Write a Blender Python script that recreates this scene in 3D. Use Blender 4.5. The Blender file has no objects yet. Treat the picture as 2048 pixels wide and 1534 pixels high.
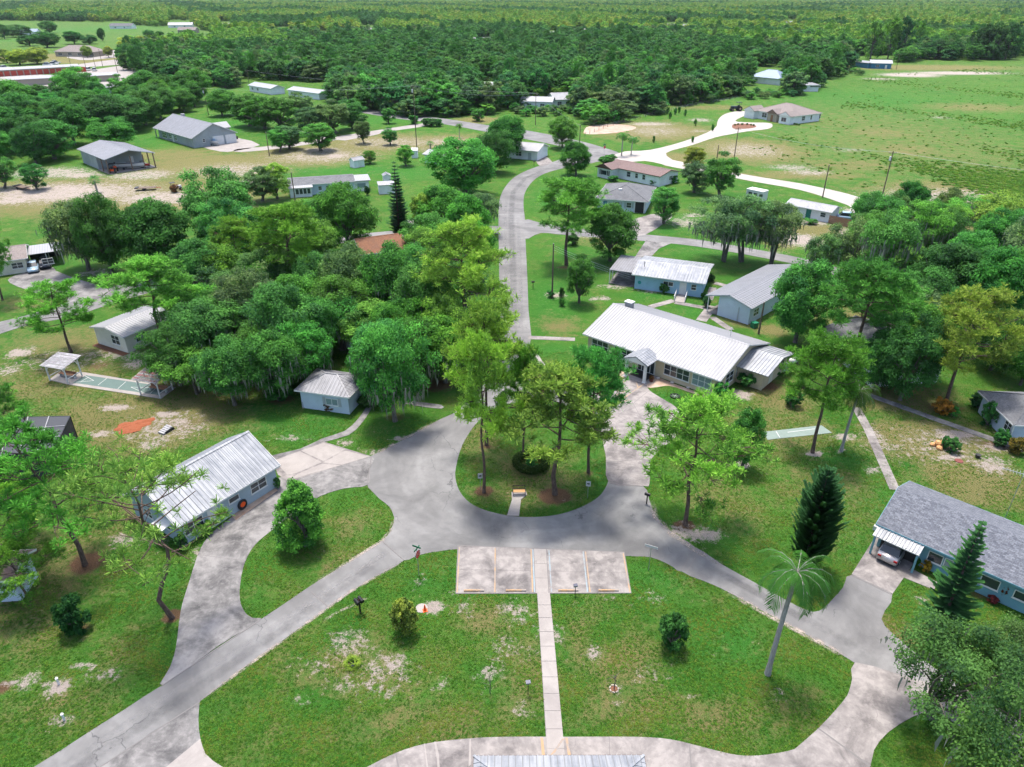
import bpy, math, random
import numpy as np
from mathutils import Vector, Matrix
from mathutils.geometry import tessellate_polygon

SC = bpy.context.scene
COL = SC.collection
R = math.radians
# ------------------------------------------------------------------ camera
CAM_H, FPX, HORIZON = 43.5, 1430.0, -20.0          # drone height (m), focal length and horizon row on a 2048 x 1534 frame
PITCH = math.atan((767 - HORIZON) / FPX)
cd = bpy.data.cameras.new('camera'); cam = bpy.data.objects.new('camera', cd); COL.objects.link(cam)
cam.location = (0, 0, CAM_H); cam.rotation_euler = (math.pi / 2 - PITCH, 0, 0)
cd.sensor_fit = 'HORIZONTAL'; cd.sensor_width = 36; cd.lens = 36 * FPX / 2048
cd.clip_start = 0.5; cd.clip_end = 30000
SC.camera = cam
# ------------------------------------------------------------------ sky, sun, exposure
SUN_EL, SUN_AZ = R(74), R(-14)                      # azimuth measured from +Y (the view direction) towards +X
W = bpy.data.worlds.new('World'); SC.world = W; W.use_nodes = True
nt = W.node_tree; nt.nodes.clear()
sky = nt.nodes.new('ShaderNodeTexSky'); sky.sky_type = 'NISHITA'; sky.sun_disc = False
sky.sun_elevation = SUN_EL; sky.sun_rotation = SUN_AZ; sky.air_density = 0.8; sky.dust_density = 3.0; sky.ozone_density = 1.0
bg = nt.nodes.new('ShaderNodeBackground'); bg.inputs[1].default_value = 0.15
wo = nt.nodes.new('ShaderNodeOutputWorld')
nt.links.new(sky.outputs[0], bg.inputs[0]); nt.links.new(bg.outputs[0], wo.inputs[0])
sd = bpy.data.lights.new('sun', 'SUN'); sun = bpy.data.objects.new('sun', sd); COL.objects.link(sun)
sd.energy = 2.1; sd.angle = R(9); sd.color = (1.0, 0.955, 0.88)
sun.location = (0, 0, 200)
sdir = Vector((math.sin(SUN_AZ) * math.cos(SUN_EL), math.cos(SUN_AZ) * math.cos(SUN_EL), math.sin(SUN_EL)))
sun.rotation_euler = (-sdir).to_track_quat('-Z', 'Y').to_euler()
SC.view_settings.view_transform = 'Standard'; SC.view_settings.look = 'None'
SC.view_settings.exposure = 1.4; SC.view_settings.gamma = 1.0; SC.view_settings.use_curve_mapping = False
cy = SC.cycles
cy.use_denoising = True; cy.max_bounces = 5; cy.diffuse_bounces = 3; cy.glossy_bounces = 2; cy.transmission_bounces = 3
cy.transparent_max_bounces = 6; cy.volume_bounces = 0; cy.caustics_reflective = False; cy.caustics_refractive = False
cy.use_adaptive_sampling = True; cy.adaptive_threshold = 0.02
try:
    cy.denoiser = 'OPENIMAGEDENOISE'; cy.denoising_input_passes = 'RGB_ALBEDO_NORMAL'
except Exception:
    pass

# ------------------------------------------------------------------ survey helpers: photo point -> ground point (metres)
def G(x, y, z=0.0):
    v = y - 767
    dy = FPX * math.cos(PITCH) - v * math.sin(PITCH); dz = -(FPX * math.sin(PITCH) + v * math.cos(PITCH))
    t = (z - CAM_H) / dz
    return Vector(((x - 1024) * t, dy * t, z))
def proj_y(Y, z):
    d = z - CAM_H
    f = Y * math.cos(PITCH) - d * math.sin(PITCH); up = Y * math.sin(PITCH) + d * math.cos(PITCH)
    return 767 - FPX * up / f
def height_at(by, ty):
    Y = G(1024, by).y; lo, hi = 0.0, 40.0
    for _ in range(40):
        m = (lo + hi) / 2
        if proj_y(Y, m) > ty: lo = m
        else: hi = m
    return lo
def ppm(y):                                         # photo pixels per metre across, on the ground at row y
    return 100.0 / (G(1124, y).x)

# ------------------------------------------------------------------ materials
MATS = {}
def nodes(name):
    m = bpy.data.materials.new(name); m.use_nodes = True
    t = m.node_tree; t.nodes.clear()
    o = t.nodes.new('ShaderNodeOutputMaterial'); b = t.nodes.new('ShaderNodeBsdfPrincipled')
    t.links.new(b.outputs[0], o.inputs[0]); MATS[name] = m
    return m, t, b, o
def N(t, kind, **kw):
    n = t.nodes.new(kind)
    for k, v in kw.items():
        if k.startswith('i_'):
            key = k[2:]
            n.inputs[int(key) if key.isdigit() else key].default_value = v
        else: setattr(n, k, v)
    return n
def L(t, a, b): t.links.new(a, b)
def noise(t, scale, detail=4, rough=.55, vec=None, out=0, dist=0):
    n = N(t, 'ShaderNodeTexNoise'); n.inputs['Scale'].default_value = scale; n.inputs['Detail'].default_value = detail
    n.inputs['Roughness'].default_value = rough; n.inputs['Distortion'].default_value = dist
    if vec is not None: L(t, vec, n.inputs['Vector'])
    return n.outputs[out]
def ramp(t, fac, stops):
    n = N(t, 'ShaderNodeValToRGB'); e = n.color_ramp.elements
    while len(e) < len(stops): e.new(0.5)
    for k, (p, c) in enumerate(stops):
        e[k].position = p; e[k].color = (*c, 1) if not isinstance(c, (int, float)) else (c, c, c, 1)
    L(t, fac, n.inputs[0]); return n.outputs[0]
def mixc(t, fac, a, b, blend='MIX'):
    n = N(t, 'ShaderNodeMix', data_type='RGBA', blend_type=blend)
    for inp, v in ((n.inputs[0], fac), (n.inputs[6], a), (n.inputs[7], b)):
        if isinstance(v, (int, float)): inp.default_value = v
        elif isinstance(v, tuple): inp.default_value = (*v, 1)
        else: L(t, v, inp)
    return n.outputs[2]
def math_(t, op, a, b=0.0, clamp=False):
    n = N(t, 'ShaderNodeMath', operation=op, use_clamp=clamp)
    for inp, v in ((n.inputs[0], a), (n.inputs[1], b)):
        if isinstance(v, (int, float)): inp.default_value = v
        else: L(t, v, inp)
    return n.outputs[0]
def bump(t, b, h, strength, dist):
    n = N(t, 'ShaderNodeBump'); n.inputs['Strength'].default_value = strength; n.inputs['Distance'].default_value = dist
    L(t, h, n.inputs['Height']); L(t, n.outputs[0], b.inputs['Normal'])
def world_pos(t): return N(t, 'ShaderNodeNewGeometry').outputs['Position']
def obj_pos(t): return N(t, 'ShaderNodeTexCoord').outputs['Object']
def stretched(t, vec, s):
    n = N(t, 'ShaderNodeMapping'); n.inputs['Scale'].default_value = s; L(t, vec, n.inputs['Vector']); return n.outputs[0]

def wander(t, v, amount=1.6):
    n = N(t, 'ShaderNodeTexNoise'); n.inputs['Scale'].default_value = .9; n.inputs['Detail'].default_value = 5; L(t, v, n.inputs['Vector'])
    a = N(t, 'ShaderNodeVectorMath', operation='MULTIPLY_ADD'); a.inputs[1].default_value = (amount,) * 3; L(t, n.outputs['Color'], a.inputs[0]); L(t, v, a.inputs[2]); return a.outputs[0]
def m_plain(name, c, rough=.6, metal=0.0, var=.12, scale=3.0, spec=.4, dirt=None):
    m, t, b, o = nodes(name)
    v = obj_pos(t); n = noise(t, scale, 5, .6, v); n2 = noise(t, scale * 9, 3, .6, v)
    c1 = tuple(max(0, x * (1 - var)) for x in c); c2 = tuple(min(1, x * (1 + var)) for x in c)
    col = mixc(t, math_(t, 'ADD', math_(t, 'MULTIPLY', n, .65), math_(t, 'MULTIPLY', n2, .35)), c1, c2)
    if dirt:
        f = ramp(t, noise(t, scale * .35, 6, .7, v, dist=.4), [(.44, 0), (.62, 1)])
        col = mixc(t, math_(t, 'MULTIPLY', f, dirt[1]), col, dirt[0])
    L(t, col, b.inputs['Base Color']); b.inputs['Roughness'].default_value = rough; b.inputs['Metallic'].default_value = metal
    b.inputs['Specular IOR Level'].default_value = spec
    bump(t, b, n2, .15, .01)
    return m

def m_roof_metal(name, c, rough=.42, wear=.3, wearc=(.32, .33, .36), metal=.55):
    m, t, b, o = nodes(name)
    v = obj_pos(t)
    s = noise(t, 1.0, 4, .6, stretched(t, v, (3.2, .25, .25)))       # streaks run down the slope
    p = noise(t, .55, 6, .65, v)
    f = ramp(t, math_(t, 'ADD', math_(t, 'MULTIPLY', s, .5), math_(t, 'MULTIPLY', p, .5)), [(.44, 0), (.66, 1)])
    col = mixc(t, math_(t, 'MULTIPLY', f, wear), c, wearc)
    col = mixc(t, noise(t, 26, 3, .6, v), col, (.92, .92, .92), 'MULTIPLY')
    sx = N(t, 'ShaderNodeSeparateXYZ'); L(t, v, sx.inputs[0])                # rib shading painted into the colour along the panel laps
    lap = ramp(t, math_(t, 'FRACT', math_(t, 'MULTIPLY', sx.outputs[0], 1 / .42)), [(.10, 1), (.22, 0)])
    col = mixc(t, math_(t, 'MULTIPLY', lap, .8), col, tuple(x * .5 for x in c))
    L(t, col, b.inputs['Base Color']); b.inputs['Metallic'].default_value = metal
    L(t, ramp(t, p, [(.3, rough - .06), (.7, rough + .12)]), b.inputs['Roughness'])
    return m

def m_shingle(name, c1, c2, mortar, stain=0.0, sx=.33, sy=.14):
    m, t, b, o = nodes(name)
    v = obj_pos(t)
    br = N(t, 'ShaderNodeTexBrick'); br.inputs['Scale'].default_value = 1.0
    br.inputs['Brick Width'].default_value = sx; br.inputs['Row Height'].default_value = sy
    br.inputs['Mortar Size'].default_value = .008; br.inputs['Color1'].default_value = (*c1, 1); br.inputs['Color2'].default_value = (*c2, 1)
    br.inputs['Mortar'].default_value = (*mortar, 1); L(t, v, br.inputs['Vector'])
    col = mixc(t, ramp(t, noise(t, 5.5, 5, .7, v), [(.3, .55), (.7, 1.25)]), (0, 0, 0), br.outputs[0])
    col = mixc(t, noise(t, 40, 3, .6, v), col, (.75, .75, .78), 'MULTIPLY')
    if stain:
        f = ramp(t, noise(t, .7, 6, .7, stretched(t, v, (1, .5, 1))), [(.45, 0), (.7, 1)])
        col = mixc(t, math_(t, 'MULTIPLY', f, stain), col, (.06, .06, .065))
    L(t, col, b.inputs['Base Color']); b.inputs['Roughness'].default_value = .9; b.inputs['Specular IOR Level'].default_value = .2
    bump(t, b, br.outputs['Fac'], .4, .012)
    return m

def m_leaf(name, spread=.5, trans=.33, yellow=(.26, .25, .04), spec=.07):
    m, t, b, o = nodes(name)
    oi = N(t, 'ShaderNodeObjectInfo'); at = N(t, 'ShaderNodeAttribute', attribute_name='tone')
    base = oi.outputs['Color']
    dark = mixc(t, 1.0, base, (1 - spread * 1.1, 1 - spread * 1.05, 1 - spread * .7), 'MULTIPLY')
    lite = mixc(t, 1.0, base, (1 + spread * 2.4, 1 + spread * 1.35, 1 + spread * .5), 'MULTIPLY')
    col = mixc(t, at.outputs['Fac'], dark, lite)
    r = math_(t, 'MULTIPLY', math_(t, 'SUBTRACT', oi.outputs['Random'], .5), .3)
    col = mixc(t, math_(t, 'ADD', math_(t, 'MULTIPLY', r, .5), .04, True), col, yellow)
    L(t, col, b.inputs['Base Color']); b.inputs['Roughness'].default_value = .65; b.inputs['Specular IOR Level'].default_value = spec
    tr = N(t, 'ShaderNodeBsdfTranslucent'); L(t, mixc(t, .45, col, (.10, .30, .04)), tr.inputs[0])
    mx = N(t, 'ShaderNodeMixShader'); mx.inputs[0].default_value = trans
    L(t, b.outputs[0], mx.inputs[1]); L(t, tr.outputs[0], mx.inputs[2]); L(t, mx.outputs[0], o.inputs[0])
    return m

def m_bark(name, c1, c2):
    m, t, b, o = nodes(name)
    v = obj_pos(t)
    n = noise(t, 4, 6, .7, stretched(t, v, (2.5, 2.5, .6)))
    L(t, ramp(t, n, [(.3, c1), (.68, c2)]), b.inputs['Base Color']); b.inputs['Roughness'].default_value = .95
    b.inputs['Specular IOR Level'].default_value = .1
    bump(t, b, n, .6, .05)
    return m

def m_asphalt(name, c, dark, speck=.2):
    m, t, b, o = nodes(name)
    v = world_pos(t)
    big = noise(t, .16, 6, .62, v, dist=.6); mid = noise(t, 1.1, 6, .66, v); fine = noise(t, 34, 3, .7, v)
    col = mixc(t, ramp(t, big, [(.32, 0), (.68, 1)]), dark, c)
    col = mixc(t, math_(t, 'MULTIPLY', ramp(t, mid, [(.45, 0), (.68, 1)]), .55), col, tuple(x * .62 for x in c))
    col = mixc(t, ramp(t, fine, [(.3, 0), (.75, 1)]), tuple(0 for _ in c), col) if False else mixc(t, speck, col, mixc(t, fine, (.1, .1, .1), (1.0, 1.0, 1.0)), 'OVERLAY')
    ds = N(t, 'ShaderNodeVectorMath', operation='DISTANCE'); L(t, wander(t, v, 1.1), ds.inputs[0]); c0 = G(1064, 915); ds.inputs[1].default_value = (c0.x + .55, c0.y + .55, .55)
    ring = ramp(t, math_(t, 'SINE', math_(t, 'MULTIPLY', ds.outputs['Value'], 3.3)), [(.35, 0), (.9, 1)])
    col = mixc(t, math_(t, 'MULTIPLY', math_(t, 'MULTIPLY', ring, ramp(t, big, [(.35, 0), (.7, 1)])), .30), col, tuple(min(1, x * 1.25) for x in c))
    vo = N(t, 'ShaderNodeTexVoronoi', feature='DISTANCE_TO_EDGE'); vo.inputs['Scale'].default_value = .23
    L(t, wander(t, v), vo.inputs['Vector'])
    gate = ramp(t, noise(t, .21, 3, .5, v), [(.5, 0), (.62, 1)])
    cr = math_(t, 'MULTIPLY', ramp(t, vo.outputs['Distance'], [(.0, 1), (.011, 0)]), gate)
    col = mixc(t, math_(t, 'MULTIPLY', cr, .65), col, (.03, .03, .035))
    L(t, col, b.inputs['Base Color']); b.inputs['Roughness'].default_value = .88; b.inputs['Specular IOR Level'].default_value = .25
    bump(t, b, fine, .35, .01)
    return m

def m_concrete(name, c, stain, amount=.5, crack=.5):
    m, t, b, o = nodes(name)
    v = world_pos(t)
    big = noise(t, .35, 7, .68, v, dist=.5); mid = noise(t, 1.7, 6, .66, v); fine = noise(t, 30, 3, .65, v)
    f = ramp(t, math_(t, 'ADD', math_(t, 'MULTIPLY', big, .65), math_(t, 'MULTIPLY', mid, .35)), [(.42, 0), (.60, 1)])
    col = mixc(t, math_(t, 'MULTIPLY', f, amount), c, stain)
    col = mixc(t, math_(t, 'MULTIPLY', ramp(t, mid, [(.5, 0), (.8, 1)]), .35), col, tuple(min(1, x * 1.25) for x in c))
    col = mixc(t, .22, col, mixc(t, fine, (.1, .1, .1), (1, 1, 1)), 'OVERLAY')
    vo = N(t, 'ShaderNodeTexVoronoi', feature='DISTANCE_TO_EDGE'); vo.inputs['Scale'].default_value = .3; L(t, wander(t, v), vo.inputs['Vector'])
    gate = ramp(t, noise(t, .3, 3, .5, v), [(.48, 0), (.6, 1)])
    cr = math_(t, 'MULTIPLY', ramp(t, vo.outputs['Distance'], [(.0, 1), (.008, 0)]), gate)
    col = mixc(t, math_(t, 'MULTIPLY', cr, crack), col, (.07, .065, .06))
    L(t, col, b.inputs['Base Color']); b.inputs['Roughness'].default_value = .85; b.inputs['Specular IOR Level'].default_value = .25
    bump(t, b, fine, .2, .006)
    return m

def m_ground():
    m, t, b, o = nodes('lawn')
    v = world_pos(t)
    A = lambda n: N(t, 'ShaderNodeAttribute', attribute_name=n).outputs['Fac']
    big = noise(t, .055, 5, .6, v, dist=.8); med = noise(t, .33, 6, .66, v, dist=.4); sm = noise(t, 1.9, 6, .7, v); fine = noise(t, 9, 5, .75, v); vf = noise(t, 34, 3, .7, v)
    md2 = noise(t, .75, 6, .7, v, dist=.7)
    col = mixc(t, ramp(t, big, [(.35, 0), (.65, 1)]), (.030, .118, .013), (.056, .150, .019))
    col = mixc(t, math_(t, 'MULTIPLY', ramp(t, med, [(.42, 0), (.66, 1)]), .7), col, (.088, .148, .027))
    col = mixc(t, math_(t, 'MULTIPLY', ramp(t, md2, [(.46, 0), (.68, 1)]), .6), col, (.024, .082, .008))
    col = mixc(t, math_(t, 'MULTIPLY', ramp(t, sm, [(.5, 0), (.72, 1)]), .45), col, (.085, .150, .024))
    lush = math_(t, 'MULTIPLY', A('lush'), ramp(t, med, [(.25, .4), (.6, 1)]))
    col = mixc(t, lush, col, mixc(t, ramp(t, sm, [(.35, 0), (.7, 1)]), (.022, .122, .014), (.044, .168, .024)))
    dd = math_(t, 'ADD', A('dry'), math_(t, 'MULTIPLY', math_(t, 'SUBTRACT', med, .5), 1.3), False)
    dd = math_(t, 'ADD', dd, math_(t, 'MULTIPLY', math_(t, 'SUBTRACT', sm, .5), 1.4))
    dry = ramp(t, dd, [(.06, 0), (.58, 1)])
    col = mixc(t, math_(t, 'MULTIPLY', dry, .9), col, mixc(t, fine, (.105, .108, .032), (.215, .175, .080)))
    mm = math_(t, 'ADD', A('mulch'), math_(t, 'MULTIPLY', math_(t, 'SUBTRACT', sm, .5), .7))
    col = mixc(t, ramp(t, mm, [(.35, 0), (.70, .9)]), col, mixc(t, fine, (.07, .033, .021), (.155, .083, .054)))
    ss = math_(t, 'ADD', A('sand'), math_(t, 'MULTIPLY', math_(t, 'SUBTRACT', md2, .5), 1.3))
    ss = math_(t, 'ADD', ss, math_(t, 'MULTIPLY', math_(t, 'SUBTRACT', fine, .5), 1.0))
    ss = math_(t, 'ADD', ss, math_(t, 'MULTIPLY', math_(t, 'SUBTRACT', sm, .5), 1.7))
    sand = ramp(t, ss, [(.36, 0), (.66, 1)])
    col = mixc(t, sand, col, mixc(t, vf, (.22, .180, .150), (.43, .375, .335)))
    col = mixc(t, .75, col, mixc(t, fine, (.05, .05, .05), (.95, .95, .95)), 'OVERLAY')
    col = mixc(t, .65, col, mixc(t, vf, (.05, .05, .05), (.95, .95, .95)), 'OVERLAY')
    L(t, col, b.inputs['Base Color']); b.inputs['Roughness'].default_value = .95; b.inputs['Specular IOR Level'].default_value = .1
    h = math_(t, 'ADD', math_(t, 'MULTIPLY', fine, .6), math_(t, 'MULTIPLY', vf, .4))
    bump(t, b, h, 1.0, .2)
    return m
m_ground()
m_asphalt('asphalt', (.208, .204, .198), (.100, .098, .097))
m_asphalt('asphalt_dark', (.13, .125, .125), (.09, .087, .088))
m_concrete('concrete', (.270, .246, .230), (.090, .081, .080), .95)
m_concrete('concrete_stained', (.220, .210, .202), (.062, .060, .060), 1.0)
m_concrete('concrete_pale', (.29, .265, .245), (.19, .17, .16), .65, .3)
m_concrete('shell_gravel', (.36, .33, .30), (.26, .225, .195), .6, 0)
m_concrete('court_green', (0.099, 0.144, 0.129), (.08, .12, .11), .6, .2)
m_concrete('court_pale', (0.167, 0.213, 0.186), (.20, .25, .22), .6, .2)
m_concrete('pink_sand', (0.304, 0.205, 0.144), (.46, .38, .31), .7, 0)
def m_film(name, c, lo, hi, amount, scale):
    m, t, b, o = nodes(name); v = world_pos(t); b.inputs['Base Color'].default_value = (*c, 1); b.inputs['Roughness'].default_value = .85
    f = ramp(t, math_(t, 'ADD', math_(t, 'MULTIPLY', noise(t, scale, 6, .7, v, dist=.5), .6), math_(t, 'MULTIPLY', noise(t, scale * 7, 4, .7, v), .4)), [(lo, 0), (hi, 1)])
    a = N(t, 'ShaderNodeAttribute', attribute_name='edge').outputs['Fac']
    tr = N(t, 'ShaderNodeBsdfTransparent'); mx = N(t, 'ShaderNodeMixShader'); L(t, math_(t, 'MULTIPLY', math_(t, 'MULTIPLY', f, a), amount), mx.inputs[0]); L(t, tr.outputs[0], mx.inputs[1]); L(t, b.outputs[0], mx.inputs[2]); L(t, mx.outputs[0], o.inputs[0]); return m
m_film('wheel_track', (.11, .107, .11), .36, .66, .45, .3)
m_film('pale_track', (.25, .24, .24), .38, .62, .35, .4)
m_film('edge_sand', (.36, .30, .255), .44, .60, .9, 1.1)
m_plain('joint', (.15, .14, .135), .95)
m_plain('paint_yellow', (.34, .225, .125), .8, var=.3, scale=2, dirt=((.22, .20, .19), .95))
m_plain('paint_blue', (.22, .28, .31), .8, var=.3, scale=2, dirt=((.22, .20, .195), .95))
m_plain('paint_white', (0.456, 0.448, 0.433), .6)
m_plain('white', (0.648, 0.648, 0.636), .5, dirt=((.5, .48, .45), .4))
m_plain('wall_white', (0.710, 0.725, 0.725), .75, dirt=((.42, .42, .41), .35), scale=1)
m_plain('wall_cream', (0.659, 0.619, 0.512), .75, dirt=((.45, .42, .34), .4), scale=1)
m_plain('wall_beige', (0.553, 0.454, 0.315), .8, dirt=((.42, .35, .25), .4), scale=1)
m_plain('wall_blue', (0.315, 0.487, 0.632), .75, dirt=((.22, .33, .42), .4), scale=1)
m_plain('wall_paleblue', (0.500, 0.578, 0.659), .75, dirt=((.38, .44, .5), .4), scale=1)
m_plain('wall_teal', (0.157, 0.329, 0.395), .75, dirt=((.10, .24, .29), .4), scale=1)
m_plain('wall_bluegrey', (0.355, 0.434, 0.487), .75, dirt=((.26, .32, .36), .5), scale=1)
m_plain('wall_grey', (0.288, 0.324, 0.336), .75, dirt=((.18, .2, .2), .4), scale=1)
m_plain('wall_brown', (.16, .11, .08), .8)
m_plain('wall_tan', (0.319, 0.274, 0.220), .8, scale=1)
m_plain('red_door', (.42, .05, .03), .5)
m_plain('teal_paint', (.03, .27, .30), .5)
m_plain('green_paint', (.015, .14, .11), .5)
m_plain('deep_blue', (.04, .16, .28), .6)
m_plain('trim_brown', (.08, .045, .03), .6)
m_plain('trim_grey', (.35, .38, .40), .5)
m_plain('dark', (.02, .02, .022), .6)
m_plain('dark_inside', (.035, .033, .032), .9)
m_plain('black_metal', (.018, .018, .02), .4, metal=.3)
m_plain('galvanised', (.45, .46, .47), .4, metal=.7)
m_plain('wood_pole', (.13, .095, .07), .9, var=.3)
m_plain('wood_brown', (.24, .12, .065), .8, var=.3)
m_plain('wood_slat', (.55, .29, .12), .6, var=.25)
m_plain('fence_wood', (.30, .17, .11), .85, var=.3)
m_plain('weathered_white', (0.319, 0.319, 0.327), .8, var=.25, dirt=((.22, .2, .2), .7))
m_plain('weathered_slat', (.30, .28, .30), .8, var=.35, dirt=((.62, .62, .64), .6))
m_plain('weathered_red', (.26, .10, .11), .8, var=.4, dirt=((.62, .60, .60), .6))
m_plain('cone_orange', (.85, .10, .015), .5)
m_plain('stop_red', (.55, .01, .02), .4)
m_plain('sign_green', (.01, .14, .07), .4)
m_plain('curb_yellow', (0.342, 0.213, 0.106), .8, var=.25, dirt=((.26, .235, .215), .85))
m_plain('clay', (0.228, 0.068, 0.027), .95, var=.4, scale=6)
m_plain('mulch', (.15, .065, .035), .95, var=.5, scale=7)
m_plain('stone_white', (0.471, 0.441, 0.410), .9, var=.3)
m_plain('red_paint', (.45, .03, .02), .45)
m_plain('brick_red', (.16, .05, .04), .9, var=.3)
m_plain('solar', (.03, .035, .06), .2, metal=.3)
m_plain('car_silver', (.42, .40, .40), .28, metal=.6, var=.03)
m_plain('car_white', (0.547, 0.547, 0.547), .3, var=.03)
m_plain('car_dark', (.03, .035, .05), .25, metal=.3, var=.05)
m_plain('car_blue', (.30, .42, .52), .3, metal=.3, var=.03)
m_plain('tail_red', (.32, .01, .01), .25)
m_plain('tyre', (.015, .015, .016), .85)
m_plain('screen_mesh', (.035, .038, .045), .7)
m_plain('pool_water', (.12, .42, .42), .15)
m_plain('moss_grey', (.20, .21, .165), .95, var=.3)
m_plain('gold_leaf', (.50, .30, .06), .8, var=.4)
m, t_, b_, o_ = nodes('glass')
b_.inputs['Base Color'].default_value = (.035, .045, .052, 1); b_.inputs['Roughness'].default_value = .09; b_.inputs['Specular IOR Level'].default_value = .6
m, t_, b_, o_ = nodes('blind_glass')
b_.inputs['Base Color'].default_value = (.20, .26, .28, 1); b_.inputs['Roughness'].default_value = .15; b_.inputs['Specular IOR Level'].default_value = .6
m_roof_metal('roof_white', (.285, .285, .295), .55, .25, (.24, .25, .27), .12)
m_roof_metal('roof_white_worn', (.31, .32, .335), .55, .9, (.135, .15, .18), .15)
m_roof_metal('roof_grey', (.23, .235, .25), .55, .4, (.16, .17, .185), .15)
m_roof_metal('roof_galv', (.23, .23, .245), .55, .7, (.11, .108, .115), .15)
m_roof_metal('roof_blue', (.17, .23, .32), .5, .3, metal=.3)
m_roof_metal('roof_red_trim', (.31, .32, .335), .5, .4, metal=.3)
m_shingle('shingle_grey', (0.117, 0.126, 0.148), (0.211, 0.222, 0.246), (0.078, 0.086, 0.098))
m_shingle('shingle_worn', (0.156, 0.160, 0.164), (0.203, 0.207, 0.211), (0.125, 0.125, 0.129), .5)
m_shingle('shingle_brown', (0.211, 0.148, 0.133), (0.257, 0.183, 0.164), (0.156, 0.109, 0.101), .15)
m_shingle('shingle_tan', (0.257, 0.218, 0.195), (0.312, 0.265, 0.242), (0.203, 0.172, 0.156), .1)
m_shingle('shingle_rust', (0.281, 0.140, 0.078), (0.234, 0.109, 0.062), (0.156, 0.078, 0.055), .35)
m_shingle('shingle_white', (0.406, 0.406, 0.421), (0.484, 0.484, 0.499), (0.328, 0.328, 0.343), .25)
m_leaf('leaf'); m_leaf('needle', .5, .28, (.20, .30, .03), .08)
m_bark('bark_pine', (.045, .03, .024), (.17, .12, .095)); m_bark('bark_oak', (.05, .042, .036), (.18, .16, .14)); m_bark('bark_palm', (.22, .20, .18), (.36, .34, .31))
M = MATS
# ------------------------------------------------------------------ mesh helpers
class MB:
    def __init__(s): s.v, s.f = [], []
    def add(s, vs, fs):
        k = len(s.v); s.v += [tuple(p) for p in vs]; s.f += [tuple(i + k for i in f) for f in fs]; return s
    def box(s, x0, y0, z0, x1, y1, z1):
        return s.add([(x0, y0, z0), (x1, y0, z0), (x1, y1, z0), (x0, y1, z0), (x0, y0, z1), (x1, y0, z1), (x1, y1, z1), (x0, y1, z1)],
                     [(3, 2, 1, 0), (4, 5, 6, 7), (0, 1, 5, 4), (1, 2, 6, 5), (2, 3, 7, 6), (3, 0, 4, 7)])
    def bar(s, a, b, w, h=None):                    # square bar between two points
        a, b = Vector(a), Vector(b); h = h or w
        d = (b - a).normalized(); u = d.cross(Vector((0, 0, 1)))
        u = Vector((1, 0, 0)) if u.length < 1e-4 else u.normalized(); n = u.cross(d)
        vs = [p + u * (sx * w / 2) + n * (sy * h / 2) for p in (a, b) for sx, sy in ((-1, -1), (1, -1), (1, 1), (-1, 1))]
        return s.add(vs, [(0, 1, 2, 3), (7, 6, 5, 4), (0, 4, 5, 1), (1, 5, 6, 2), (2, 6, 7, 3), (3, 7, 4, 0)])
    def tube(s, pts, rad, n=8, cap=True):
        pts = [Vector(p) for p in pts]; k0 = len(s.v)
        for i, p in enumerate(pts):
            d = (pts[min(i + 1, len(pts) - 1)] - pts[max(i - 1, 0)]).normalized()
            u = d.cross(Vector((.31, .95, .05))).normalized(); w = d.cross(u); r = rad[i] if isinstance(rad, (list, tuple)) else rad
            s.v += [tuple(p + u * (r * math.cos(a)) + w * (r * math.sin(a))) for a in (2 * math.pi * j / n for j in range(n))]
        for i in range(len(pts) - 1):
            for j in range(n):
                a, b = k0 + i * n + j, k0 + i * n + (j + 1) % n
                s.f.append((a, b, b + n, a + n))
        if cap:
            s.f.append(tuple(k0 + j for j in range(n))[::-1]); s.f.append(tuple(k0 + (len(pts) - 1) * n + j for j in range(n)))
        return s
    def prism(s, poly, z0, z1):
        n = len(poly); k = len(s.v)
        s.v += [(p[0], p[1], z0) for p in poly] + [(p[0], p[1], z1) for p in poly]
        for tri in tessellate_polygon([[Vector((p[0], p[1], 0)) for p in poly]]):
            a, b, c = (Vector((*poly[i][:2], 0)) for i in tri)
            if (b - a).cross(c - a).z < 0: tri = tri[::-1]
            s.f.append(tuple(k + n + i for i in tri))
        for i in range(n):
            j = (i + 1) % n; s.f.append((k + i, k + j, k + n + j, k + n + i))
        return s
    def prism_holes(s, loops, z0, z1):
        flat = [p for lp in loops for p in lp]; n = len(flat); k = len(s.v)
        s.v += [(p[0], p[1], z0) for p in flat] + [(p[0], p[1], z1) for p in flat]
        for tri in tessellate_polygon([[Vector((p[0], p[1], 0)) for p in lp] for lp in loops]):
            a, b, c = (Vector((*flat[i][:2], 0)) for i in tri)
            if (b - a).cross(c - a).z < 0: tri = tri[::-1]
            s.f.append(tuple(k + n + i for i in tri))
        st = 0
        for lp in loops:
            m = len(lp)
            for i in range(m):
                a, b = k + st + i, k + st + (i + 1) % m; s.f.append((a, b, b + n, a + n))
            st += m
        return s
    def lathe(s, prof, n=16, cx=0, cy=0):
        k0 = len(s.v)
        for r, z in prof: s.v += [(cx + r * math.cos(2 * math.pi * j / n), cy + r * math.sin(2 * math.pi * j / n), z) for j in range(n)]
        for i in range(len(prof) - 1):
            for j in range(n):
                a, b = k0 + i * n + j, k0 + i * n + (j + 1) % n; s.f.append((a, b, b + n, a + n))
        return s
    def mesh(s, name, mat):
        me = bpy.data.meshes.new(name); me.from_pydata(s.v, [], s.f); me.update()
        if mat: me.materials.append(M[mat] if isinstance(mat, str) else mat)
        return me
    def build(s, name, mat, parent=None, smooth=False, loc=None, rz=0):
        o = bpy.data.objects.new(name, s.mesh(name, mat)); COL.objects.link(o)
        if smooth: o.data.shade_smooth()
        if parent: o.parent = parent
        if loc is not None: o.location = loc
        if rz: o.rotation_euler = (0, 0, rz)
        return o
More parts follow.
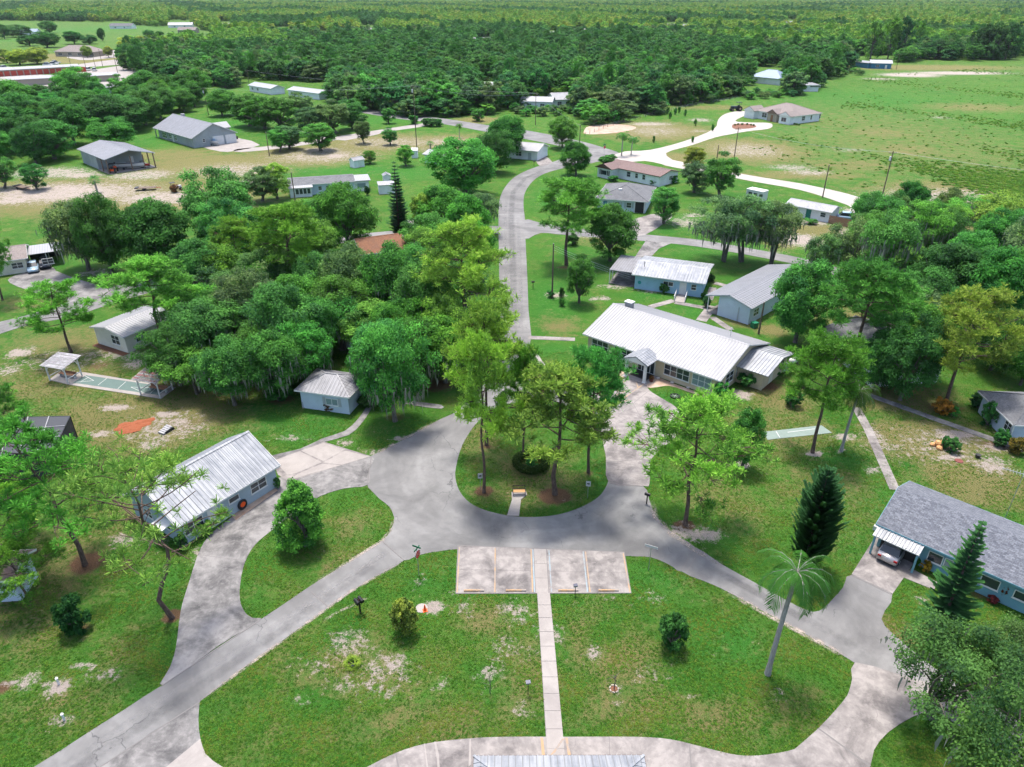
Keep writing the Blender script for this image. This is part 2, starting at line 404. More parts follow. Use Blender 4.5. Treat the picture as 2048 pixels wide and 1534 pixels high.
def tag(o, label=None, cat=None, group=None, kind=None):
    for k, v in (('label', label), ('category', cat), ('group', group), ('kind', kind)):
        if v: o[k] = v
    return o
def empty(name, loc, rz=0, label=None, cat=None, group=None):
    o = bpy.data.objects.new(name, None); COL.objects.link(o); o.location = loc; o.rotation_euler = (0, 0, rz); o.empty_display_size = .2
    return tag(o, label, cat, group)
def child(name, mesh, parent, loc=(0, 0, 0), rot=(0, 0, 0), scale=None):
    o = bpy.data.objects.new(name, mesh); COL.objects.link(o); o.parent = parent; o.location = loc; o.rotation_euler = rot
    if scale: o.scale = scale
    return o
def smooth_poly(pts, sub=4):
    n = len(pts); out = []
    for i in range(n):
        p0, p1, p2, p3 = (Vector(pts[(i + k) % n][:2]) for k in (-1, 0, 1, 2))
        for k in range(sub):
            t = k / sub
            out.append(.5 * ((2 * p1) + (p2 - p0) * t + (2 * p0 - 5 * p1 + 4 * p2 - p3) * t * t + (3 * p1 - p0 - 3 * p2 + p3) * t ** 3))
    return out
PAVED = []
def sheet(name, px, z, mat, sub=4, kind='structure', parent=None, depth=.12, wob=0, hole=None):
    pts = [G(*p) for p in px]
    if sub > 1: pts = smooth_poly(pts, sub)
    if not parent and not name.startswith(('paint', 'exp', 'crack')): PAVED.append((np.array([(p[0], p[1]) for p in pts]), np.array([(p[0], p[1]) for p in smooth_poly([G(*p) for p in hole], 4)]) if hole else None))
    if wob:
        rg = random.Random(len(px) * 7 + int(px[0][0]))
        pts = [Vector((p[0] + rg.uniform(-wob, wob), p[1] + rg.uniform(-wob, wob))) for p in pts]
    if hole: o = MB().prism_holes([pts, smooth_poly([G(*p) for p in hole], 4)], z - depth, z).build(name, mat, parent)
    else: o = MB().prism(pts, z - depth, z).build(name, mat, parent)
    if kind and not parent: o['kind'] = kind
    return o
def strip(left, right): return list(left) + list(right)[::-1]

# ------------------------------------------------------------------ ground
rng = np.random.default_rng(5)
def build_ground():
    ys = [-60.0]
    while ys[-1] < 24: ys.append(ys[-1] + 4)
    y = 24.0
    while y < 9500: ys.append(y); y += max(.55, y * .011)
    ys = np.array(ys); us = np.linspace(-1, 1, 301)
    wid = 60 + np.clip(ys, 0, None) * 1.0
    X = (us[None, :] * wid[:, None]); Y = np.repeat(ys[:, None], len(us), 1)
    V = np.stack([X, Y, np.zeros_like(X)], -1).reshape(-1, 3)
    nr, nc = X.shape
    i = np.arange(nr - 1)[:, None] * nc + np.arange(nc - 1)[None, :]
    F = np.stack([i, i + 1, i + 1 + nc, i + nc], -1).reshape(-1, 4)
    me = bpy.data.meshes.new('ground'); me.vertices.add(len(V)); me.vertices.foreach_set('co', V.astype(np.float32).ravel())
    me.loops.add(F.size); me.loops.foreach_set('vertex_index', F.astype(np.int32).ravel())
    me.polygons.add(len(F)); me.polygons.foreach_set('loop_start', (np.arange(len(F)) * 4).astype(np.int32)); me.update()
    att = {k: np.zeros(len(V), np.float32) for k in ('sand', 'dry', 'lush', 'mulch')}
    def patch(kind, x, y, rx, ry, s=1.0):
        c = G(x, y); a = rx / ppm(y); b = abs(G(x, y - ry).y - G(x, y + ry).y) / 2
        d = np.sqrt(((V[:, 0] - c.x) / a) ** 2 + ((V[:, 1] - c.y) / b) ** 2)
        w = np.clip(1.35 - d, 0, 1) * s
        att[kind] = np.maximum(att[kind], w.astype(np.float32))
    for p in PATCHES: patch(*p)
    far = np.clip((V[:, 1] - 300) / 200, 0, 1) * .12
    att['dry'] = np.maximum(att['dry'], far.astype(np.float32))
    for k, a in att.items():
        me.attributes.new(k, 'FLOAT', 'POINT').data.foreach_set('value', a)
    me.materials.append(M['lawn'])
    o = bpy.data.objects.new('ground', me); COL.objects.link(o); o['kind'] = 'structure'
    return o
PATCHES = [
    # lower lawns
    ('sand', 700, 1290, 60, 40, .50), ('sand', 780, 1330, 60, 30, .55), ('sand', 690, 1370, 40, 25, .50), ('sand', 760, 1360, 90, 50, .42),
    ('sand', 865, 1215, 26, 16, .95), ('sand', 930, 1215, 30, 25, .45), ('sand', 1035, 1225, 50, 30, .52), ('sand', 1080, 1260, 22, 25, .5), ('sand', 1115, 1270, 20, 26, .55),
    ('sand', 600, 1400, 30, 18, .5), ('sand', 780, 1385, 26, 20, .42), ('sand', 880, 1370, 22, 22, .5), ('sand', 985, 1345, 40, 20, .45), ('sand', 1050, 1420, 30, 25, .42),
    ('sand', 1190, 1310, 26, 26, .5), ('sand', 1240, 1410, 20, 18, .42), ('sand', 1228, 1378, 14, 8, .8), ('sand', 978, 1385, 14, 8, .75), ('sand', 1375, 1390, 16, 12, .42),
    ('sand', 1310, 1195, 40, 18, .4), ('sand', 1560, 1390, 24, 22, .42), ('sand', 840, 1165, 26, 14, .4), ('sand', 905, 1190, 14, 6, .6), ('sand', 1210, 1192, 40, 6, .55),
    ('dry', 1250, 1330, 90, 60, .55), ('dry', 1250, 1420, 130, 50, .5), ('dry', 1430, 1440, 160, 50, .45), ('dry', 1150, 1290, 40, 60, .4), ('dry', 870, 1440, 200, 60, .45), ('dry', 720, 1330, 150, 70, .42), ('dry', 560, 1330, 60, 50, .3), ('sand', 1010, 1300, 60, 40, .38), ('sand', 640, 1330, 60, 30, .4), ('dry', 1060, 1350, 60, 90, .5), ('sand', 1300, 1350, 60, 30, .3), ('dry', 1180, 1230, 90, 30, .3), ('dry', 120, 1420, 120, 60, .35), ('sand', 200, 1350, 60, 20, .42),
    ('dry', 980, 1240, 60, 50, .45), ('dry', 620, 1480, 120, 50, .3), ('dry', 1600, 1420, 80, 60, .35),
    ('lush', 1460, 1280, 90, 60, .9), ('lush', 960, 1420, 80, 40, .3), ('lush', 880, 1150, 60, 40, .6), ('lush', 1330, 1160, 70, 40, .7), ('lush', 1180, 1215, 60, 20, .6),
    ('lush', 520, 1140, 40, 70, .5), ('lush', 730, 1000, 60, 22, .5), ('dry', 700, 1060, 60, 40, .4), ('dry', 660, 1110, 60, 40, .35),
    # far left lawn
    ('sand', 115, 1375, 35, 20, .8), ('sand', 60, 1360, 26, 26, .65), ('sand', 165, 1330, 40, 10, .6), ('sand', 125, 1440, 30, 14, .55), ('sand', 15, 1370, 20, 16, .55), ('mulch', 5, 1375, 26, 20, .8),
    ('dry', 60, 1260, 100, 60, .5), ('dry', 250, 1300, 70, 50, .35), ('mulch', 175, 1125, 40, 26, 1.1), ('mulch', 345, 1232, 22, 16, 1.2), ('mulch', 160, 1255, 30, 14, .7), ('lush', 300, 1180, 60, 50, .5), ('lush', 90, 1430, 80, 60, .35),
    ('sand', 250, 1080, 40, 16, .6), ('sand', 400, 1110, 24, 20, .6), ('dry', 230, 1040, 80, 40, .5), ('sand', 320, 1080, 60, 10, .45),
    # yard with the clay heap
    ('dry', 300, 830, 190, 70, 1.0), ('dry', 120, 760, 160, 60, .55), ('mulch', 330, 850, 80, 34, .42), ('dry', 80, 1150, 160, 120, .45), ('dry', 1650, 980, 120, 60, .4), ('dry', 1450, 1000, 80, 60, .45), ('dry', 1560, 860, 120, 50, .5), ('sand', 230, 815, 40, 8, .85), ('sand', 335, 828, 40, 8, .75), ('sand', 200, 868, 30, 10, .7), ('sand', 300, 890, 30, 12, .6), ('sand', 320, 865, 26, 10, .7), ('mulch', 380, 850, 60, 30, .45),
    ('sand', 250, 710, 60, 12, .65), ('sand', 40, 705, 30, 14, .75), ('sand', 270, 728, 26, 12, .8), ('sand', 20, 740, 30, 14, .6), ('dry', 150, 690, 150, 40, .55), ('sand', 190, 705, 26, 6, .6), ('mulch', 200, 730, 30, 14, .6),
    ('mulch', 225, 695, 28, 12, .9), ('dry', 180, 780, 140, 30, .4), ('lush', 80, 680, 70, 20, .5), ('lush', 480, 840, 110, 40, .9), ('lush', 620, 850, 100, 30, .8), ('lush', 790, 850, 90, 35, .7),
    ('sand', 580, 875, 50, 8, .55), ('sand', 690, 885, 26, 10, .6), ('sand', 805, 877, 26, 6, 1.0), ('sand', 740, 905, 30, 8, .6), ('sand', 470, 905, 14, 6, .7), ('mulch', 790, 835, 40, 12, .6), ('mulch', 870, 770, 60, 18, .8), ('mulch', 560, 800, 40, 14, .7), ('mulch', 500, 740, 80, 30, .6), ('dry', 440, 780, 60, 30, .5),
    # island
    ('dry', 1060, 960, 100, 60, .55), ('dry', 960, 880, 40, 50, .5), ('mulch', 1110, 992, 34, 17, 1.5), ('mulch', 968, 982, 22, 12, 1.2), ('mulch', 973, 892, 18, 8, .8), ('mulch', 1177, 947, 16, 8, .7), ('lush', 1190, 930, 24, 50, .6), ('lush', 920, 960, 20, 40, .6),
    # hall lawns
    ('lush', 1110, 600, 60, 60, .9), ('lush', 1180, 520, 90, 40, .6), ('dry', 1120, 650, 50, 20, .5), ('lush', 1110, 700, 50, 16, .9), ('lush', 1350, 795, 60, 14, 1), ('lush', 1300, 590, 60, 12, .9), ('lush', 1380, 625, 40, 12, 1), ('lush', 1440, 500, 110, 20, .8),
    ('dry', 1480, 640, 50, 12, .7), ('dry', 1540, 660, 40, 14, .6), ('sand', 1240, 573, 60, 4, .8), ('sand', 1310, 583, 40, 4, .7), ('sand', 1110, 590, 26, 8, .65), ('sand', 1200, 597, 24, 5, .8), ('mulch', 1127, 535, 12, 6, .9), ('sand', 1190, 470, 60, 8, .55), ('lush', 1110, 395, 60, 24, .9), ('lush', 1150, 360, 60, 16, .8),
    ('dry', 1200, 480, 60, 12, .4), ('sand', 1370, 445, 40, 12, .6), ('sand', 1390, 430, 30, 6, .6), ('lush', 1340, 440, 60, 10, .7), ('lush', 1350, 460, 80, 10, .5),
    # right hand lawns
    ('dry', 1860, 880, 150, 50, .85), ('dry', 1960, 960, 120, 60, .85), ('dry', 1800, 800, 120, 40, .75), ('dry', 1560, 800, 80, 40, .6), ('mulch', 1530, 770, 40, 16, .8), ('sand', 1480, 790, 30, 14, .8), ('sand', 1690, 875, 30, 10, .75),
    ('sand', 1760, 880, 40, 40, .45), ('sand', 1910, 870, 50, 12, .9), ('sand', 1900, 915, 40, 8, .85), ('sand', 1985, 930, 40, 26, .65), ('sand', 1995, 895, 40, 12, .6), ('sand', 1745, 940, 20, 10, .7), ('mulch', 1890, 888, 26, 12, .8), ('sand', 1627, 907, 20, 7, 1.2), ('sand', 1683, 902, 13, 5, .9),
    ('mulch', 1800, 760, 120, 20, .6), ('mulch', 1890, 815, 50, 14, .7), ('sand', 1830, 750, 50, 8, .6), ('sand', 1480, 930, 22, 9, 1.2), ('sand', 1380, 1065, 60, 22, .7), ('mulch', 1368, 1052, 24, 12, 1.5), ('sand', 1410, 1070, 40, 18, .8), ('lush', 1440, 1130, 80, 30, .5),
    ('lush', 1740, 1000, 60, 40, .9), ('lush', 1700, 920, 60, 20, .8), ('lush', 1700, 1080, 60, 50, .6), ('dry', 1640, 1060, 50, 50, .35), ('dry', 1480, 1010, 60, 50, .35), ('lush', 1470, 1060, 60, 50, .4), ('lush', 1600, 830, 70, 20, .5),
    ('dry', 1790, 1260, 50, 40, .6), ('mulch', 1870, 1260, 40, 24, .8), ('mulch', 1990, 1190, 90, 12, .7), ('mulch', 2010, 890, 60, 14, .8), ('mulch', 1850, 1110, 26, 14, .7), ('lush', 1850, 1260, 30, 30, .6), ('sand', 1840, 1200, 26, 10, .6),
    # fields further off
    ('sand', 120, 385, 230, 26, .70), ('sand', 330, 395, 160, 20, .62), ('sand', 470, 340, 130, 20, .50), ('sand', 640, 312, 130, 18, .52), ('sand', 780, 285, 130, 16, .45), ('sand', 900, 285, 110, 14, .45), ('sand', 100, 345, 120, 14, .62), ('sand', 330, 855, 100, 40, .52), ('sand', 130, 720, 130, 30, .40), ('sand', 1880, 890, 160, 50, .42), ('sand', 1500, 300, 90, 20, .48), ('sand', 1310, 262, 90, 14, .45), ('sand', 1900, 390, 200, 20, .5), ('sand', 30, 400, 60, 12, .7), ('dry', 200, 390, 330, 40, 1), ('sand', 280, 350, 90, 14, .6), ('sand', 160, 350, 60, 8, .7), ('dry', 420, 330, 160, 26, .9), ('sand', 440, 340, 90, 10, .5), ('dry', 620, 310, 140, 22, .95), ('sand', 640, 300, 50, 6, .75),
    ('sand', 670, 312, 40, 6, .7), ('dry', 760, 285, 140, 20, .85), ('dry', 900, 285, 120, 18, .85), ('sand', 880, 300, 60, 6, .5), ('dry', 960, 240, 60, 8, .7), ('sand', 900, 232, 26, 3, .8), ('dry', 350, 310, 120, 16, .6), ('sand', 510, 365, 40, 12, .7), ('lush', 440, 250, 120, 20, .8), ('lush', 740, 240, 100, 14, .8), ('lush', 700, 340, 110, 16, 1), ('lush', 300, 280, 60, 16, .7), ('lush', 820, 345, 60, 16, .9), ('lush', 300, 330, 160, 6, .5), ('lush', 790, 235, 120, 6, .5),
    ('dry', 100, 115, 160, 10, .8), ('dry', 190, 122, 110, 6, .9), ('dry', 400, 78, 60, 5, .9), ('sand', 60, 175, 80, 6, .5), ('lush', 200, 58, 120, 8, .8), ('lush', 20, 80, 40, 6, .8),
    # meadow
    ('lush', 1800, 260, 320, 90, .35), ('dry', 1800, 280, 320, 100, .30), ('lush', 1700, 200, 260, 26, .7), ('sand', 1880, 235, 30, 4, .5), ('sand', 1700, 300, 60, 6, .4), ('dry', 1950, 215, 120, 10, .5), ('dry', 1760, 265, 90, 14, .5), ('lush', 1620, 260, 90, 14, 1), ('dry', 1500, 300, 120, 26, .9), ('sand', 1480, 305, 60, 10, .5), ('dry', 1310, 262, 130, 20, .85), ('sand', 1300, 248, 60, 5, .65), ('sand', 1400, 240, 30, 5, .6), ('sand', 1400, 262, 30, 4, .5), ('dry', 1360, 315, 50, 12, .8),
    ('dry', 1900, 380, 200, 24, .6), ('sand', 1850, 395, 120, 12, .7), ('sand', 1960, 410, 90, 10, .6), ('sand', 1620, 345, 60, 8, .55), ('sand', 1580, 335, 60, 8, .55), ('sand', 1820, 150, 70, 5, .9), ('sand', 1920, 146, 120, 4, .9), ('sand', 1760, 158, 40, 3, .7), ('dry', 1850, 135, 200, 6, .8), ('dry', 1820, 300, 90, 20, .5), ('dry', 1700, 330, 120, 14, .5),
    ('dry', 1600, 350, 160, 10, .6), ('dry', 1620, 460, 80, 16, .8), ('sand', 1600, 480, 60, 16, .8), ('sand', 1620, 445, 70, 8, .7), ('sand', 1720, 470, 60, 20, .7), ('sand', 1800, 420, 90, 16, .7), ('sand', 1850, 470, 90, 26, .5), ('dry', 1560, 490, 40, 12, .5), ('sand', 1540, 505, 40, 6, .5),
    ('sand', 1720, 425, 40, 12, .9), ('dry', 1900, 440, 160, 30, .6), ('dry', 1440, 215, 120, 6, .5), ('sand', 1200, 190, 60, 4, .5), ('sand', 1420, 200, 60, 2, .5),
    ('dry', 150, 480, 60, 30, .4), ('sand', 190, 545, 40, 10, .55), ('lush', 150, 520, 40, 26, .6), ('dry', 60, 610, 80, 14, .4), ('dry', 1700, 640, 80, 30, .6), ('dry', 1250, 500, 60, 8, .3),
]
build_ground()

# ------------------------------------------------------------------ roads, drives, paths
ISLAND = [(1024, 806), (1080, 800), (1130, 810), (1175, 835), (1203, 875), (1213, 915), (1218, 945), (1213, 972), (1192, 998), (1148, 1020), (1100, 1032), (1040, 1034), (990, 1026), (948, 1011), (922, 987), (911, 957), (913, 930), (925, 890), (950, 850), (985, 819)]
sheet('road', [(742, 913), (772, 898), (830, 866), (880, 839), (915, 822), (940, 795), (965, 772), (990, 750), (1000, 715), (1000, 690), (1058, 690), (1060, 715), (1072, 740), (1090, 756), (1135, 776), (1180, 800), (1206, 835), (1212, 890), (1219, 965), (1285, 972), (1299, 1000), (1306, 1022), (1322, 1045), (1345, 1066), (1388, 1094), (1380, 1120), (1363, 1143), (1335, 1128), (1300, 1115), (1250, 1112), (1180, 1104), (1100, 1100), (1000, 1098), (917, 1098), (870, 1104), (840, 1110), (808, 1121), (785, 1100), (764, 1082), (776, 1070), (786, 1050), (788, 1035), (780, 1015), (760, 998), (741, 980), (735, 968), (738, 940)], .020, 'asphalt', 3, wob=.03, hole=ISLAND)
sheet('road', [(764, 1082), (790, 1096), (808, 1121), (740, 1160), (660, 1213), (560, 1285), (480, 1342), (400, 1403), (300, 1468), (200, 1534), (60, 1630), (-90, 1634), (70, 1534), (200, 1450), (325, 1370), (400, 1318), (520, 1240), (640, 1160), (700, 1123)], .024, 'asphalt', 3, wob=.03)
sheet('road', [(1388, 1094), (1440, 1127), (1500, 1160), (1560, 1194), (1625, 1224), (1657, 1207), (1686, 1175), (1703, 1150), (1784, 1189), (1762, 1238), (1800, 1280), (1860, 1330), (1960, 1400), (2070, 1470), (2070, 1560), (1900, 1440), (1800, 1385), (1700, 1320), (1640, 1285), (1600, 1262), (1536, 1228), (1440, 1176), (1363, 1143), (1376, 1115)], .028, 'asphalt', 3, wob=.03)
sheet('road', [(1000, 692), (999, 600), (998, 520), (997, 450), (998, 410), (1004, 385), (1022, 360), (1045, 345), (1075, 333), (1100, 326), (1130, 316), (1180, 306), (1212, 318), (1160, 331), (1125, 337), (1090, 347), (1066, 362), (1050, 385), (1047, 410), (1050, 440), (1051, 480), (1054, 540), (1057, 620), (1059, 692)], .024, 'asphalt', 3)
sheet('road', [(700, 214), (800, 228), (880, 236), (985, 252), (1060, 262), (1150, 280), (1200, 293), (1245, 310), (1230, 330), (1190, 315), (1140, 297), (1050, 278), (980, 265), (880, 247), (800, 238), (700, 221)], .028, 'asphalt', 3)
sheet('road', [(1049, 440), (1082, 446), (1140, 455), (1300, 470), (1400, 480), (1500, 497), (1620, 520), (1700, 545), (1800, 590), (1900, 640), (2060, 700), (2060, 730), (1890, 655), (1790, 605), (1690, 558), (1610, 533), (1500, 511), (1400, 494), (1300, 483), (1140, 471), (1082, 466), (1050, 478)], .032, 'asphalt', 3)
sheet('road', [(1000, 452), (860, 458), (740, 466), (560, 494), (430, 524), (300, 555), (215, 577), (140, 603), (50, 632), (-60, 660), (-60, 690), (0, 668), (60, 650), (150, 632), (210, 612), (300, 585), (430, 545), (560, 510), (740, 478), (860, 470), (1000, 467)], .032, 'asphalt', 3)
sheet('driveway', [(1292, 481), (1342, 487), (1318, 497), (1302, 514), (1270, 514)], .036, 'concrete_stained', 1)
sheet('shell_road', [(1214, 318), (1250, 303), (1300, 300), (1370, 282), (1428, 258), (1436, 240), (1450, 228), (1478, 222), (1496, 224), (1492, 230), (1470, 242), (1500, 245), (1538, 246), (1545, 252), (1535, 258), (1500, 262), (1470, 267), (1430, 275), (1385, 290), (1332, 306), (1350, 324), (1335, 330), (1290, 322), (1240, 326)], .036, 'shell_gravel', 3)
sheet('shell_road', [(1300, 312), (1345, 320), (1440, 340), (1530, 356), (1600, 367), (1680, 384), (1725, 397), (1750, 408), (1745, 425), (1720, 440), (1690, 432), (1702, 416), (1680, 405), (1600, 380), (1500, 362), (1420, 346), (1330, 331)], .040, 'shell_gravel', 3)
sheet('dirt_track', [(475, 298), (560, 290), (680, 272), (770, 258), (845, 247), (852, 252), (770, 264), (680, 279), (560, 297), (480, 304)], .02, 'concrete_pale', 3)
sheet('dirt_track', [(600, 262), (680, 274), (780, 256), (790, 259), (690, 281), (600, 270)], .016, 'concrete_pale', 2)
sheet('sand_pit', [(1168, 262), (1180, 252), (1230, 248), (1272, 254), (1255, 262), (1205, 268), (1172, 268)], .02, 'pink_sand', 3)
sheet('yard_apron', [(400, 292), (420, 284), (475, 276), (520, 290), (470, 302), (440, 303)], .02, 'concrete_pale', 2)
sheet('yard_apron', [(0, 148), (120, 150), (260, 128), (300, 135), (240, 168), (100, 182), (0, 190)], .02, 'concrete_pale', 1)
sheet('yard_apron', [(130, 110), (230, 100), (252, 112), (200, 118), (160, 120)], .02, 'concrete_pale', 2)
sheet('yard_apron', [(160, 128), (300, 112), (310, 122), (230, 130), (170, 134)], .024, 'concrete_pale', 2)
sheet('driveway', [(20, 556), (50, 545), (104, 534), (112, 542), (160, 560), (218, 578), (222, 600), (150, 606), (60, 582), (20, 566)], .040, 'concrete_stained', 2)
sheet('plaza', [(1218, 966), (1285, 972), (1299, 968), (1300, 925), (1315, 905), (1339, 885), (1357, 865), (1361, 838), (1352, 815), (1322, 796), (1299, 781), (1293, 768), (1294, 752), (1282, 742), (1258, 752), (1240, 765), (1225, 790), (1210, 820), (1204, 850), (1206, 885), (1212, 915)], .032, 'concrete', 3)
sheet('path', [(1058, 708), (1071, 732), (1095, 751), (1130, 770), (1180, 792), (1207, 812), (1214, 800), (1155, 765), (1108, 742), (1088, 727), (1074, 708)], .036, 'concrete_pale', 3)
sheet('driveway', [(325, 1371), (340, 1335), (352, 1295), (362, 1220), (378, 1165), (400, 1100), (425, 1065), (470, 1030), (545, 968), (560, 955), (610, 945), (640, 932), (742, 913), (739, 940), (736, 970), (690, 977), (640, 993), (590, 1025), (545, 1060), (510, 1090), (490, 1125), (481, 1165), (480, 1200), (490, 1225), (505, 1236), (521, 1241), (440, 1290)], .032, 'concrete_stained', 3)
drv = sheet('parking_pad', [(545, 922), (648, 884), (743, 913), (627, 948), (578, 964), (556, 950)], .036, 'concrete', 1)
for q in ([(548, 922), (600, 903), (644, 925), (592, 947), (575, 950)], [(602, 902), (648, 886), (690, 900), (647, 923)], [(646, 926), (691, 902), (740, 913), (684, 930)], [(594, 949), (644, 928), (682, 931), (627, 946), (580, 961)]):
    sheet('slab', q, .044, 'concrete_pale', 1, parent=drv, depth=.03)
sheet('path', [(540, 912), (600, 898), (645, 877), (690, 862), (716, 838), (732, 815), (750, 780), (757, 782), (742, 818), (724, 846), (698, 870), (650, 884), (604, 905), (545, 922)], .028, 'concrete_stained', 2)
sheet('path', [(800, 797), (830, 803), (882, 810), (882, 818), (828, 811), (805, 806)], .028, 'concrete_stained', 2)
sheet('driveway', [(400, 1403), (398, 1420), (397, 1440), (398, 1460), (401, 1478), (333, 1534), (250, 1612), (60, 1632), (200, 1534), (300, 1468)], .032, 'concrete_stained', 1)
sheet('driveway', [(401, 1478), (405, 1493), (411, 1508), (426, 1522), (445, 1534), (530, 1604), (250, 1614), (333, 1534)], .036, 'concrete_pale', 1)
sheet('driveway', [(640, 1582), (735, 1534), (790, 1507), (850, 1488), (930, 1478), (1010, 1474), (1140, 1474), (1270, 1474), (1340, 1479), (1400, 1493), (1460, 1508), (1500, 1512), (1545, 1508), (1590, 1498), (1620, 1478), (1600, 1534), (1540, 1600), (1300, 1644), (700, 1644)], .032, 'concrete', 3)
sheet('driveway', [(1710, 1325), (1704, 1358), (1698, 1382), (1686, 1403), (1636, 1458), (1590, 1498), (1560, 1534), (1490, 1604), (1700, 1604), (1740, 1534), (1748, 1500), (1776, 1465), (1823, 1435), (1870, 1418), (1940, 1400), (1900, 1380), (1800, 1350)], .036, 'concrete', 2)
for q in ([(1634, 1457), (1638, 1457), (1742, 1532), (1738, 1534)], [(1378, 1488), (1380, 1488), (1388, 1600), (1385, 1600)], [(790, 1507), (793, 1506), (812, 1600), (808, 1600)], [(1218, 1474), (1219, 1474), (1222, 1560), (1220, 1560)]):
    sheet('expansion_joint', q, .0385, 'joint', 1, depth=.03)
for q in ([(868, 1484), (872, 1484), (878, 1510), (881, 1560), (876, 1560), (874, 1520)], [(848, 1488), (850, 1488), (857, 1540), (860, 1560), (857, 1560), (853, 1534)], [(939, 1478), (942, 1478), (942, 1530), (937, 1534)]):
    sheet('crack_filler', q, .0362, 'concrete_pale', 1, depth=.03)
for q in ([(1081, 1476), (1086, 1476), (1090, 1512), (1084, 1512)], [(1130, 1476), (1135, 1476), (1142, 1512), (1136, 1512)], [(1124, 1478), (1129, 1478), (1110, 1506), (1100, 1512)]):
    sheet('painted_line', q, .0442, 'paint_yellow', 1, depth=.03)
# plaza paint and joints
def line_px(name, a, b, w, z, mat, parent=None):
    A, B = G(*a), G(*b); d = (B - A).normalized(); n = Vector((-d.y, d.x, 0)) * (w / 2)
    o = MB().prism([A - n, B - n, B + n, A + n], z - .03, z).build(name, mat, parent)
    if not parent: o['kind'] = 'structure'
    return o
for a, b in (((1234, 772), (1275, 748)), ((1234, 772), (1240, 802)), ((1240, 802), (1288, 768)), ((1268, 752), (1276, 775)), ((1232, 790), (1262, 778)), ((1205, 790), (1234, 772)), ((1222, 812), (1258, 800))):
    line_px('painted_line', a, b, .16, .0362, 'paint_yellow')
for a, b in (((1296, 783), (1236, 832)), ((1210, 855), (1300, 905)), ((1236, 832), (1330, 888)), ((1206, 885), (1262, 868)), ((1213, 925), (1300, 918)), ((1262, 868), (1350, 842)), ((1262, 800), (1290, 850))):
    line_px('expansion_joint', a, b, .05, .0346, 'joint')
for a, b in (((470, 1030), (505, 1060)), ((398, 1110), (492, 1122)), ((545, 985), (580, 1010))):
    line_px('expansion_joint', a, b, .05, .0346, 'joint')
for a, b in (((735, 968), (743, 912)), ((520, 1241), (325, 1371)), ((400, 1404), (200, 1535)), ((764, 1082), (808, 1121)), ((1219, 967), (1287, 973)), ((622, 1184), (655, 1213)), ((1388, 1094), (1364, 1142)), ((1398, 1100), (1374, 1146)), ((1703, 1151), (1784, 1190))):
    line_px('expansion_joint', a, b, .09, .0405, 'joint')
# parking bay: four stalls, a walk between them, painted lines
bay = sheet('parking_bay', [(915, 1090), (1249, 1104), (1263, 1187), (911, 1188)], .034, 'joint', 1)
def lerp2(q, s, t):
    a, b, c, d = (Vector(p) for p in q)
    return (a.lerp(b, s)).lerp(d.lerp(c, s), t)
BQ = [(917, 1092), (1248, 1105), (1262, 1186), (912, 1187)]
st = [(0, .2255), (.2285, .452), (.5325, .758), (.761, 1.0)]
for k, (s0, s1) in enumerate(st):
    for t0, t1 in ((0, .50), (.504, 1)):
        q = [lerp2(BQ, s0, t0), lerp2(BQ, s1, t0), lerp2(BQ, s1, t1), lerp2(BQ, s0, t1)]
        sheet('slab', [(p.x, p.y) for p in q], .042, 'concrete', 1, parent=bay, depth=.03)
for t0, t1 in ((0, .33), (.335, .66), (.665, 1)):
    q = [lerp2(BQ, .456, t0), lerp2(BQ, .5285, t0), lerp2(BQ, .5285, t1), lerp2(BQ, .456, t1)]
    sheet('slab', [(p.x, p.y) for p in q], .046, 'concrete_pale', 1, parent=bay, depth=.03)
for s, mt in ((.222, 'paint_yellow'), (.438, 'paint_yellow'), (.449, 'paint_blue'), (.546, 'paint_blue'), (.752, 'paint_blue'), (.7665, 'paint_yellow'), (.994, 'paint_yellow'), (.006, 'paint_yellow')):
    q = [lerp2(BQ, s - .0035, .02), lerp2(BQ, s + .0035, .02), lerp2(BQ, s + .0035, .98), lerp2(BQ, s - .0035, .98)]
    sheet('painted_line', [(p.x, p.y) for p in q], .046, mt, 1, parent=bay, depth=.02)
for k, (s0, lab) in enumerate(((.045, 'yellowed wheel stop at the end of the outermost stall nearest the cone'), (.285, 'yellowed wheel stop in the stall just short of the walk, cone side'), (.585, 'yellowed wheel stop in the stall next to the small ground lamp'), (.815, 'yellowed wheel stop in the outermost stall on the palm side of the bay'))):
    a, b = lerp2(BQ, s0, .955), lerp2(BQ, s0 + .115, .955); A, B = G(a.x, a.y), G(b.x, b.y)
    ln = (B - A).length; o = MB()
    prof = [(-.09, 0), (.09, 0), (.07, .11), (.04, .13), (-.04, .13), (-.07, .11)]
    o.add([(x, p[0], p[1]) for x in (0, ln) for p in prof], [tuple(range(5, -1, -1)), tuple(range(6, 12))] + [(i, (i + 1) % 6, 6 + (i + 1) % 6, 6 + i) for i in range(6)])
    o = o.build('wheel_stop', 'curb_yellow', loc=(A.x, A.y, .042), rz=math.atan2(B.y - A.y, B.x - A.x)); tag(o, lab, 'wheel stop', 'wheel stops in the parking bay')
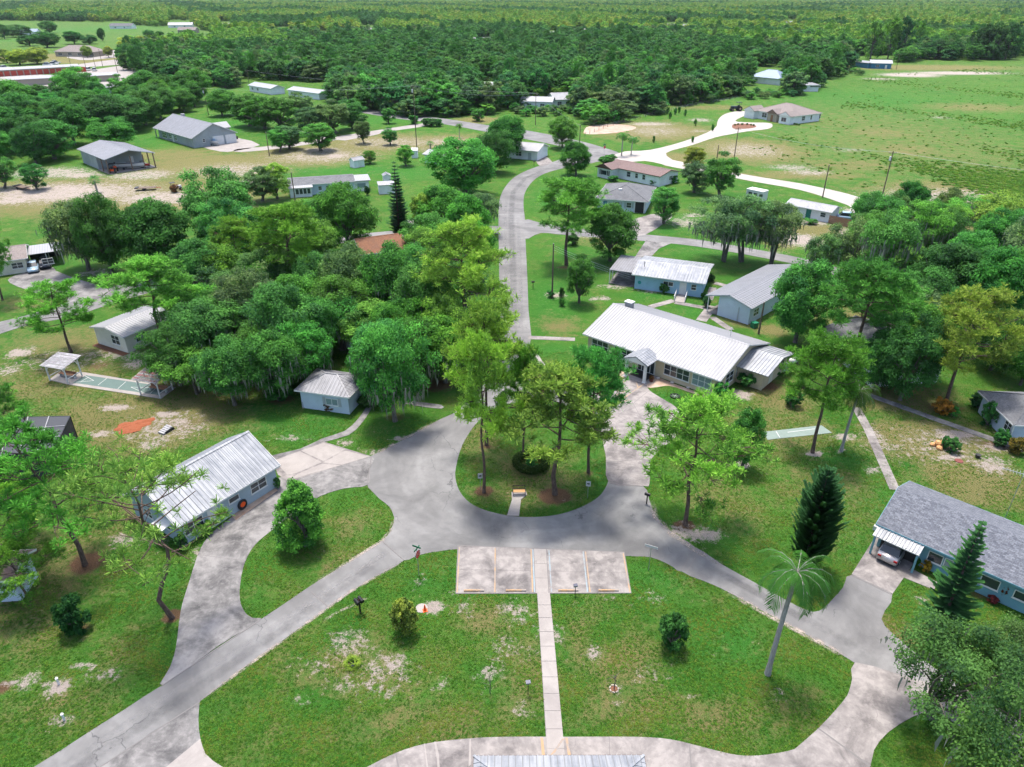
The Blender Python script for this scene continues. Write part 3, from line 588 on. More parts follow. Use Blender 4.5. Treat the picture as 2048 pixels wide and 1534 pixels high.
# walk of separate slabs from the bay down to the lower drive
walk = sheet('walk', [(1074, 1186), (1100, 1186), (1127, 1480), (1092, 1480)], .026, 'joint', 1)
wy = [1186.5, 1211, 1236.5, 1264.5, 1293.5, 1323.5, 1355, 1388, 1422.5, 1459, 1498, 1534]
for y0, y1 in zip(wy[:-1], wy[1:]):
    f0, f1 = (y0 - 1186) / 292, (y1 - .9 - 1186) / 292
    q = [(1074.5 + 18.5 * f0, y0), (1099.5 + 27 * f0, y0), (1099.5 + 27 * f1, y1 - .9), (1074.5 + 18.5 * f1, y1 - .9)]
    sheet('slab', q, .041, 'concrete_pale', 1, parent=walk, depth=.03)
def slab_path(a, b, w, n, mat, z=.03):
    A, B = G(*a), G(*b); d = (B - A); ln = d.length; d.normalize(); s = Vector((-d.y, d.x, 0)) * (w / 2)
    base = MB().prism([A - s * .98, B - s * .98, B + s * .98, A + s * .98], z - .1, z - .012).build('path', 'joint'); base['kind'] = 'structure'
    for k in range(n):
        p, q = A + d * (ln * k / n + .01), A + d * (ln * (k + 1) / n - .01)
        MB().prism([p - s, q - s, q + s, p + s], z - .04, z).build('slab', mat, base)
slab_path((1737, 860), (1790, 980), 1.0, 8, 'concrete', .03)
slab_path((1735, 789), (1870, 838), 1.0, 9, 'concrete_stained', .03)
slab_path((1870, 838), (2060, 905), 1.0, 10, 'concrete_stained', .034)
slab_path((1712, 815), (1737, 860), 1.0, 3, 'concrete', .026)
slab_path((1057, 675), (1150, 679), 1.1, 8, 'concrete', .03)
slab_path((1300, 614), (1348, 601), 1.2, 4, 'concrete', .03)
slab_path((1350, 605), (1428, 619), 1.2, 5, 'concrete', .034)
slab_path((1425, 612), (1402, 642), 1.6, 3, 'concrete', .030)
slab_path((1424, 634), (1462, 660), 1.1, 4, 'concrete', .026)
slab_path((1426, 575), (1418, 600), 1.2, 3, 'concrete', .026)
slab_path((1429, 566), (1454, 572), 1.2, 3, 'concrete', .030)
sheet('shuffleboard_strip', [(1527, 864), (1643, 851), (1664, 866), (1535, 880)], .034, 'court_pale', 1)
for a, b in (((1552, 863), (1560, 876)), ((1575, 865), (1630, 858))): line_px('painted_line', a, b, .08, .038, 'paint_white')
sheet('driveway', [(1703, 1149), (1750, 1074), (1835, 1116), (1785, 1188)], .040, 'concrete', 1)
line_px('expansion_joint', (1733, 1102), (1812, 1144), .06, .0425, 'joint')
sheet('path', [(1822, 1137), (1875, 1165), (1868, 1180), (1806, 1155)], .036, 'concrete', 1)
sheet('driveway', [(1270, 438), (1330, 425), (1345, 432), (1330, 445), (1290, 470), (1250, 470)], .036, 'concrete', 2)
sheet('driveway', [(1075, 305), (1090, 312), (1105, 325), (1080, 332), (1072, 322), (1060, 312)], .036, 'concrete', 2)
sheet('driveway', [(790, 462), (815, 440), (838, 440), (830, 462)], .036, 'concrete', 1)
# island of grass in the turning circle
pad = sheet('bench_pad', [(1014, 1032), (1024, 1000), (1023, 985), (1052, 983), (1054, 990), (1042, 1000), (1038, 1033)], .075, 'concrete_pale', 1, depth=.05)
# gravel bed in front of the hall, red clay, beds
sheet('gravel_bed', [(1296, 752), (1310, 752), (1350, 768), (1430, 797), (1424, 800), (1352, 775), (1330, 772), (1300, 776), (1292, 770)], .02, 'pink_sand', 2)
sheet('gravel_bed', [(1240, 740), (1262, 744), (1268, 750), (1252, 755), (1240, 752)], .02, 'pink_sand', 2)
sheet('gravel_bed', [(462, 1032), (548, 975), (556, 981), (472, 1041)], .045, 'pink_sand', 1)
sheet('mulch_bed', [(1464, 253), (1470, 248), (1500, 248), (1513, 253), (1500, 257), (1470, 258)], .05, 'mulch', 3)

# worn bands: darker centre lines, paler wheel paths and sandy shoulders lying on the pavement
def band(name, px, w, z, mat):
    P = [G(*p) for p in px]; pts = []
    for i in range(len(P) - 1):
        for k in range(6): pts.append(P[i].lerp(P[i + 1], k / 6))
    pts.append(P[-1]); V, F, E = [], [], []
    for i, p in enumerate(pts):
        d = (pts[min(i + 1, len(pts) - 1)] - pts[max(i - 1, 0)]).normalized(); n = Vector((-d.y, d.x, 0)); t = min(i, len(pts) - 1 - i) / 4
        for q, e in ((-1, 0), (-.45, 1), (.45, 1), (1, 0)): V.append((p.x + n.x * w / 2 * q, p.y + n.y * w / 2 * q, z)); E.append(e * min(1, t))
    for i in range(len(pts) - 1):
        for j in range(3): F.append((i * 4 + j, i * 4 + j + 4, i * 4 + j + 5, i * 4 + j + 1)[::-1])
    m = MB().add(V, F).mesh(name, mat); m.attributes.new('edge', 'FLOAT', 'POINT').data.foreach_set('value', np.array(E, np.float32)); o = bpy.data.objects.new(name, m); COL.objects.link(o); o['kind'] = 'structure'
band('worn_lane', [(770, 1112), (690, 1170), (560, 1262), (430, 1352), (300, 1440), (160, 1534), (40, 1610)], 1.1, .029, 'wheel_track')
band('worn_lane', [(790, 1095), (700, 1150), (560, 1245), (430, 1330), (300, 1415), (120, 1540)], .7, .0285, 'pale_track')
band('worn_lane', [(1400, 1125), (1480, 1168), (1560, 1212), (1640, 1255), (1740, 1310)], 1.0, .033, 'wheel_track')
band('worn_lane', [(1028, 690), (1027, 600), (1025, 500), (1022, 430), (1026, 385), (1050, 356), (1100, 336)], 1.6, .029, 'wheel_track')
band('worn_lane', [(1015, 690), (1014, 600), (1012, 500), (1010, 430), (1014, 390)], .9, .0295, 'pale_track')
band('worn_lane', [(1042, 690), (1041, 600), (1039, 500), (1036, 430)], .9, .0292, 'pale_track')
band('sandy_shoulder', [(1300, 1000), (1312, 1035), (1345, 1070), (1390, 1100), (1450, 1134)], .8, .034, 'edge_sand')
band('sandy_shoulder', [(1440, 1176), (1536, 1230), (1600, 1264), (1650, 1290), (1696, 1318)], .7, .0345, 'edge_sand')
band('sandy_shoulder', [(742, 913), (780, 893), (830, 866), (880, 839)], .7, .0262, 'edge_sand')
band('sandy_shoulder', [(788, 1040), (780, 1062), (764, 1082), (700, 1122), (620, 1172)], .45, .0305, 'edge_sand')
band('sandy_shoulder', [(400, 1402), (500, 1328), (600, 1256), (700, 1184), (808, 1122)], .4, .0308, 'edge_sand')
band('sandy_shoulder', [(640, 1245), (680, 1222), (718, 1205), (735, 1195)], .35, .012, 'edge_sand')
# ------------------------------------------------------------------ plants
def fast_mesh(name, V, F, mat, tone=None):
    """V (n,3), F (m,k) all with k corners, tone per vertex"""
    V = np.asarray(V, np.float32); F = np.asarray(F, np.int32); k = F.shape[1]
    me = bpy.data.meshes.new(name); me.vertices.add(len(V)); me.vertices.foreach_set('co', V.ravel())
    me.loops.add(F.size); me.loops.foreach_set('vertex_index', F.ravel())
    me.polygons.add(len(F)); me.polygons.foreach_set('loop_start', (np.arange(len(F)) * k).astype(np.int32)); me.update()
    if tone is not None: me.attributes.new('tone', 'FLOAT', 'POINT').data.foreach_set('value', np.asarray(tone, np.float32))
    me.materials.append(M[mat]); return me
def unit(a): return a / np.maximum(np.linalg.norm(a, axis=-1, keepdims=True), 1e-6)
def leaf_cards(rg, P, D, size, tone, aspect=.62, curl=.25):
    """diamond leaf sprays at points P facing roughly D"""
    n = len(P); nrm = unit(D + rg.normal(0, .55, (n, 3)))
    u = unit(np.cross(nrm, rg.normal(0, 1, (n, 3)))); w = np.cross(nrm, u)
    s = ((size if np.isscalar(size) else np.asarray(size)) * rg.uniform(.5, 1.45, n))[:, None]
    a = P + u * s; c = P - u * s; b = P + w * s * aspect - nrm * s * curl; d = P - w * s * aspect - nrm * s * curl
    V = np.stack([a, b, c, d], 1).reshape(-1, 3); F = np.arange(4 * n).reshape(-1, 4)
    return V, F, np.repeat(np.clip(tone + rg.normal(0, .16, n), 0, 1), 4)
def limb(mb, a, b, r0, r1, rg, sag=.0, n=6, k=4):
    a, b = np.array(a, float), np.array(b, float); pts, rad = [], []
    ln = np.linalg.norm(b - a); off = rg.normal(0, .06 * ln, 3)
    for i in range(k + 1):
        t = i / k; p = a + (b - a) * t + off * math.sin(t * math.pi) + np.array([0, 0, sag * ln * math.sin(t * math.pi)])
        pts.append(p); rad.append(r0 + (r1 - r0) * t)
    mb.tube(pts, rad, n, False)
def make_oak(seed, H=9.0, Rw=5.0, trunk_h=2.2, clusters=74, per=110, leaf=.24, flat=.8, moss=0, open_=0.0, low=.22, stems=1, rough=1.0, cone=0.0):
    rg = np.random.default_rng(seed); tr = MB()
    zc = H * (.5 + low * .5); rz = (H - H * low) / 2
    # clusters on a lumpy dome: lumps are random directions that push the surface out or in
    lump = unit(rg.normal(0, 1, (9, 3))); amp = rg.uniform(-.16, .26, 9) * rough; C, S = [], []
    for i in range(clusters):
        d = unit(rg.normal(0, 1, 3)); d[2] = abs(d[2]) if rg.random() < .60 else -abs(d[2])
        k = 1 + float(np.sum(amp * np.exp(-3.2 * (1 - lump @ d)))) * 1.5
        rad = (rg.uniform(.72, .94) if i % 5 else rg.uniform(.2, .6)) * k
        C.append((d[0] * Rw * .86 * rad, d[1] * Rw * .86 * rad, zc + d[2] * rz * (.92 if d[2] > 0 else 1.0) * rad)); S.append(Rw * rg.uniform(.19, .30))
    C = np.array(C); C[:, 2] = np.clip(C[:, 2], H * low, H * 1.05); S = np.array(S)
    if cone: C[:, :2] *= (1.2 - cone * C[:, 2:3] / H); S *= (1.15 - cone * .6 * C[:, 2] / H)
    P = []; D = []; T = []
    for c, s in zip(C, S):
        if rg.random() < open_: continue
        d = unit(rg.normal(0, 1, (per, 3))); d[:, 2] = np.where(rg.random(per) < .72, np.abs(d[:, 2]), d[:, 2])
        rad = rg.uniform(.45, 1.05, per)[:, None]
        q = c + d * rad * s * np.array([1, 1, .72]); P.append(q); D.append(d + np.array([0, 0, .7])); T.append(np.full(per, rg.uniform(.05, .95)))
    V, F, tn = leaf_cards(rg, np.concatenate(P), np.concatenate(D), leaf, np.concatenate(T))
    crown = fast_mesh('crown', V, F, 'leaf', tn)
    r0 = .028 * H + .05
    for s in range(stems):
        ox, oy = (rg.uniform(-.5, .5), rg.uniform(-.4, .4)) if stems > 1 else (0, 0)
        fork = np.array([rg.uniform(-.3, .3) + ox * 2.4, rg.uniform(-.3, .3) + oy * 2.4, trunk_h])
        r = r0 / (stems ** .5)
        tr.tube([(ox, oy, -.15), (ox, oy, .1), (ox + (fork[0] - ox) * .4, oy + (fork[1] - oy) * .4, trunk_h * .5), fork], [r * 1.5, r * 1.2, r, r * .85], 8, False)
        idx = rg.choice(len(C), min(len(C), 15 if stems == 1 else 8), replace=False)
        for i in idx: limb(tr, fork, C[i], r * .55, .03, rg, .08)
        for i in idx[:5]: limb(tr, C[i] * .8, C[i] * np.array([1.22, 1.22, 1.04]), .035, .008, rg, .02, 4, 3)
    tm = tr.mesh('trunk', 'bark_oak'); tm.shade_smooth()
    mo = None
    if moss:
        loC = C[C[:, 2] < np.quantile(C[:, 2], .62)]; Vs = []
        for _ in range(moss):
            c = loC[rg.integers(len(loC))] + rg.normal(0, .6, 3) * np.array([1, 1, .3]); h = rg.uniform(.5, 1.7); w = rg.uniform(.05, .14); a = rg.uniform(0, 6.28)
            u = np.array([math.cos(a), math.sin(a), 0]) * w; bz = max(c[2] - h, .4)
            Vs += [c - u, c + u, np.array([c[0] + u[0] * .5 + rg.normal(0, .08), c[1] + u[1] * .5 + rg.normal(0, .08), (c[2] + bz) / 2]) + u * .4, np.array([c[0], c[1], bz])]
        mo = fast_mesh('moss', np.array(Vs), np.arange(len(Vs)).reshape(-1, 4), 'moss_grey')
    return tm, crown, mo
def make_pine(seed, H=13.0, Rw=3.2, base=.5, limbs=26, tufts=26, lean=.0, bare=.0, blades=24, tl=.48, crook=.12, flat=.45, nw=.10):
    rg = np.random.default_rng(seed); tr = MB()
    la = rg.uniform(0, 6.28); off = rg.normal(0, crook, (6, 2)); off[0] = 0
    def axis(t):
        i = min(int(t * 5), 4); f = t * 5 - i; o = off[i] * (1 - f) + off[i + 1] * f
        return np.array([o[0] + math.cos(la) * lean * H * t * t, o[1] + math.sin(la) * lean * H * t * t, H * t])
    r0 = .0125 * H + .02; ts = np.linspace(0, .97, 12)
    tr.tube([axis(t) - np.array([0, 0, .15 if t == 0 else 0]) for t in ts], [r0 * (1.25 if t == 0 else 1) * (1 - .78 * t) for t in ts], 8, False)
    P = []; T = []
    ga = rg.uniform(0, 6)
    for k in range(limbs):
        t = base + (1 - base) * ((k + rg.uniform(.1, .9)) / limbs) ** .85
        f = (t - base) / (1 - base); prof = math.sin(math.pi * min(1, (.16 + .84 * f) ** .8)) ** .7 if f < .97 else .3
        ln = Rw * (prof * .95 + .14) * rg.uniform(.6, 1.1)
        ga += 2.4 + rg.normal(0, .4); el = rg.uniform(-.08, .32) + f * .5
        d = np.array([math.cos(ga) * math.cos(el), math.sin(ga) * math.cos(el), math.sin(el)])
        a = axis(min(t, .96)); b = a + d * ln
        limb(tr, a, b, r0 * .34 * (1.15 - f * .6), .025, rg, -.05, 5)
        m = int(tufts * (.45 + .75 * ln / Rw))
        if rg.random() < bare: m = int(m * .25)
        nc = max(2, int(round(3.2 * ln / Rw))); cs = np.concatenate([[1.0], rg.uniform(.5, .95, nc - 1)])
        cc = a + d * ln * cs[:, None] + rg.normal(0, 1, (nc, 3)) * np.array([.5, .5, .5 * flat]) * ln * .34
        w = rg.integers(0, nc, m); s = cs[w]
        q = cc[w] + rg.normal(0, 1, (m, 3)) * np.array([.42, .42, .26])
        P.append(q); T.append(np.full(m, rg.uniform(.2, .85)))
        for j in range(0, m, 3): limb(tr, a + d * ln * min(s[j], .98) * .85, q[j], .03, .012, rg, 0, 4, 2)
    P = np.concatenate(P); T = np.concatenate(T); n = len(P)
    # each tuft is a burst of needle blades
    ctr = np.repeat(P, blades, 0); d = unit(rg.normal(0, 1, (n * blades, 3)) + np.array([0, 0, .8]))
    ln = tl * rg.uniform(.65, 1.15, n * blades)[:, None]; w = unit(np.cross(d, rg.normal(0, 1, (n * blades, 3)))) * (tl * nw)
    V = np.stack([ctr + d * ln * .12 - w * .45, ctr + d * ln * .12 + w * .45, ctr + d * ln + w * .5, ctr + d * ln - w * .5], 1).reshape(-1, 3)
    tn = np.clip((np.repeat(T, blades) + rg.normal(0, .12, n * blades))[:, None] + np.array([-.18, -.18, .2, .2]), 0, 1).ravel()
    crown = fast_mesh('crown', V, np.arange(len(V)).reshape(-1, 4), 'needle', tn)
    tm = tr.mesh('trunk', 'bark_pine'); tm.shade_smooth()
    return tm, crown, None
def make_conifer(seed, H=9.0, Rw=2.4, tiers=26, up=.3, twin=False, full=1.0, dens=22, oval=False):
    rg = np.random.default_rng(seed); tr = MB(); Vs = []; T = []
    tops = [(0, 0, H)] + ([(1.0, .3, H * .86)] if twin else [])
    for (ox, oy, h) in tops:
        tr.tube([(ox * .3, oy * .3, -.1), (ox * .8, oy * .8, h * .4), (ox, oy, h * .98)], [.02 * H, .014 * H, .01], 8, False)
        for k in range(tiers):
            f = (k + .3) / tiers; z = h * (.07 + .91 * f); ln0 = Rw * (math.sin(math.pi * min(1, .16 + .84 * f)) ** .75 if oval else (1 - f) ** .8 * (.55 + .45 * min(1, f / .14))) + .12
            nb = int(7 + 5 * (1 - f)); ph = rg.uniform(0, 6)
            for j in range(nb):
                a = ph + 2 * math.pi * j / nb + rg.normal(0, .2); ln = ln0 * (rg.uniform(.55, 1.15) if oval else rg.uniform(.62, 1.15)) * full
                ca, sa = math.cos(a), math.sin(a); m = max(5, int(dens * ln / Rw + 4))
                s = np.linspace(.12, 1, m); zz = z + ln * (up * s ** 1.6 - .12 * s)
                c = np.stack([ox + ca * ln * s, oy + sa * ln * s, zz], 1)
                for side in (-1, 1):
                    wd = (.16 + .24 * ln / Rw) * (1.08 - s * .65)
                    tip = c + np.stack([ca * wd * .75 - sa * wd * side, sa * wd * .75 + ca * wd * side, wd * .35 * np.ones(m)], 1) * rg.uniform(.7, 1.2, (m, 1))
                    b2 = c + np.array([ca, sa, 0]) * .13; b2[:, 2] += .02
                    lift = np.array([0, 0, .12])
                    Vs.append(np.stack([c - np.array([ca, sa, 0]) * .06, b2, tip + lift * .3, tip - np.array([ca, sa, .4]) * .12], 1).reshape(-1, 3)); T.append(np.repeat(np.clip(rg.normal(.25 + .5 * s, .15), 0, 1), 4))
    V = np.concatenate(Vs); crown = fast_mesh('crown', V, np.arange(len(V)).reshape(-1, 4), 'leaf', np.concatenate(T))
    tm = tr.mesh('trunk', 'bark_pine'); tm.shade_smooth(); return tm, crown, None
def make_palm(seed, H=8.0, FL=2.9, fronds=17, lean=.04, r=.17):
    rg = np.random.default_rng(seed); tr = MB()
    ax = lambda t: np.array([lean * H * t * t, 0, H * t])
    ts = np.linspace(0, 1, 10); tr.tube([ax(t) - np.array([0, 0, .1 if t == 0 else 0]) for t in ts], [r * (1.5 if t == 0 else 1.12 - .3 * t) for t in ts], 9, False)
    Vs, T = [], []; top = ax(1); ribs = MB()
    for k in range(fronds):
        a = k * 2.4 + rg.normal(0, .12); el = 1.2 - 1.55 * (k / fronds) + rg.normal(0, .08); ln = FL * rg.uniform(.85, 1.1); m = 46
        ca, sa = math.cos(a), math.sin(a); s = np.linspace(.08, 1, m)
        ang = el - 2.0 * s ** 1.35; ds = ln / m
        rr = np.cumsum(np.cos(ang)) * ds; zz = np.cumsum(np.sin(ang)) * ds
        c = top + np.stack([ca * rr, sa * rr, zz], 1)
        ribs.tube([c[i] for i in (0, 11, 22, 33, 45)], [.035, .03, .022, .014, .006], 4, False)
        wl = ln * .25 * np.sin(np.pi * np.clip(s * .93 + .07, 0, 1)) ** .6 + .08
        tang = np.stack([ca * np.cos(ang), sa * np.cos(ang), np.sin(ang)], 1)
        for side in (-1, 1):
            lat = np.array([-sa * side, ca * side, 0])
            tip = c + (lat * .8 + tang * .55) * wl[:, None] - np.array([0, 0, .8]) * wl[:, None] * rg.uniform(.6, 1.3, (m, 1))
            b2 = c + tang * .028; mid = (c + tip) / 2 + np.array([0, 0, .05])
            Vs.append(np.stack([c, b2, tip, mid - tang * .012], 1).reshape(-1, 3)); T.append(np.full(4 * m, rg.uniform(.3, .9)))
    V = np.concatenate(Vs); crown = fast_mesh('crown', V, np.arange(len(V)).reshape(-1, 4), 'leaf', np.concatenate(T))
    tm = tr.mesh('trunk', 'bark_palm'); tm.shade_smooth(); return tm, crown, ribs.mesh('frond_ribs', 'bark_palm')
def make_sabal(seed, H=2.2, FL=1.1, fronds=22):
    rg = np.random.default_rng(seed); tr = MB(); tr.tube([(0, 0, -.1), (0, 0, H)], [.2, .17], 8, False); Vs, T = [], []
    for k in range(fronds):
        a = k * 2.4; el = 1.3 - 1.9 * k / fronds; d = np.array([math.cos(a) * math.cos(el), math.sin(a) * math.cos(el), math.sin(el)]); c = np.array([0, 0, H]) + d * FL * .55
        sd = np.array([-math.sin(a), math.cos(a), 0])
        for j in range(14):
            b = (j / 13 - .5) * 3.0; e = unit(d * math.cos(b) + sd * math.sin(b)); w = unit(np.cross(e, np.array([.1, .2, 1]))) * .035
            tip = c + e * FL * .6 - np.array([0, 0, .16]); Vs += [c - w, c + w, tip + w * .3, tip - w * .3]; T += [rg.uniform(.2, .8)] * 4
    V = np.array(Vs); return tr.mesh('trunk', 'bark_palm'), fast_mesh('crown', V, np.arange(len(V)).reshape(-1, 4), 'leaf', T), None
def make_shrub(seed, H=1.6, Rw=1.0, clusters=56, per=80, leaf=.075):
    t, c, m = make_oak(seed, H, Rw, H * .12, clusters, per, leaf, low=-.04); return t, c, None

LIB = {
    'oak': [make_oak(10 + k, 9, 5, 2.0, 120, 220, .145, low=.14) for k in range(5)],
    'mossy': [make_oak(30 + k, 9, 5, 2.2, 120, 200, .135, moss=320, open_=.05, low=.18) for k in range(3)],
    'airy': [make_oak(40 + k, 9, 4.6, 3.0, 86, 150, .125, moss=260, open_=.12, low=.30, stems=2) for k in range(3)],
    'round': [make_oak(50 + k, 6, 2.6, 1.0, 90, 150, .095, low=.12) for k in range(3)],
    'nearoak': [make_oak(160 + k, 9, 5, 2.2, 140, 190, .11, moss=200, open_=.34, low=.36, stems=2, rough=1.9) for k in range(2)],
    'pyramid': [make_oak(170, 6, 2.4, .8, 190, 110, .095, low=.06, cone=.85, rough=.6)],
    'pine': [make_pine(60 + k, 13, 3.4, .47, 24, 32) for k in range(5)],
    'pinelow': [make_pine(70 + k, 12, 3.9, .32, 24, 26, crook=.2) for k in range(2)],
    'barepine': [make_pine(80, 12, 4.2, .34, 26, 14, lean=.02, bare=.5, crook=.45, flat=.35)],
    'leanpine': [make_pine(85, 12, 4.0, .42, 24, 22, lean=.22, crook=.25)],
    'norfolk': [make_conifer(90, 9, 1.9, 30, .75, twin=True, dens=26, oval=True)],
    'spire': [make_conifer(95, 9, 2.4, 21, .34, dens=30)],
    'thin': [make_conifer(97, 10, 1.7, 22, .3, dens=16)],
    'palm': [make_palm(100 + k) for k in range(2)],
    'sabal': [make_sabal(110), make_sabal(111, .25, 1.0, 16)],
    'shrub': [make_shrub(120 + k) for k in range(4)],
    'far': [make_oak(140 + k, 11, 5.2, 3, 60, 60, .34, low=.06) for k in range(5)],
    'farpine': [make_pine(150 + k, 14, 3.6, .45, 20, 18, blades=9, tl=.8, nw=.17) for k in range(3)],
}
DIM = {'pyramid': (7.2, 2.7), 'nearoak': (10.6, 5.9), 'oak': (9, 5.4), 'mossy': (9, 5.4), 'airy': (9, 5.0), 'round': (6, 2.9), 'pine': (13.9, 3.15), 'pinelow': (12.8, 4.1), 'barepine': (12.8, 4.4), 'leanpine': (12.8, 4.2), 'norfolk': (9, 2.4), 'spire': (9, 2.5), 'thin': (10, 1.7), 'palm': (9.2, 3.0), 'sabal': (3, 1.3), 'shrub': (1.6, 1.05), 'far': (11, 5.6), 'farpine': (14, 4.0)}
NAME = {'pyramid': 'small_tree', 'nearoak': 'oak_tree', 'oak': 'oak_tree', 'mossy': 'oak_tree', 'airy': 'oak_tree', 'round': 'small_tree', 'pine': 'pine_tree', 'pinelow': 'pine_tree', 'barepine': 'pine_tree', 'leanpine': 'pine_tree', 'norfolk': 'conifer_tree', 'spire': 'conifer_tree', 'thin': 'conifer_tree', 'palm': 'palm_tree', 'sabal': 'palm_tree', 'shrub': 'shrub', 'far': 'woodland_tree', 'farpine': 'woodland_pine'}
TINT = {'dark': (.033, .142, .036), 'mid': (.048, .198, .044), 'green': (.060, .245, .044), 'bright': (.100, .292, .046), 'lime': (.160, .330, .050), 'yellow': (.230, .350, .062), 'grey': (.082, .175, .070), 'teal': (.038, .155, .054), 'deep': (.019, .084, .030), 'gold': (.150, .235, .045)}
prg = random.Random(77); _use = {}
def plant(kind, bx, by, ty, wpx, tint, label, cat='tree', group=None, variant=None, rz=None, name=None):
    """base at photo point (bx, by), top at row ty, crown wpx photo pixels wide"""
    p = G(bx, by); h = max(.4, height_at(by, ty)); w = wpx / (ppm(by) * (1 + h * .018))
    return plant_at(kind, p.x, p.y, h, w, tint, label, cat, group, variant, rz, name)
def plant_at(kind, x, y, h, w, tint, label, cat='tree', group=None, variant=None, rz=None, name=None):
    lib = LIB[kind]
    if variant is None: variant = _use.get(kind, 0) % len(lib); _use[kind] = _use.get(kind, 0) + 1
    tm, cm, xm = lib[variant % len(lib)]; H0, R0 = DIM[kind]
    r = empty(name or NAME[kind], (x, y, 0), prg.uniform(0, 6.28) if rz is None else rz, label, cat, group)
    s = w / 2 / R0; r.scale = (s, s, h / H0)
    child('trunk', tm, r)
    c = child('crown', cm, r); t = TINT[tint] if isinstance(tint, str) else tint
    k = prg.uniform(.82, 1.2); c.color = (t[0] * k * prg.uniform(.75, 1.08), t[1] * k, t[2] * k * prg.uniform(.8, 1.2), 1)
    if xm: child('moss' if kind in ('mossy', 'airy', 'nearoak') else 'frond_ribs', xm, r)['kind'] = 'stuff'
    return r
# ------------------------------------------------------------------ buildings
def window(parent, side, dims, pos, w, sill, h, cols=1, glass='glass', frame='white', rail=True, zoff=0):
    L0, D0, x0, y0, x1, y1 = dims
    fr, pn = MB(), MB(); t = .07; cw = w / cols
    for c in range(cols + 1): fr.box(-w / 2 + c * cw - t / 2, -.05, 0, -w / 2 + c * cw + t / 2, .03, h)
    fr.box(-w / 2, -.048, -t / 2, w / 2, .03, t / 2); fr.box(-w / 2, -.048, h - t / 2, w / 2, .03, h + t / 2)
    fr.box(-w / 2 - .08, -.09, -t / 2 - .06, w / 2 + .08, .03, -t / 2)
    if rail: fr.box(-w / 2, -.046, h * .52 - .03, w / 2, .03, h * .52 + .03)
    pn.box(-w / 2, -.025, 0, w / 2, .02, h)
    pl = {'F': ((x0 + pos, y0, sill), 0), 'B': ((x1 - pos, y1, sill), math.pi), 'R': ((x1, y0 + pos, sill), math.pi / 2), 'L': ((x0, y1 - pos, sill), -math.pi / 2)}[side]
    f = fr.build('window', frame, parent, loc=pl[0], rz=pl[1]); pn.build('pane', glass, f); return f
def door(parent, side, dims, pos, w, h, mat, sill=0.02):
    L0, D0, x0, y0, x1, y1 = dims
    pl = {'F': ((x0 + pos, y0, sill), 0), 'B': ((x1 - pos, y1, sill), math.pi), 'R': ((x1, y0 + pos, sill), math.pi / 2), 'L': ((x0, y1 - pos, sill), -math.pi / 2)}[side]
    d = MB().box(-w / 2, -.045, 0, w / 2, .03, h).build('door', mat, parent, loc=pl[0], rz=pl[1])
    MB().box(-w / 2 - .08, -.03, 0, -w / 2, .03, h + .08).box(w / 2, -.03, 0, w / 2 + .08, .03, h + .08).box(-w / 2, -.03, h, w / 2, .03, h + .08).build('door_frame', 'white', d)
    if w < 1.6: MB().box(w / 2 - .16, -.10, .95, w / 2 - .08, -.04, 1.05).build('handle', 'galvanised', d)
    return d
def gable_roof(mb, L0, D0, e, rise, rib=0, th=.12, x0=0, y0=0, swap=False):
    """ridge along x (or along y when swap)"""
    A, B = (D0, L0) if swap else (L0, D0)
    tf = (lambda a, b, z: (x0 + b, y0 + a, z)) if swap else (lambda a, b, z: (x0 + a, y0 + b, z))
    h = B / 2; P = []
    for a in (0, A):
        P += [tf(a, 0, e), tf(a, h, e + rise), tf(a, B, e), tf(a, 0, e - th), tf(a, h, e + rise - th), tf(a, B, e - th)]
    fs = [(0, 6, 7, 1), (1, 7, 8, 2), (3, 4, 10, 9), (4, 5, 11, 10), (0, 3, 9, 6), (2, 8, 11, 5), (0, 1, 4, 3), (1, 2, 5, 4), (6, 9, 10, 7), (7, 10, 11, 8)]
    if swap: fs = [f[::-1] for f in fs]
    mb.add(P, fs)
    if rib:
        n = max(2, int(A / rib)); w, hh = .045, .04
        for k in range(n + 1):
            a = min(max(k * A / n, w), A - w)
            for b0, b1 in ((0.002, h - .01), (B - .002, h + .01)):
                z0, z1 = e + .001, e + rise * (1 - .01 / h)
                vs = [tf(a - w, b0, z0), tf(a + w, b0, z0), tf(a + w * .45, b0, z0 + hh), tf(a - w * .45, b0, z0 + hh), tf(a - w, b1, z1), tf(a + w, b1, z1), tf(a + w * .45, b1, z1 + hh), tf(a - w * .45, b1, z1 + hh)]
                mb.add(vs, [(0, 1, 2, 3), (7, 6, 5, 4), (3, 2, 6, 7), (0, 3, 7, 4), (2, 1, 5, 6)])
    return mb
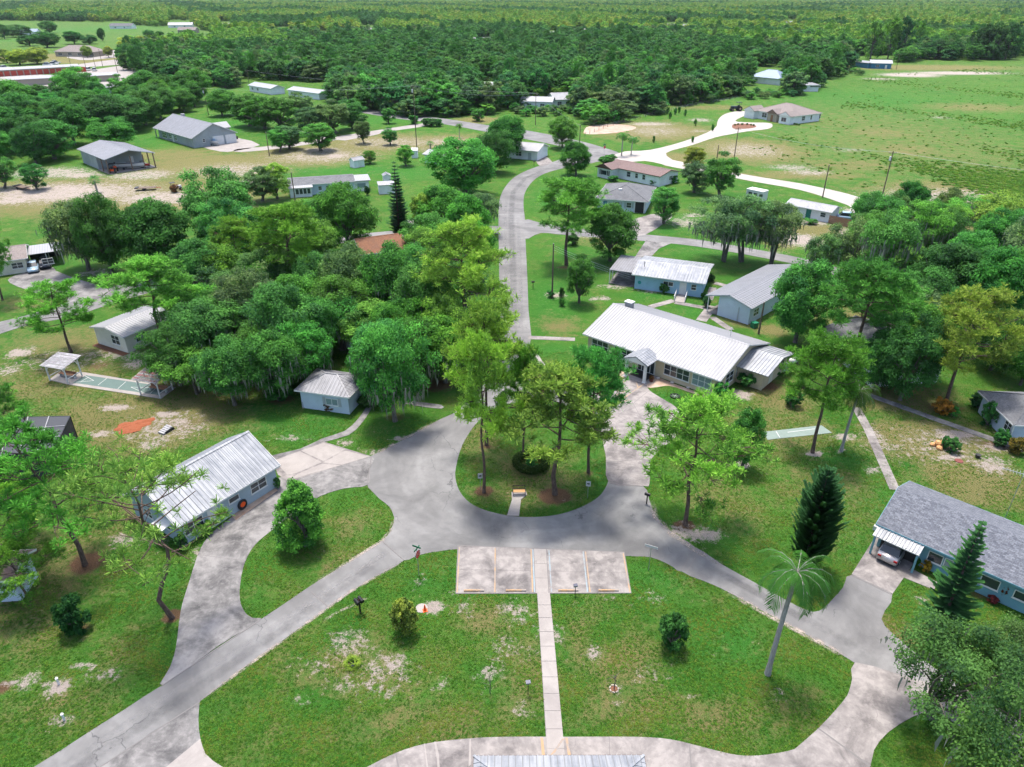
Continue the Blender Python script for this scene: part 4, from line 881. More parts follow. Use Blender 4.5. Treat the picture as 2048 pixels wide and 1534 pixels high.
def house(label, FL, FR, D=8.0, e=2.6, rise=1.3, roof='gable', ov=.5, wall='wall_white', roofm='roof_white', rib=0, wins=(), doors=(), cat='house', name='house', fascia='white', BR=None, BL=None, RR=None, RL=None, ext=0.0, cap=True, world=False, ovs=None, group=None):
    a, b = (Vector((*FL, 0)), Vector((*FR, 0))) if world else (G(*FL, e), G(*FR, e))
    dx = (b - a).normalized(); L0 = (b - a).length + ext; nrm = Vector((-dx.y, dx.x, 0))
    if BR: D = (G(*BR, e) - b).dot(nrm)
    if BL: D = (G(*BL, e) - a).dot(nrm)
    if RR or RL:
        m = (b if RR else a) + nrm * (D / 2); tgt = (RR or RL)[1]; lo, hi = e, e + 6
        for _ in range(40):
            k = (lo + hi) / 2
            if proj_y(m.y, k) > tgt: lo = k
            else: hi = k
        rise = max(.3, min(lo - e, D * .3))
    r = empty(name, (a.x, a.y, 0), math.atan2(dx.y, dx.x), label, cat, group)
    o4 = ovs or (ov, ov, ov, ov)                                   # left, front, right, back
    x0, y0, x1, y1 = o4[0], o4[1], L0 - o4[2], D - o4[3]; th = .12; w = MB()
    if roof in ('gable', 'gabley'):
        sw = roof == 'gabley'
        zt = (lambda x, y: e + rise * (1 - abs(x - L0 / 2) / (L0 / 2)) - th - .004) if sw else (lambda x, y: e + rise * (1 - abs(y - D / 2) / (D / 2)) - th - .004)
    elif roof == 'shed': zt = lambda x, y: e + rise * y / D - th - .004
    elif roof == 'flat': zt = lambda x, y: e - th - .004
    else:
        s = rise / (min(L0, D) / 2); zt = lambda x, y: e + s * min(x, y, L0 - x, D - y) - th - .004
    ring = [(x0, y0), (x1, y0), (x1, y1), (x0, y1)]
    if roof == 'gable': ring = [(x0, y0), (x1, y0), (x1, D / 2), (x1, y1), (x0, y1), (x0, D / 2)]
    if roof == 'gabley': ring = [(x0, y0), (L0 / 2, y0), (x1, y0), (x1, y1), (L0 / 2, y1), (x0, y1)]
    n = len(ring); w.add([(x, y, 0) for x, y in ring] + [(x, y, zt(x, y)) for x, y in ring], [(i, (i + 1) % n, n + (i + 1) % n, n + i) for i in range(n)])
    w.build('wall', wall, r)
    rf = MB()
    if roof in ('gable', 'gabley'):
        gable_roof(rf, L0, D, e, rise, rib, th, swap=roof == 'gabley')
        ro = rf.build('roof', roofm, r)
        if cap:
            c = MB(); z = e + rise
            if roof == 'gable': c.add([(-.02, D / 2 - .17, z - .02), (-.02, D / 2, z + .06), (-.02, D / 2 + .17, z - .02), (L0 + .02, D / 2 - .17, z - .02), (L0 + .02, D / 2, z + .06), (L0 + .02, D / 2 + .17, z - .02)], [(0, 3, 4, 1), (1, 4, 5, 2), (0, 1, 2), (5, 4, 3)])
            else: c.add([(L0 / 2 - .17, -.02, z - .02), (L0 / 2, -.02, z + .06), (L0 / 2 + .17, -.02, z - .02), (L0 / 2 - .17, D + .02, z - .02), (L0 / 2, D + .02, z + .06), (L0 / 2 + .17, D + .02, z - .02)], [(1, 4, 3, 0), (2, 5, 4, 1), (2, 1, 0), (3, 4, 5)])
            c.build('ridge_cap', roofm, ro)
    elif roof == 'hip':
        if L0 >= D: q0, q1 = (D / 2, D / 2), (L0 - D / 2, D / 2)
        else: q0, q1 = (L0 / 2, L0 / 2), (L0 / 2, D - L0 / 2)
        z = e + rise
        V = [(0, 0, e), (L0, 0, e), (L0, D, e), (0, D, e), (*q0, z), (*q1, z), (0, 0, e - th), (L0, 0, e - th), (L0, D, e - th), (0, D, e - th)]
        F = [(0, 1, 5, 4), (1, 2, 5), (2, 3, 4, 5), (3, 0, 4)] if L0 >= D else [(0, 1, 4), (1, 2, 5, 4), (2, 3, 5), (3, 0, 4, 5)]
        rf.add(V, F + [(0, 6, 7, 1), (1, 7, 8, 2), (2, 8, 9, 3), (3, 9, 6, 0), (6, 9, 8, 7)])
        if rib:
            s = rise / (min(L0, D) / 2)
            for k in range(1, int(L0 / rib)):
                x = k * rib; d = min(x, L0 - x, D / 2)
                for b0, b1 in ((0, d), (D, D - d)):
                    rf.bar((x, b0, e + .015), (x, b1, e + s * d + .015), .06, .04)
            for k in range(1, int(D / rib)):
                y = k * rib; d = min(y, D - y, L0 / 2)
                for b0, b1 in ((0, d), (L0, L0 - d)):
                    rf.bar((b0, y, e + .015), (b1, y, e + s * d + .015), .06, .04)
        ro = rf.build('roof', roofm, r)
        c = MB()
        for cx, cyy, q in ((0, 0, q0), (L0, 0, q1 if L0 >= D else q0), (L0, D, q1), (0, D, q0 if L0 >= D else q1)): c.bar((cx, cyy, e + .02), (*q, z + .02), .16, .05)
        c.bar((*q0, z + .02), (*q1, z + .02), .18, .06) if (Vector(q0) - Vector(q1)).length > .1 else None
        c.build('ridge_cap', roofm, ro)
    else:
        zz = rise if roof == 'shed' else .0
        rf.add([(0, 0, e), (L0, 0, e), (L0, D, e + zz), (0, D, e + zz), (0, 0, e - th), (L0, 0, e - th), (L0, D, e + zz - th), (0, D, e + zz - th)], [(0, 1, 2, 3), (7, 6, 5, 4), (0, 4, 5, 1), (1, 5, 6, 2), (2, 6, 7, 3), (3, 7, 4, 0)])
        if rib:
            for k in range(int(L0 / rib) + 1):
                x = min(max(.04, k * rib), L0 - .04); rf.bar((x, .01, e + .016), (x, D - .01, e + zz + .016), .06, .04)
        ro = rf.build('roof', roofm, r)
    if roof in ('gable', 'hip') and fascia:
        MB().box(0, -.03, e - .17, L0, -.002, e - .01).build('fascia', fascia, r); MB().box(0, D + .002, e - .17, L0, D + .03, e - .01).build('fascia', fascia, r)
        if roof == 'hip':
            MB().box(-.03, 0, e - .17, -.002, D, e - .01).build('fascia', fascia, r); MB().box(L0 + .002, 0, e - .17, L0 + .03, D, e - .01).build('fascia', fascia, r)
        if roof == 'gable':
            for x in (-.016, L0 + .016):
                MB().bar((x, 0, e - .09), (x, D / 2, e + rise - .09), .028, .16).bar((x, D, e - .09), (x, D / 2, e + rise - .09), .028, .16).build('bargeboard', fascia, r)
    if roof == 'gabley' and fascia:
        for y in (-.016, D + .016):
            MB().bar((0, y, e - .09), (L0 / 2, y, e + rise - .09), .028, .16).bar((L0, y, e - .09), (L0 / 2, y, e + rise - .09), .028, .16).build('bargeboard', fascia, r)
        MB().box(-.03, 0, e - .17, -.002, D, e - .01).build('fascia', fascia, r); MB().box(L0 + .002, 0, e - .17, L0 + .03, D, e - .01).build('fascia', fascia, r)
    dims = (L0, D, x0, y0, x1, y1)
    for q in wins: window(r, q[0], dims, *q[1:])
    for q in doors: door(r, q[0], dims, *q[1:])
    return r, dims
def posts(r, pts, h, mat='white', w=.12):
    for x, y in pts: MB().box(x - w / 2, y - w / 2, 0, x + w / 2, y + w / 2, h).build('post', mat, r)

# --- community hall
r, d = house('long community hall with a bright white metal roof and beige walls', (1165.5, 667), (1441, 762), e=2.7, BL=(1269, 605), RL=(1218, 606.5), wall='wall_beige', roofm='roof_white', rib=.42, ov=.55, cat='hall', name='community_hall',
    wins=[('F', 2.0, 2.6, .75, 1.45, 3), ('F', 5.75, 2.9, .75, 1.45, 3), ('F', 13.7, 3.5, .75, 1.45, 4), ('F', 17.15, 2.5, .75, 1.45, 3, 'blind_glass'), ('R', 3.2, 2.0, .8, 1.4, 2), ('R', 6.6, 3.0, .8, 1.4, 3)], doors=[])
L0, D0, x0, y0, x1, y1 = d; HALL = r
for a, b in ((0.2, 2.2), (6.2, 7.6)):  # dark entrance glazing beside the porch
    pass
ex = L0 * .487                                       # porch on the front
en = MB().box(ex - 1.3, y0 - .05, .05, ex + 1.3, y0 + .02, 2.15).build('entrance', 'white', r)
for k in range(4): MB().box(ex - 1.2 + k * .62, y0 - .07, .15, ex - .72 + k * .62, y0 - .04, 2.05).build('pane', 'glass', en)
pr = MB(); gable_roof(pr, 3.6, 3.1, 2.62, .75, .4, .1, ex - 1.8, -2.35, True); pr.build('porch_roof', 'roof_white_worn', r)
MB().add([(ex - 1.7, -2.36, 2.5), (ex + 1.7, -2.36, 2.5), (ex, -2.36, 3.22), (ex - 1.7, -2.30, 2.5), (ex + 1.7, -2.30, 2.5), (ex, -2.30, 3.22)], [(0, 1, 2), (5, 4, 3), (0, 3, 4, 1)]).build('porch_gable', 'white', r)
for sx in (-1.35, 1.35): MB().box(ex + sx - .16, -2.2, 0, ex + sx + .16, -1.88, 2.52).box(ex + sx - .22, -2.26, 0, ex + sx + .22, -1.82, .14).build('column', 'white', r)
MB().box(ex - 1.9, -2.4, 0, ex + 1.9, y0 - .06, .06).build('porch_floor', 'concrete_pale', r)
MB().box(ex - 1.3, -1.4, .06, ex + 1.3, y0 - .1, .085).build('door_mat', 'dark', r)
ch = MB().box(1.7, D0 / 2 + .35, 3.9, 2.7, D0 / 2 + 1.15, 5.5).build('chimney', 'weathered_white', r); MB().box(1.6, D0 / 2 + .27, 5.5, 2.8, D0 / 2 + 1.23, 5.62).build('chimney_cap', 'white', ch)
MB().tube([(L0 * .82, D0 * .68, 3.6), (L0 * .82, D0 * .68, 5.4)], .05, 6).build('vent_pipe', 'white', r)
# side annex of the hall
an = MB().box(x1 + .003, D0 * .42, 0, x1 + 3.4, D0 * .94, 2.35).build('annex_wall', 'wall_beige', r)
ar = MB(); gable_roof(ar, 4.3, D0 * .60, 2.45, .95, .42, .1, x1 - .1, D0 * .38); ar.build('annex_roof', 'roof_white_worn', r)
MB().box(x1 + 3.402, D0 * .56, .1, x1 + 3.45, D0 * .64, 2.1).build('annex_door', 'wall_cream', r)
for k in range(3): MB().box(x1 + 3.402, D0 * (.76 + .04 * k), 1.2, x1 + 3.45, D0 * (.785 + .04 * k), 1.9).build('annex_pane', 'glass', an)
# --- pale blue cottage with the ramp
r, d = house('sky blue cottage with ribbed white metal roof and a railed ramp, behind the hall', (1263.6, 548.4), (1411.2, 567.5), e=2.6, BL=(1290.2, 511.2), RL=(1278.6, 519.6), wall='wall_blue', roofm='roof_white_worn', rib=.5, ov=.5, name='cottage',
    wins=[('F', 5.5, 1.6, 1.25, .7, 2, 'glass', 'white', False), ('F', 9.6, .8, 1.1, .9)], doors=[('F', 7.9, .95, 2.05, 'white')])
L0, D0, x0, y0, x1, y1 = d
rm = MB().prism([(7.7, y0 - 3.4), (9.3, y0 - 3.4), (9.2, y0 - .05), (7.6, y0 - .05)], 0, .10); rm.build('ramp', 'concrete_pale', r)
for xx in (7.5, 9.2):
    q = MB()
    for z in (.45, .9): q.bar((xx + .15, y0 - 3.3, z), (xx, y0 - .1, z + .1), .06)
    for k in range(8): q.bar((xx + .15 - .02 * k, y0 - 3.3 + k * .45, .05), (xx + .15 - .02 * k, y0 - 3.3 + k * .45, .95), .045)
    q.build('ramp_railing', 'white', r)
pc = MB().box(-4.1, 1.2, 2.35, .3, D0 - .6, 2.45).build('carport_roof', 'roof_galv', r); MB().box(-4.1, 1.2, 0, x0 - .01, D0 - .6, .05).build('carport_floor', 'concrete_stained', r)
posts(r, [(-4.0, 1.4), (-4.0, 3.4), (-4.0, D0 - .9), (-1.6, D0 - .9)], 2.35)
MB().lathe([(.02, .0), (.28, 0), (.3, .03), (.28, .06), (.02, .06)], 14).build('hose_reel', 'teal_paint', r, loc=(1.3, y0 - .03, 1.2)).rotation_euler = (math.pi / 2, 0, 0)
MB().tube([(1.4, D0 * .3, 3.0), (1.4, D0 * .3, 4.0)], .06, 6).build('vent_pipe', 'black_metal', r)
# --- pale blue workshop with the grey roof
r, d = house('pale blue gabled outbuilding with grey metal roof and blank end wall, beside the hall', (1411.7, 589.7), (1504, 617.5), e=2.8, BL=(1537, 530), rise=1.05, roof='gabley', wall='wall_paleblue', roofm='roof_grey', rib=.6, ovs=(2.1, .4, .4, .4), name='outbuilding', cat='outbuilding', fascia='trim_grey',
    wins=[('R', 2.0, 1.5, .9, 1.1, 2)])
posts(r, [(.3, .5), (.3, 5.0), (.3, 9.5)], 2.6)
MB().box(.1, .3, 0, 2.1, d[1] - .4, .05).build('porch_floor', 'concrete_stained', r)
MB().tube([(5.5, d[3] - .06, 0), (5.5, d[3] - .06, 2.3)], .05, 6).build('conduit', 'trim_grey', r)
# --- grey hip roofed house with carport
r, d = house('pale house with weathered grey hip roof, shuttered windows and open carport', (1190, 396), (1297, 404), e=2.7, BR=(1312, 373.5), rise=2.0, roof='hip', wall='wall_paleblue', roofm='shingle_worn', ov=.6,
    wins=[('F', 4.4, 1.1, .95, 1.1), ('F', 7.0, 1.1, .95, 1.1)], doors=[('F', 1.7, .95, 2.05, 'deep_blue')])
L0, D0, x0, y0, x1, y1 = d
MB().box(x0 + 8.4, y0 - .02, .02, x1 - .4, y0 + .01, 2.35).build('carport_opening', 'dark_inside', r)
posts(r, [(x1 - .25, y0 - .12), (x0 + 8.3, y0 - .1)], 2.6, 'white', .22)
for px_ in (3.55, 5.25, 6.15, 7.85): MB().box(x0 + px_ - .18, y0 - .04, .9, x0 + px_ + .18, y0 - .005, 2.1).build('shutter', 'trim_grey', r)
MB().box(x0 + .9, y0 - 1.2, 0, x0 + 2.6, y0 - .02, .16).build('stoop', 'concrete_pale', r)
MB().box(4.6, 3.6, 3.9, 5.3, 4.2, 4.25).build('roof_vent', 'white', r)
# --- brown roofed house
r, d = house('long white house with brown shingle roof and dark trim near the stop sign', (1211, 331), (1320.6, 353.3), e=2.7, BR=(1358, 341.6), RR=(1339, 339.8), roof='gable', wall='wall_white', roofm='shingle_brown', ov=.5, fascia='trim_brown',
    wins=[('F', 7.0, 1.2, .9, 1.3), ('F', 9.6, .9, 1.0, 1.2), ('F', 11.9, .9, 1.0, 1.2), ('R', 4.8, 1.3, 1.0, 1.0, 2)])
L0, D0, x0, y0, x1, y1 = d
MB().box(-.8, -2.2, 0, 4.0, y0 - .003, 2.5).build('wing_wall', 'wall_white', r)
w_ = MB(); gable_roof(w_, 5.8, 7.0, 2.7, 1.1, 0, .12, -1.3, -2.8, True); w_.build('wing_roof', 'shingle_brown', r)
f = MB().box(.2, -2.26, .85, 3.0, -2.19, 2.05).build('window', 'white', r); MB().box(.85, -2.29, .92, 2.35, -2.25, 1.98).build('pane', 'glass', f)
for k in (.0, .5, 2.55, 3.05): MB().box(k, -2.31, .85, k + .3, -2.255, 2.1).build('shutter', 'dark', r)
MB().add([(-1.25, -2.83, 2.62), (4.45, -2.83, 2.62), (1.6, -2.83, 3.7)], [(0, 1, 2)]).build('gable_panel', 'trim_brown', r)
# --- small white building with green door, plank fence
r, d = house('low white building with a dark green door and pale shingle roof beside the shell lane', (1569.9, 408), (1663.9, 425.3), e=2.3, D=5.6, rise=.8, wall='wall_white', roofm='shingle_white', ov=.35,
    wins=[('F', 2.0, 1.1, .9, 1.0), ('F', 8.1, 1.1, .95, .9)], doors=[('F', 5.0, 1.1, 2.0, 'green_paint')], name='bungalow')
def plank_fence(label, pts, h, mat, step=.16, name='plank_fence'):
    A = G(*pts[0]); r = empty(name, A, 0, label, 'fence'); pm = MB().box(0, -.012, 0, step * .92, .012, h).mesh('plank', mat)
    for p, q in zip(pts[:-1], pts[1:]):
        P, Q = G(*p), G(*q); n = int((Q - P).length / step); a = math.atan2(Q.y - P.y, Q.x - P.x)
        for k in range(n):
            o = child('plank', pm, r, (P - A) + (Q - P) * (k / n), (0, 0, a)); o.location.z = prg.uniform(-.03, .03)
        MB().bar(P - A + Vector((0, .04, h * .3)), Q - A + Vector((0, .04, h * .3)), .06).bar(P - A + Vector((0, .04, h * .8)), Q - A + Vector((0, .04, h * .8)), .06).build('rail', mat, r)
plank_fence('brown wooden plank fence running from the white building with the green door', [(1656, 446), (1726, 461)], 1.7, 'fence_wood')
# --- new house on the meadow
r, d = house('new pale house with taupe hip roof, front gables and circular drive on the meadow', (1508, 220), (1589, 232.8), e=2.9, BR=(1626, 223), rise=3.0, roof='hip', wall='wall_white', roofm='shingle_tan', ov=.5,
    wins=[('F', 4.4, 2.2, .8, 1.6, 2), ('R', 5.5, 1.6, .9, 1.5, 2), ('R', 10, .8, .9, 1.5), ('R', 15, .8, .9, 1.5)])
L0, D0, x0, y0, x1, y1 = d
for gx, gw, gd, wl in ((-3.2, 5.4, 2.4, 'wall_white'), (7.0, 5.2, 1.4, 'wall_tan'), (L0 - 5.6, 5.6, 2.2, 'wall_white')):
    MB().box(gx + .4, y0 - gd, 0, gx + gw - .4, y0 + .6, 2.75).build('wing_wall', wl, r)
    q = MB(); gable_roof(q, gw, gd + 4.2, 2.9, 1.5, 0, .12, gx, y0 - gd - .35, True); q.build('wing_roof', 'shingle_tan', r)
    MB().add([(gx + .1, y0 - gd - .37, 2.82), (gx + gw - .1, y0 - gd - .37, 2.82), (gx + gw / 2, y0 - gd - .37, 4.22)], [(0, 1, 2)]).build('gable_panel', 'wall_brown' if wl == 'wall_tan' else 'white', r)
f = MB().box(L0 - 4.3, y0 - 2.25, .8, L0 - 2.0, y0 - 2.19, 2.3).build('window', 'white', r); MB().box(L0 - 4.2, y0 - 2.28, .87, L0 - 3.2, y0 - 2.24, 2.23).build('pane', 'glass', f); MB().box(L0 - 3.1, y0 - 2.28, .87, L0 - 2.1, y0 - 2.24, 2.23).build('pane', 'glass', f)
MB().box(9.1, y0 - 1.46, .02, 10.1, y0 - 1.39, 2.3).build('door', 'wood_brown', r)
# --- far sheds and houses beyond the meadow
house('white shed with grey roof and dark upper band at the meadow edge', (1597, 170.5), (1641, 170), e=3.0, D=6, rise=.9, roof='hip', wall='wall_white', roofm='roof_grey', name='shed', cat='shed', wins=[('F', 2.5, 3.6, 2.0, .7, 3), ('F', 8.4, 5.2, 2.0, .7, 4)], doors=[('F', 4.9, 1.0, 2.0, 'white')])
house('house with large blue metal roof tucked into the trees at the meadow corner', (1497, 152), (1562, 158), e=3.2, D=14, rise=3.4, roof='hip', wall='wall_white', roofm='roof_blue', rib=1.2, wins=[('F', 4, 2, .9, 1.3, 2)])
house('deep blue cabin with low grey roof, first of two at the forest edge', (1700, 122), (1737, 126), e=3.2, D=7, rise=.8, wall='deep_blue', roofm='roof_grey', name='cabin', wins=[('F', 3.5, 1.6, 1, 1.2, 2)])
house('deep blue cabin with pale gable roof, beside the other blue cabin', (1741, 126), (1786, 127), e=3.2, D=9, rise=1.6, roof='gable', wall='deep_blue', roofm='roof_red_trim', name='cabin', wins=[('F', 4, 2, 1, 1.2, 2)], doors=[('F', 9, 1, 2.1, 'white')])
# --- large grey house on the left with garage doors
r, d = house('large grey house with long pale metal gable roof and two white garage doors', (305.2, 255.4), (382.6, 277.3), e=3.0, BR=(472.2, 264.2), RR=(424.8, 246.6), wall='wall_grey', roofm='roof_grey', rib=.7, ovs=(2.6, .6, .4, .6),
    wins=[('F', 4.5, 3.4, .5, 1.7, 3), ('F', 9.0, 1.6, .9, 1.3, 2), ('F', 13.2, 1.6, .9, 1.3, 2), ('R', 3.4, .8, 1.4, 1.0)], doors=[('F', 11.0, 1.0, 2.1, 'white'), ('R', 8.2, 3.4, 2.6, 'white'), ('R', 12.4, 3.4, 2.6, 'white')])
L0, D0 = d[:2]; posts(r, [(.4, .5), (.4, 4)], 2.9, 'wall_grey', .25)
q = MB(); gable_roof(q, 5.5, 7, 3.0, 1.6, 0, .1, L0 * .42, D0 - 3.4, True); q.build('dormer_roof', 'roof_grey', r); MB().box(L0 * .42 + .4, D0 - .6, 0, L0 * .42 + 5.1, D0 + 3.1, 2.95).build('dormer_wall', 'wall_grey', r)
MB().box(4.2, D0 * .55, 4.0, 5.4, D0 * .55 + 1, 7.0).build('chimney', 'weathered_white', r)
# --- open barn
r, d = house('open pole barn with shallow grey metal roof sheltering a boat', (153.2, 297.6), (208.6, 319.5), e=3.9, BR=(310.5, 305.5), RR=(256, 300.2), wall='wall_grey', roofm='roof_grey', rib=.8, ovs=(.6, .6, 8.6, .6), name='barn', cat='barn', fascia='trim_grey', doors=[('R', 9.0, 1.0, 2.1, 'white')])
L0, D0 = d[:2]; posts(r, [(L0 - .5, .5), (L0 - 4.6, .5), (L0 - .5, D0 * .5), (L0 - .5, D0 - .5), (L0 - 4.6, D0 - .5), (L0 - .5, D0 * .75)], 3.78, 'wall_brown', .25)
MB().box(L0 - 8.6, .3, 0, L0 - .2, D0 - .3, .08).build('barn_floor', 'concrete_pale', r)
BARN = r
# --- storage rows
r, d = house('long storage building with white roof and blank tan back wall', (12, 160), (237, 149), e=3.2, D=9, rise=.9, wall='wall_tan', roofm='roof_white', rib=2.0, name='storage_building', cat='storage building')
r, d = house('self storage row with a line of red roll-up doors', (-12, 141), (159, 132), e=3.4, D=9, rise=.9, wall='wall_tan', roofm='roof_white', rib=2.0, name='storage_building', cat='storage building')
for k in range(14): MB().box(1.2 + k * 3.3, d[3] - .05, .05, 3.9 + k * 3.3, d[3] - .003, 2.7).build('roll_up_door', 'red_door', r)
house('small dark grey shed among the trees near the storage rows', (201, 175), (238, 174), e=3.0, D=6, rise=.7, wall='wall_grey', roofm='roof_grey', name='shed', cat='shed')
house('pale metal roof half hidden by trees below the storage rows', (72, 203), (96, 203), e=3.0, D=6, rise=.7, wall='wall_white', roofm='roof_blue', name='shed', cat='shed')
house('low pale blue roof showing between the trees by the grey shed', (213, 200), (243, 198), e=3.0, D=5, rise=.6, wall='wall_white', roofm='roof_blue', name='shed', cat='shed')
r, d = house('wide beige house with tan hip roof on the dry field', (107, 103), (185, 104), e=3.4, D=16, rise=4.0, roof='hip', wall='wall_tan', roofm='shingle_tan', wins=[('F', 4, 3, .8, 1.8, 3), ('F', 12, 3, .8, 1.8, 3), ('F', 20, 3, .8, 1.8, 3), ('F', 30, 3, .8, 1.8, 3)])
r, d = house('pale bungalow behind the trees, at the edge of the woods', (495, 170), (541, 177.5), e=2.8, D=8, rise=1.2, wall='wall_white', roofm='roof_red_trim', name='bungalow', wins=[('F', 3, 1.6, .9, 1.1, 2), ('F', 8, 1.6, .9, 1.1, 2)])
r, d = house('white bungalow with grey windows beside the woods and the power line', (573, 179), (637, 187), e=2.8, D=8, rise=1.1, wall='wall_white', roofm='roof_red_trim', name='bungalow', wins=[('F', 2.5, 1.6, .9, 1.1, 2), ('F', 6, 1.6, .9, 1.1, 2), ('F', 9.5, 1.6, .9, 1.1, 2)], doors=[('F', 4.2, 1, 2, 'trim_grey')])
# --- white and pale blue house with teal door
r, d = house('long pale blue house with a bright teal front door and flat roofed end room', (575.4, 371.4), (710.8, 362.8), e=2.6, D=8.5, RL=(571, 358), wall='wall_paleblue', roofm='shingle_worn', ov=.4,
    wins=[('F', 7.0, .8, 1.0, .9), ('F', 8.8, .7, 1.0, .9), ('F', 13.2, 1.9, .9, 1.2, 2)], doors=[('F', 10.3, 1.0, 2.1, 'teal_paint')])
L0, D0, x0, y0, x1, y1 = d
MB().box(x1 + .003, y0 + .2, 0, x1 + 3.6, y1 - 1.5, 2.55).build('end_room_wall', 'wall_white', r); MB().box(x1 + .1, y0 - .3, 2.56, x1 + 4.1, y1 - 1.2, 2.68).build('end_room_roof', 'roof_white', r)
f = MB().box(x1 + .7, y0 + .14, .8, x1 + 2.9, y0 + .2, 2.0).build('window', 'white', r); MB().box(x1 + .8, y0 + .11, .87, x1 + 2.8, y0 + .15, 1.93).build('pane', 'blind_glass', f)
MB().box(x0 - .1, y0 - 1.7, 0, x0 + 5.0, y0 - .003, 2.2).build('porch_wall', 'wall_white', r); MB().add([(x0 - .3, y0 - 2.0, 2.25), (x0 + 5.3, y0 - 2.0, 2.25), (x0 + 5.3, y0, 2.6), (x0 - .3, y0, 2.6), (x0 - .3, y0 - 2.0, 2.15), (x0 + 5.3, y0 - 2.0, 2.15)], [(0, 1, 2, 3), (0, 4, 5, 1)]).build('porch_roof', 'roof_white', r)
for k in range(4): 
    f = MB().box(x0 + 1.2 + k * .9, y0 - 1.75, .7, x0 + 2.0 + k * .9, y0 - 1.7, 2.0).build('window', 'white', r); MB().box(x0 + 1.26 + k * .9, y0 - 1.77, .76, x0 + 1.94 + k * .9, y0 - 1.74, 1.94).build('pane', 'glass', f)
house('tiny white garden shed with grey gable roof beside the bush', (707, 322), (729.6, 318.3), e=2.0, D=2.6, rise=.7, roof='gable', wall='wall_white', roofm='roof_galv', name='shed', cat='shed', ov=.15, doors=[('F', 1.9, .9, 1.7, 'white')])
house('narrow white shed with a red ridge beside the round tree', (822, 301), (835, 301), e=2.2, D=2, rise=.6, roof='gable', wall='wall_white', roofm='roof_red_trim', name='shed', cat='shed', ov=.1)
house('white carport house with flat white roof behind the large oak', (844, 308), (905, 314), e=2.5, D=7.5, rise=.7, wall='wall_white', roofm='roof_white', wins=[('F', 2.6, 1.6, .8, 1.2, 2, 'glass')])
house('white lean-to shed with flat roof at the foot of the slim conifer', (756, 371), (790, 369), e=2.2, D=3, rise=.3, roof='shed', wall='wall_white', roofm='roof_white', name='shed', cat='shed', ov=.15)
house('tall narrow white shed behind the slim conifer', (766, 352), (782, 351), e=2.6, D=2.4, rise=.5, roof='gabley', wall='wall_white', roofm='roof_galv', name='shed', cat='shed', ov=.12)
house('white house under the trees at the bend of the road', (1008, 297), (1077, 303), e=2.7, D=9, rise=1.4, wall='wall_white', roofm='roof_white', rib=.7, wins=[('F', 4, 1.8, .9, 1.2, 2)], doors=[('F', 7.5, 1.0, 2.0, 'trim_grey')])
house('house with rust brown shingle roof half hidden by oaks', (722, 510), (818, 497), e=2.7, D=8.5, rise=1.7, roof='gable', wall='wall_tan', roofm='shingle_rust')
house('white roofed house buried among the oaks beside the tall pine', (598, 567), (692, 550), e=2.6, D=8.5, rise=1.5, wall='wall_paleblue', roofm='roof_white', rib=.6, wins=[('F', 3, 1.6, .9, 1.1, 2)])
house('pale grey roof among the oaks in the middle of the grove', (690, 672), (770, 655), e=2.6, D=7.5, rise=1.3, wall='wall_paleblue', roofm='roof_white', rib=.6)
house('house with broad pale roof behind the spreading oak', (185, 470), (252, 460), e=2.7, D=15, rise=1.6, wall='wall_teal', roofm='roof_grey', rib=.7, wins=[('F', 3, 1.8, .9, 1.2, 2)])
r, d = house('low cream house with taupe roof and a white carport beside the concrete drive', (-60, 532), (55, 516), e=2.6, D=8.5, rise=1.3, wall='wall_cream', roofm='shingle_tan', ov=.5, wins=[('F', 10.6, 1.7, .9, 1.0, 2), ('F', 6.0, 1.7, .9, 1.0, 2)])
L0, D0 = d[:2]; MB().box(L0 - .2, 2.2, 2.42, L0 + 5.2, D0 - .4, 2.52).build('carport_roof', 'roof_white', r); posts(r, [(L0 + 5.0, 2.4), (L0 + 5.0, D0 - .7), (L0 + 2.6, 2.4), (L0 + 2.6, D0 - .7)], 2.42); MB().box(L0 - .4, D0 - .5, 0, L0 + 5.2, D0 - .4, 2.3).build('carport_screen', 'dark_inside', r)
# --- cream cottage with bright white roof
r, d = house('cream cottage with bright ribbed white metal roof behind the shuffleboard court', (246, 675), (318, 645), e=2.6, D=7.2, RL=(213, 655), wall='wall_cream', roofm='roof_white', rib=.4, ov=.35, name='cottage', ext=3.0,
    wins=[('L', 4.4, 1.7, .9, 1.3, 2), ('F', 2.5, 1.9, 1.0, 1.1, 2)], doors=[('F', 4.6, .9, 2.0, 'wall_cream')])
MB().box(4.2, d[3] - .9, .05, 5.1, d[3] - .1, .85).build('cooling_unit', 'galvanised', r)
MB().box(d[2] - .9, d[3] - .1, 0, d[2] - .02, d[5] + .1, .04).build('mulch_strip', 'mulch', r)
# --- small grey house under the oaks by the circle
r, d = house('small pale house with grey ribbed hip roof under the oaks near the turning circle', (588, 780), (698.6, 795), e=2.6, D=5.6, rise=1.2, roof='hip', wall='wall_paleblue', roofm='roof_galv', rib=.45, ov=.45,
    wins=[('F', 4.0, 1.5, .95, .85, 2, 'blind_glass', 'white', False)])
for k in (3.0, 5.0): MB().box(d[2] + k - .18, d[3] - .04, .85, d[2] + k + .18, d[3] - .004, 1.95).build('shutter', 'trim_grey', r)
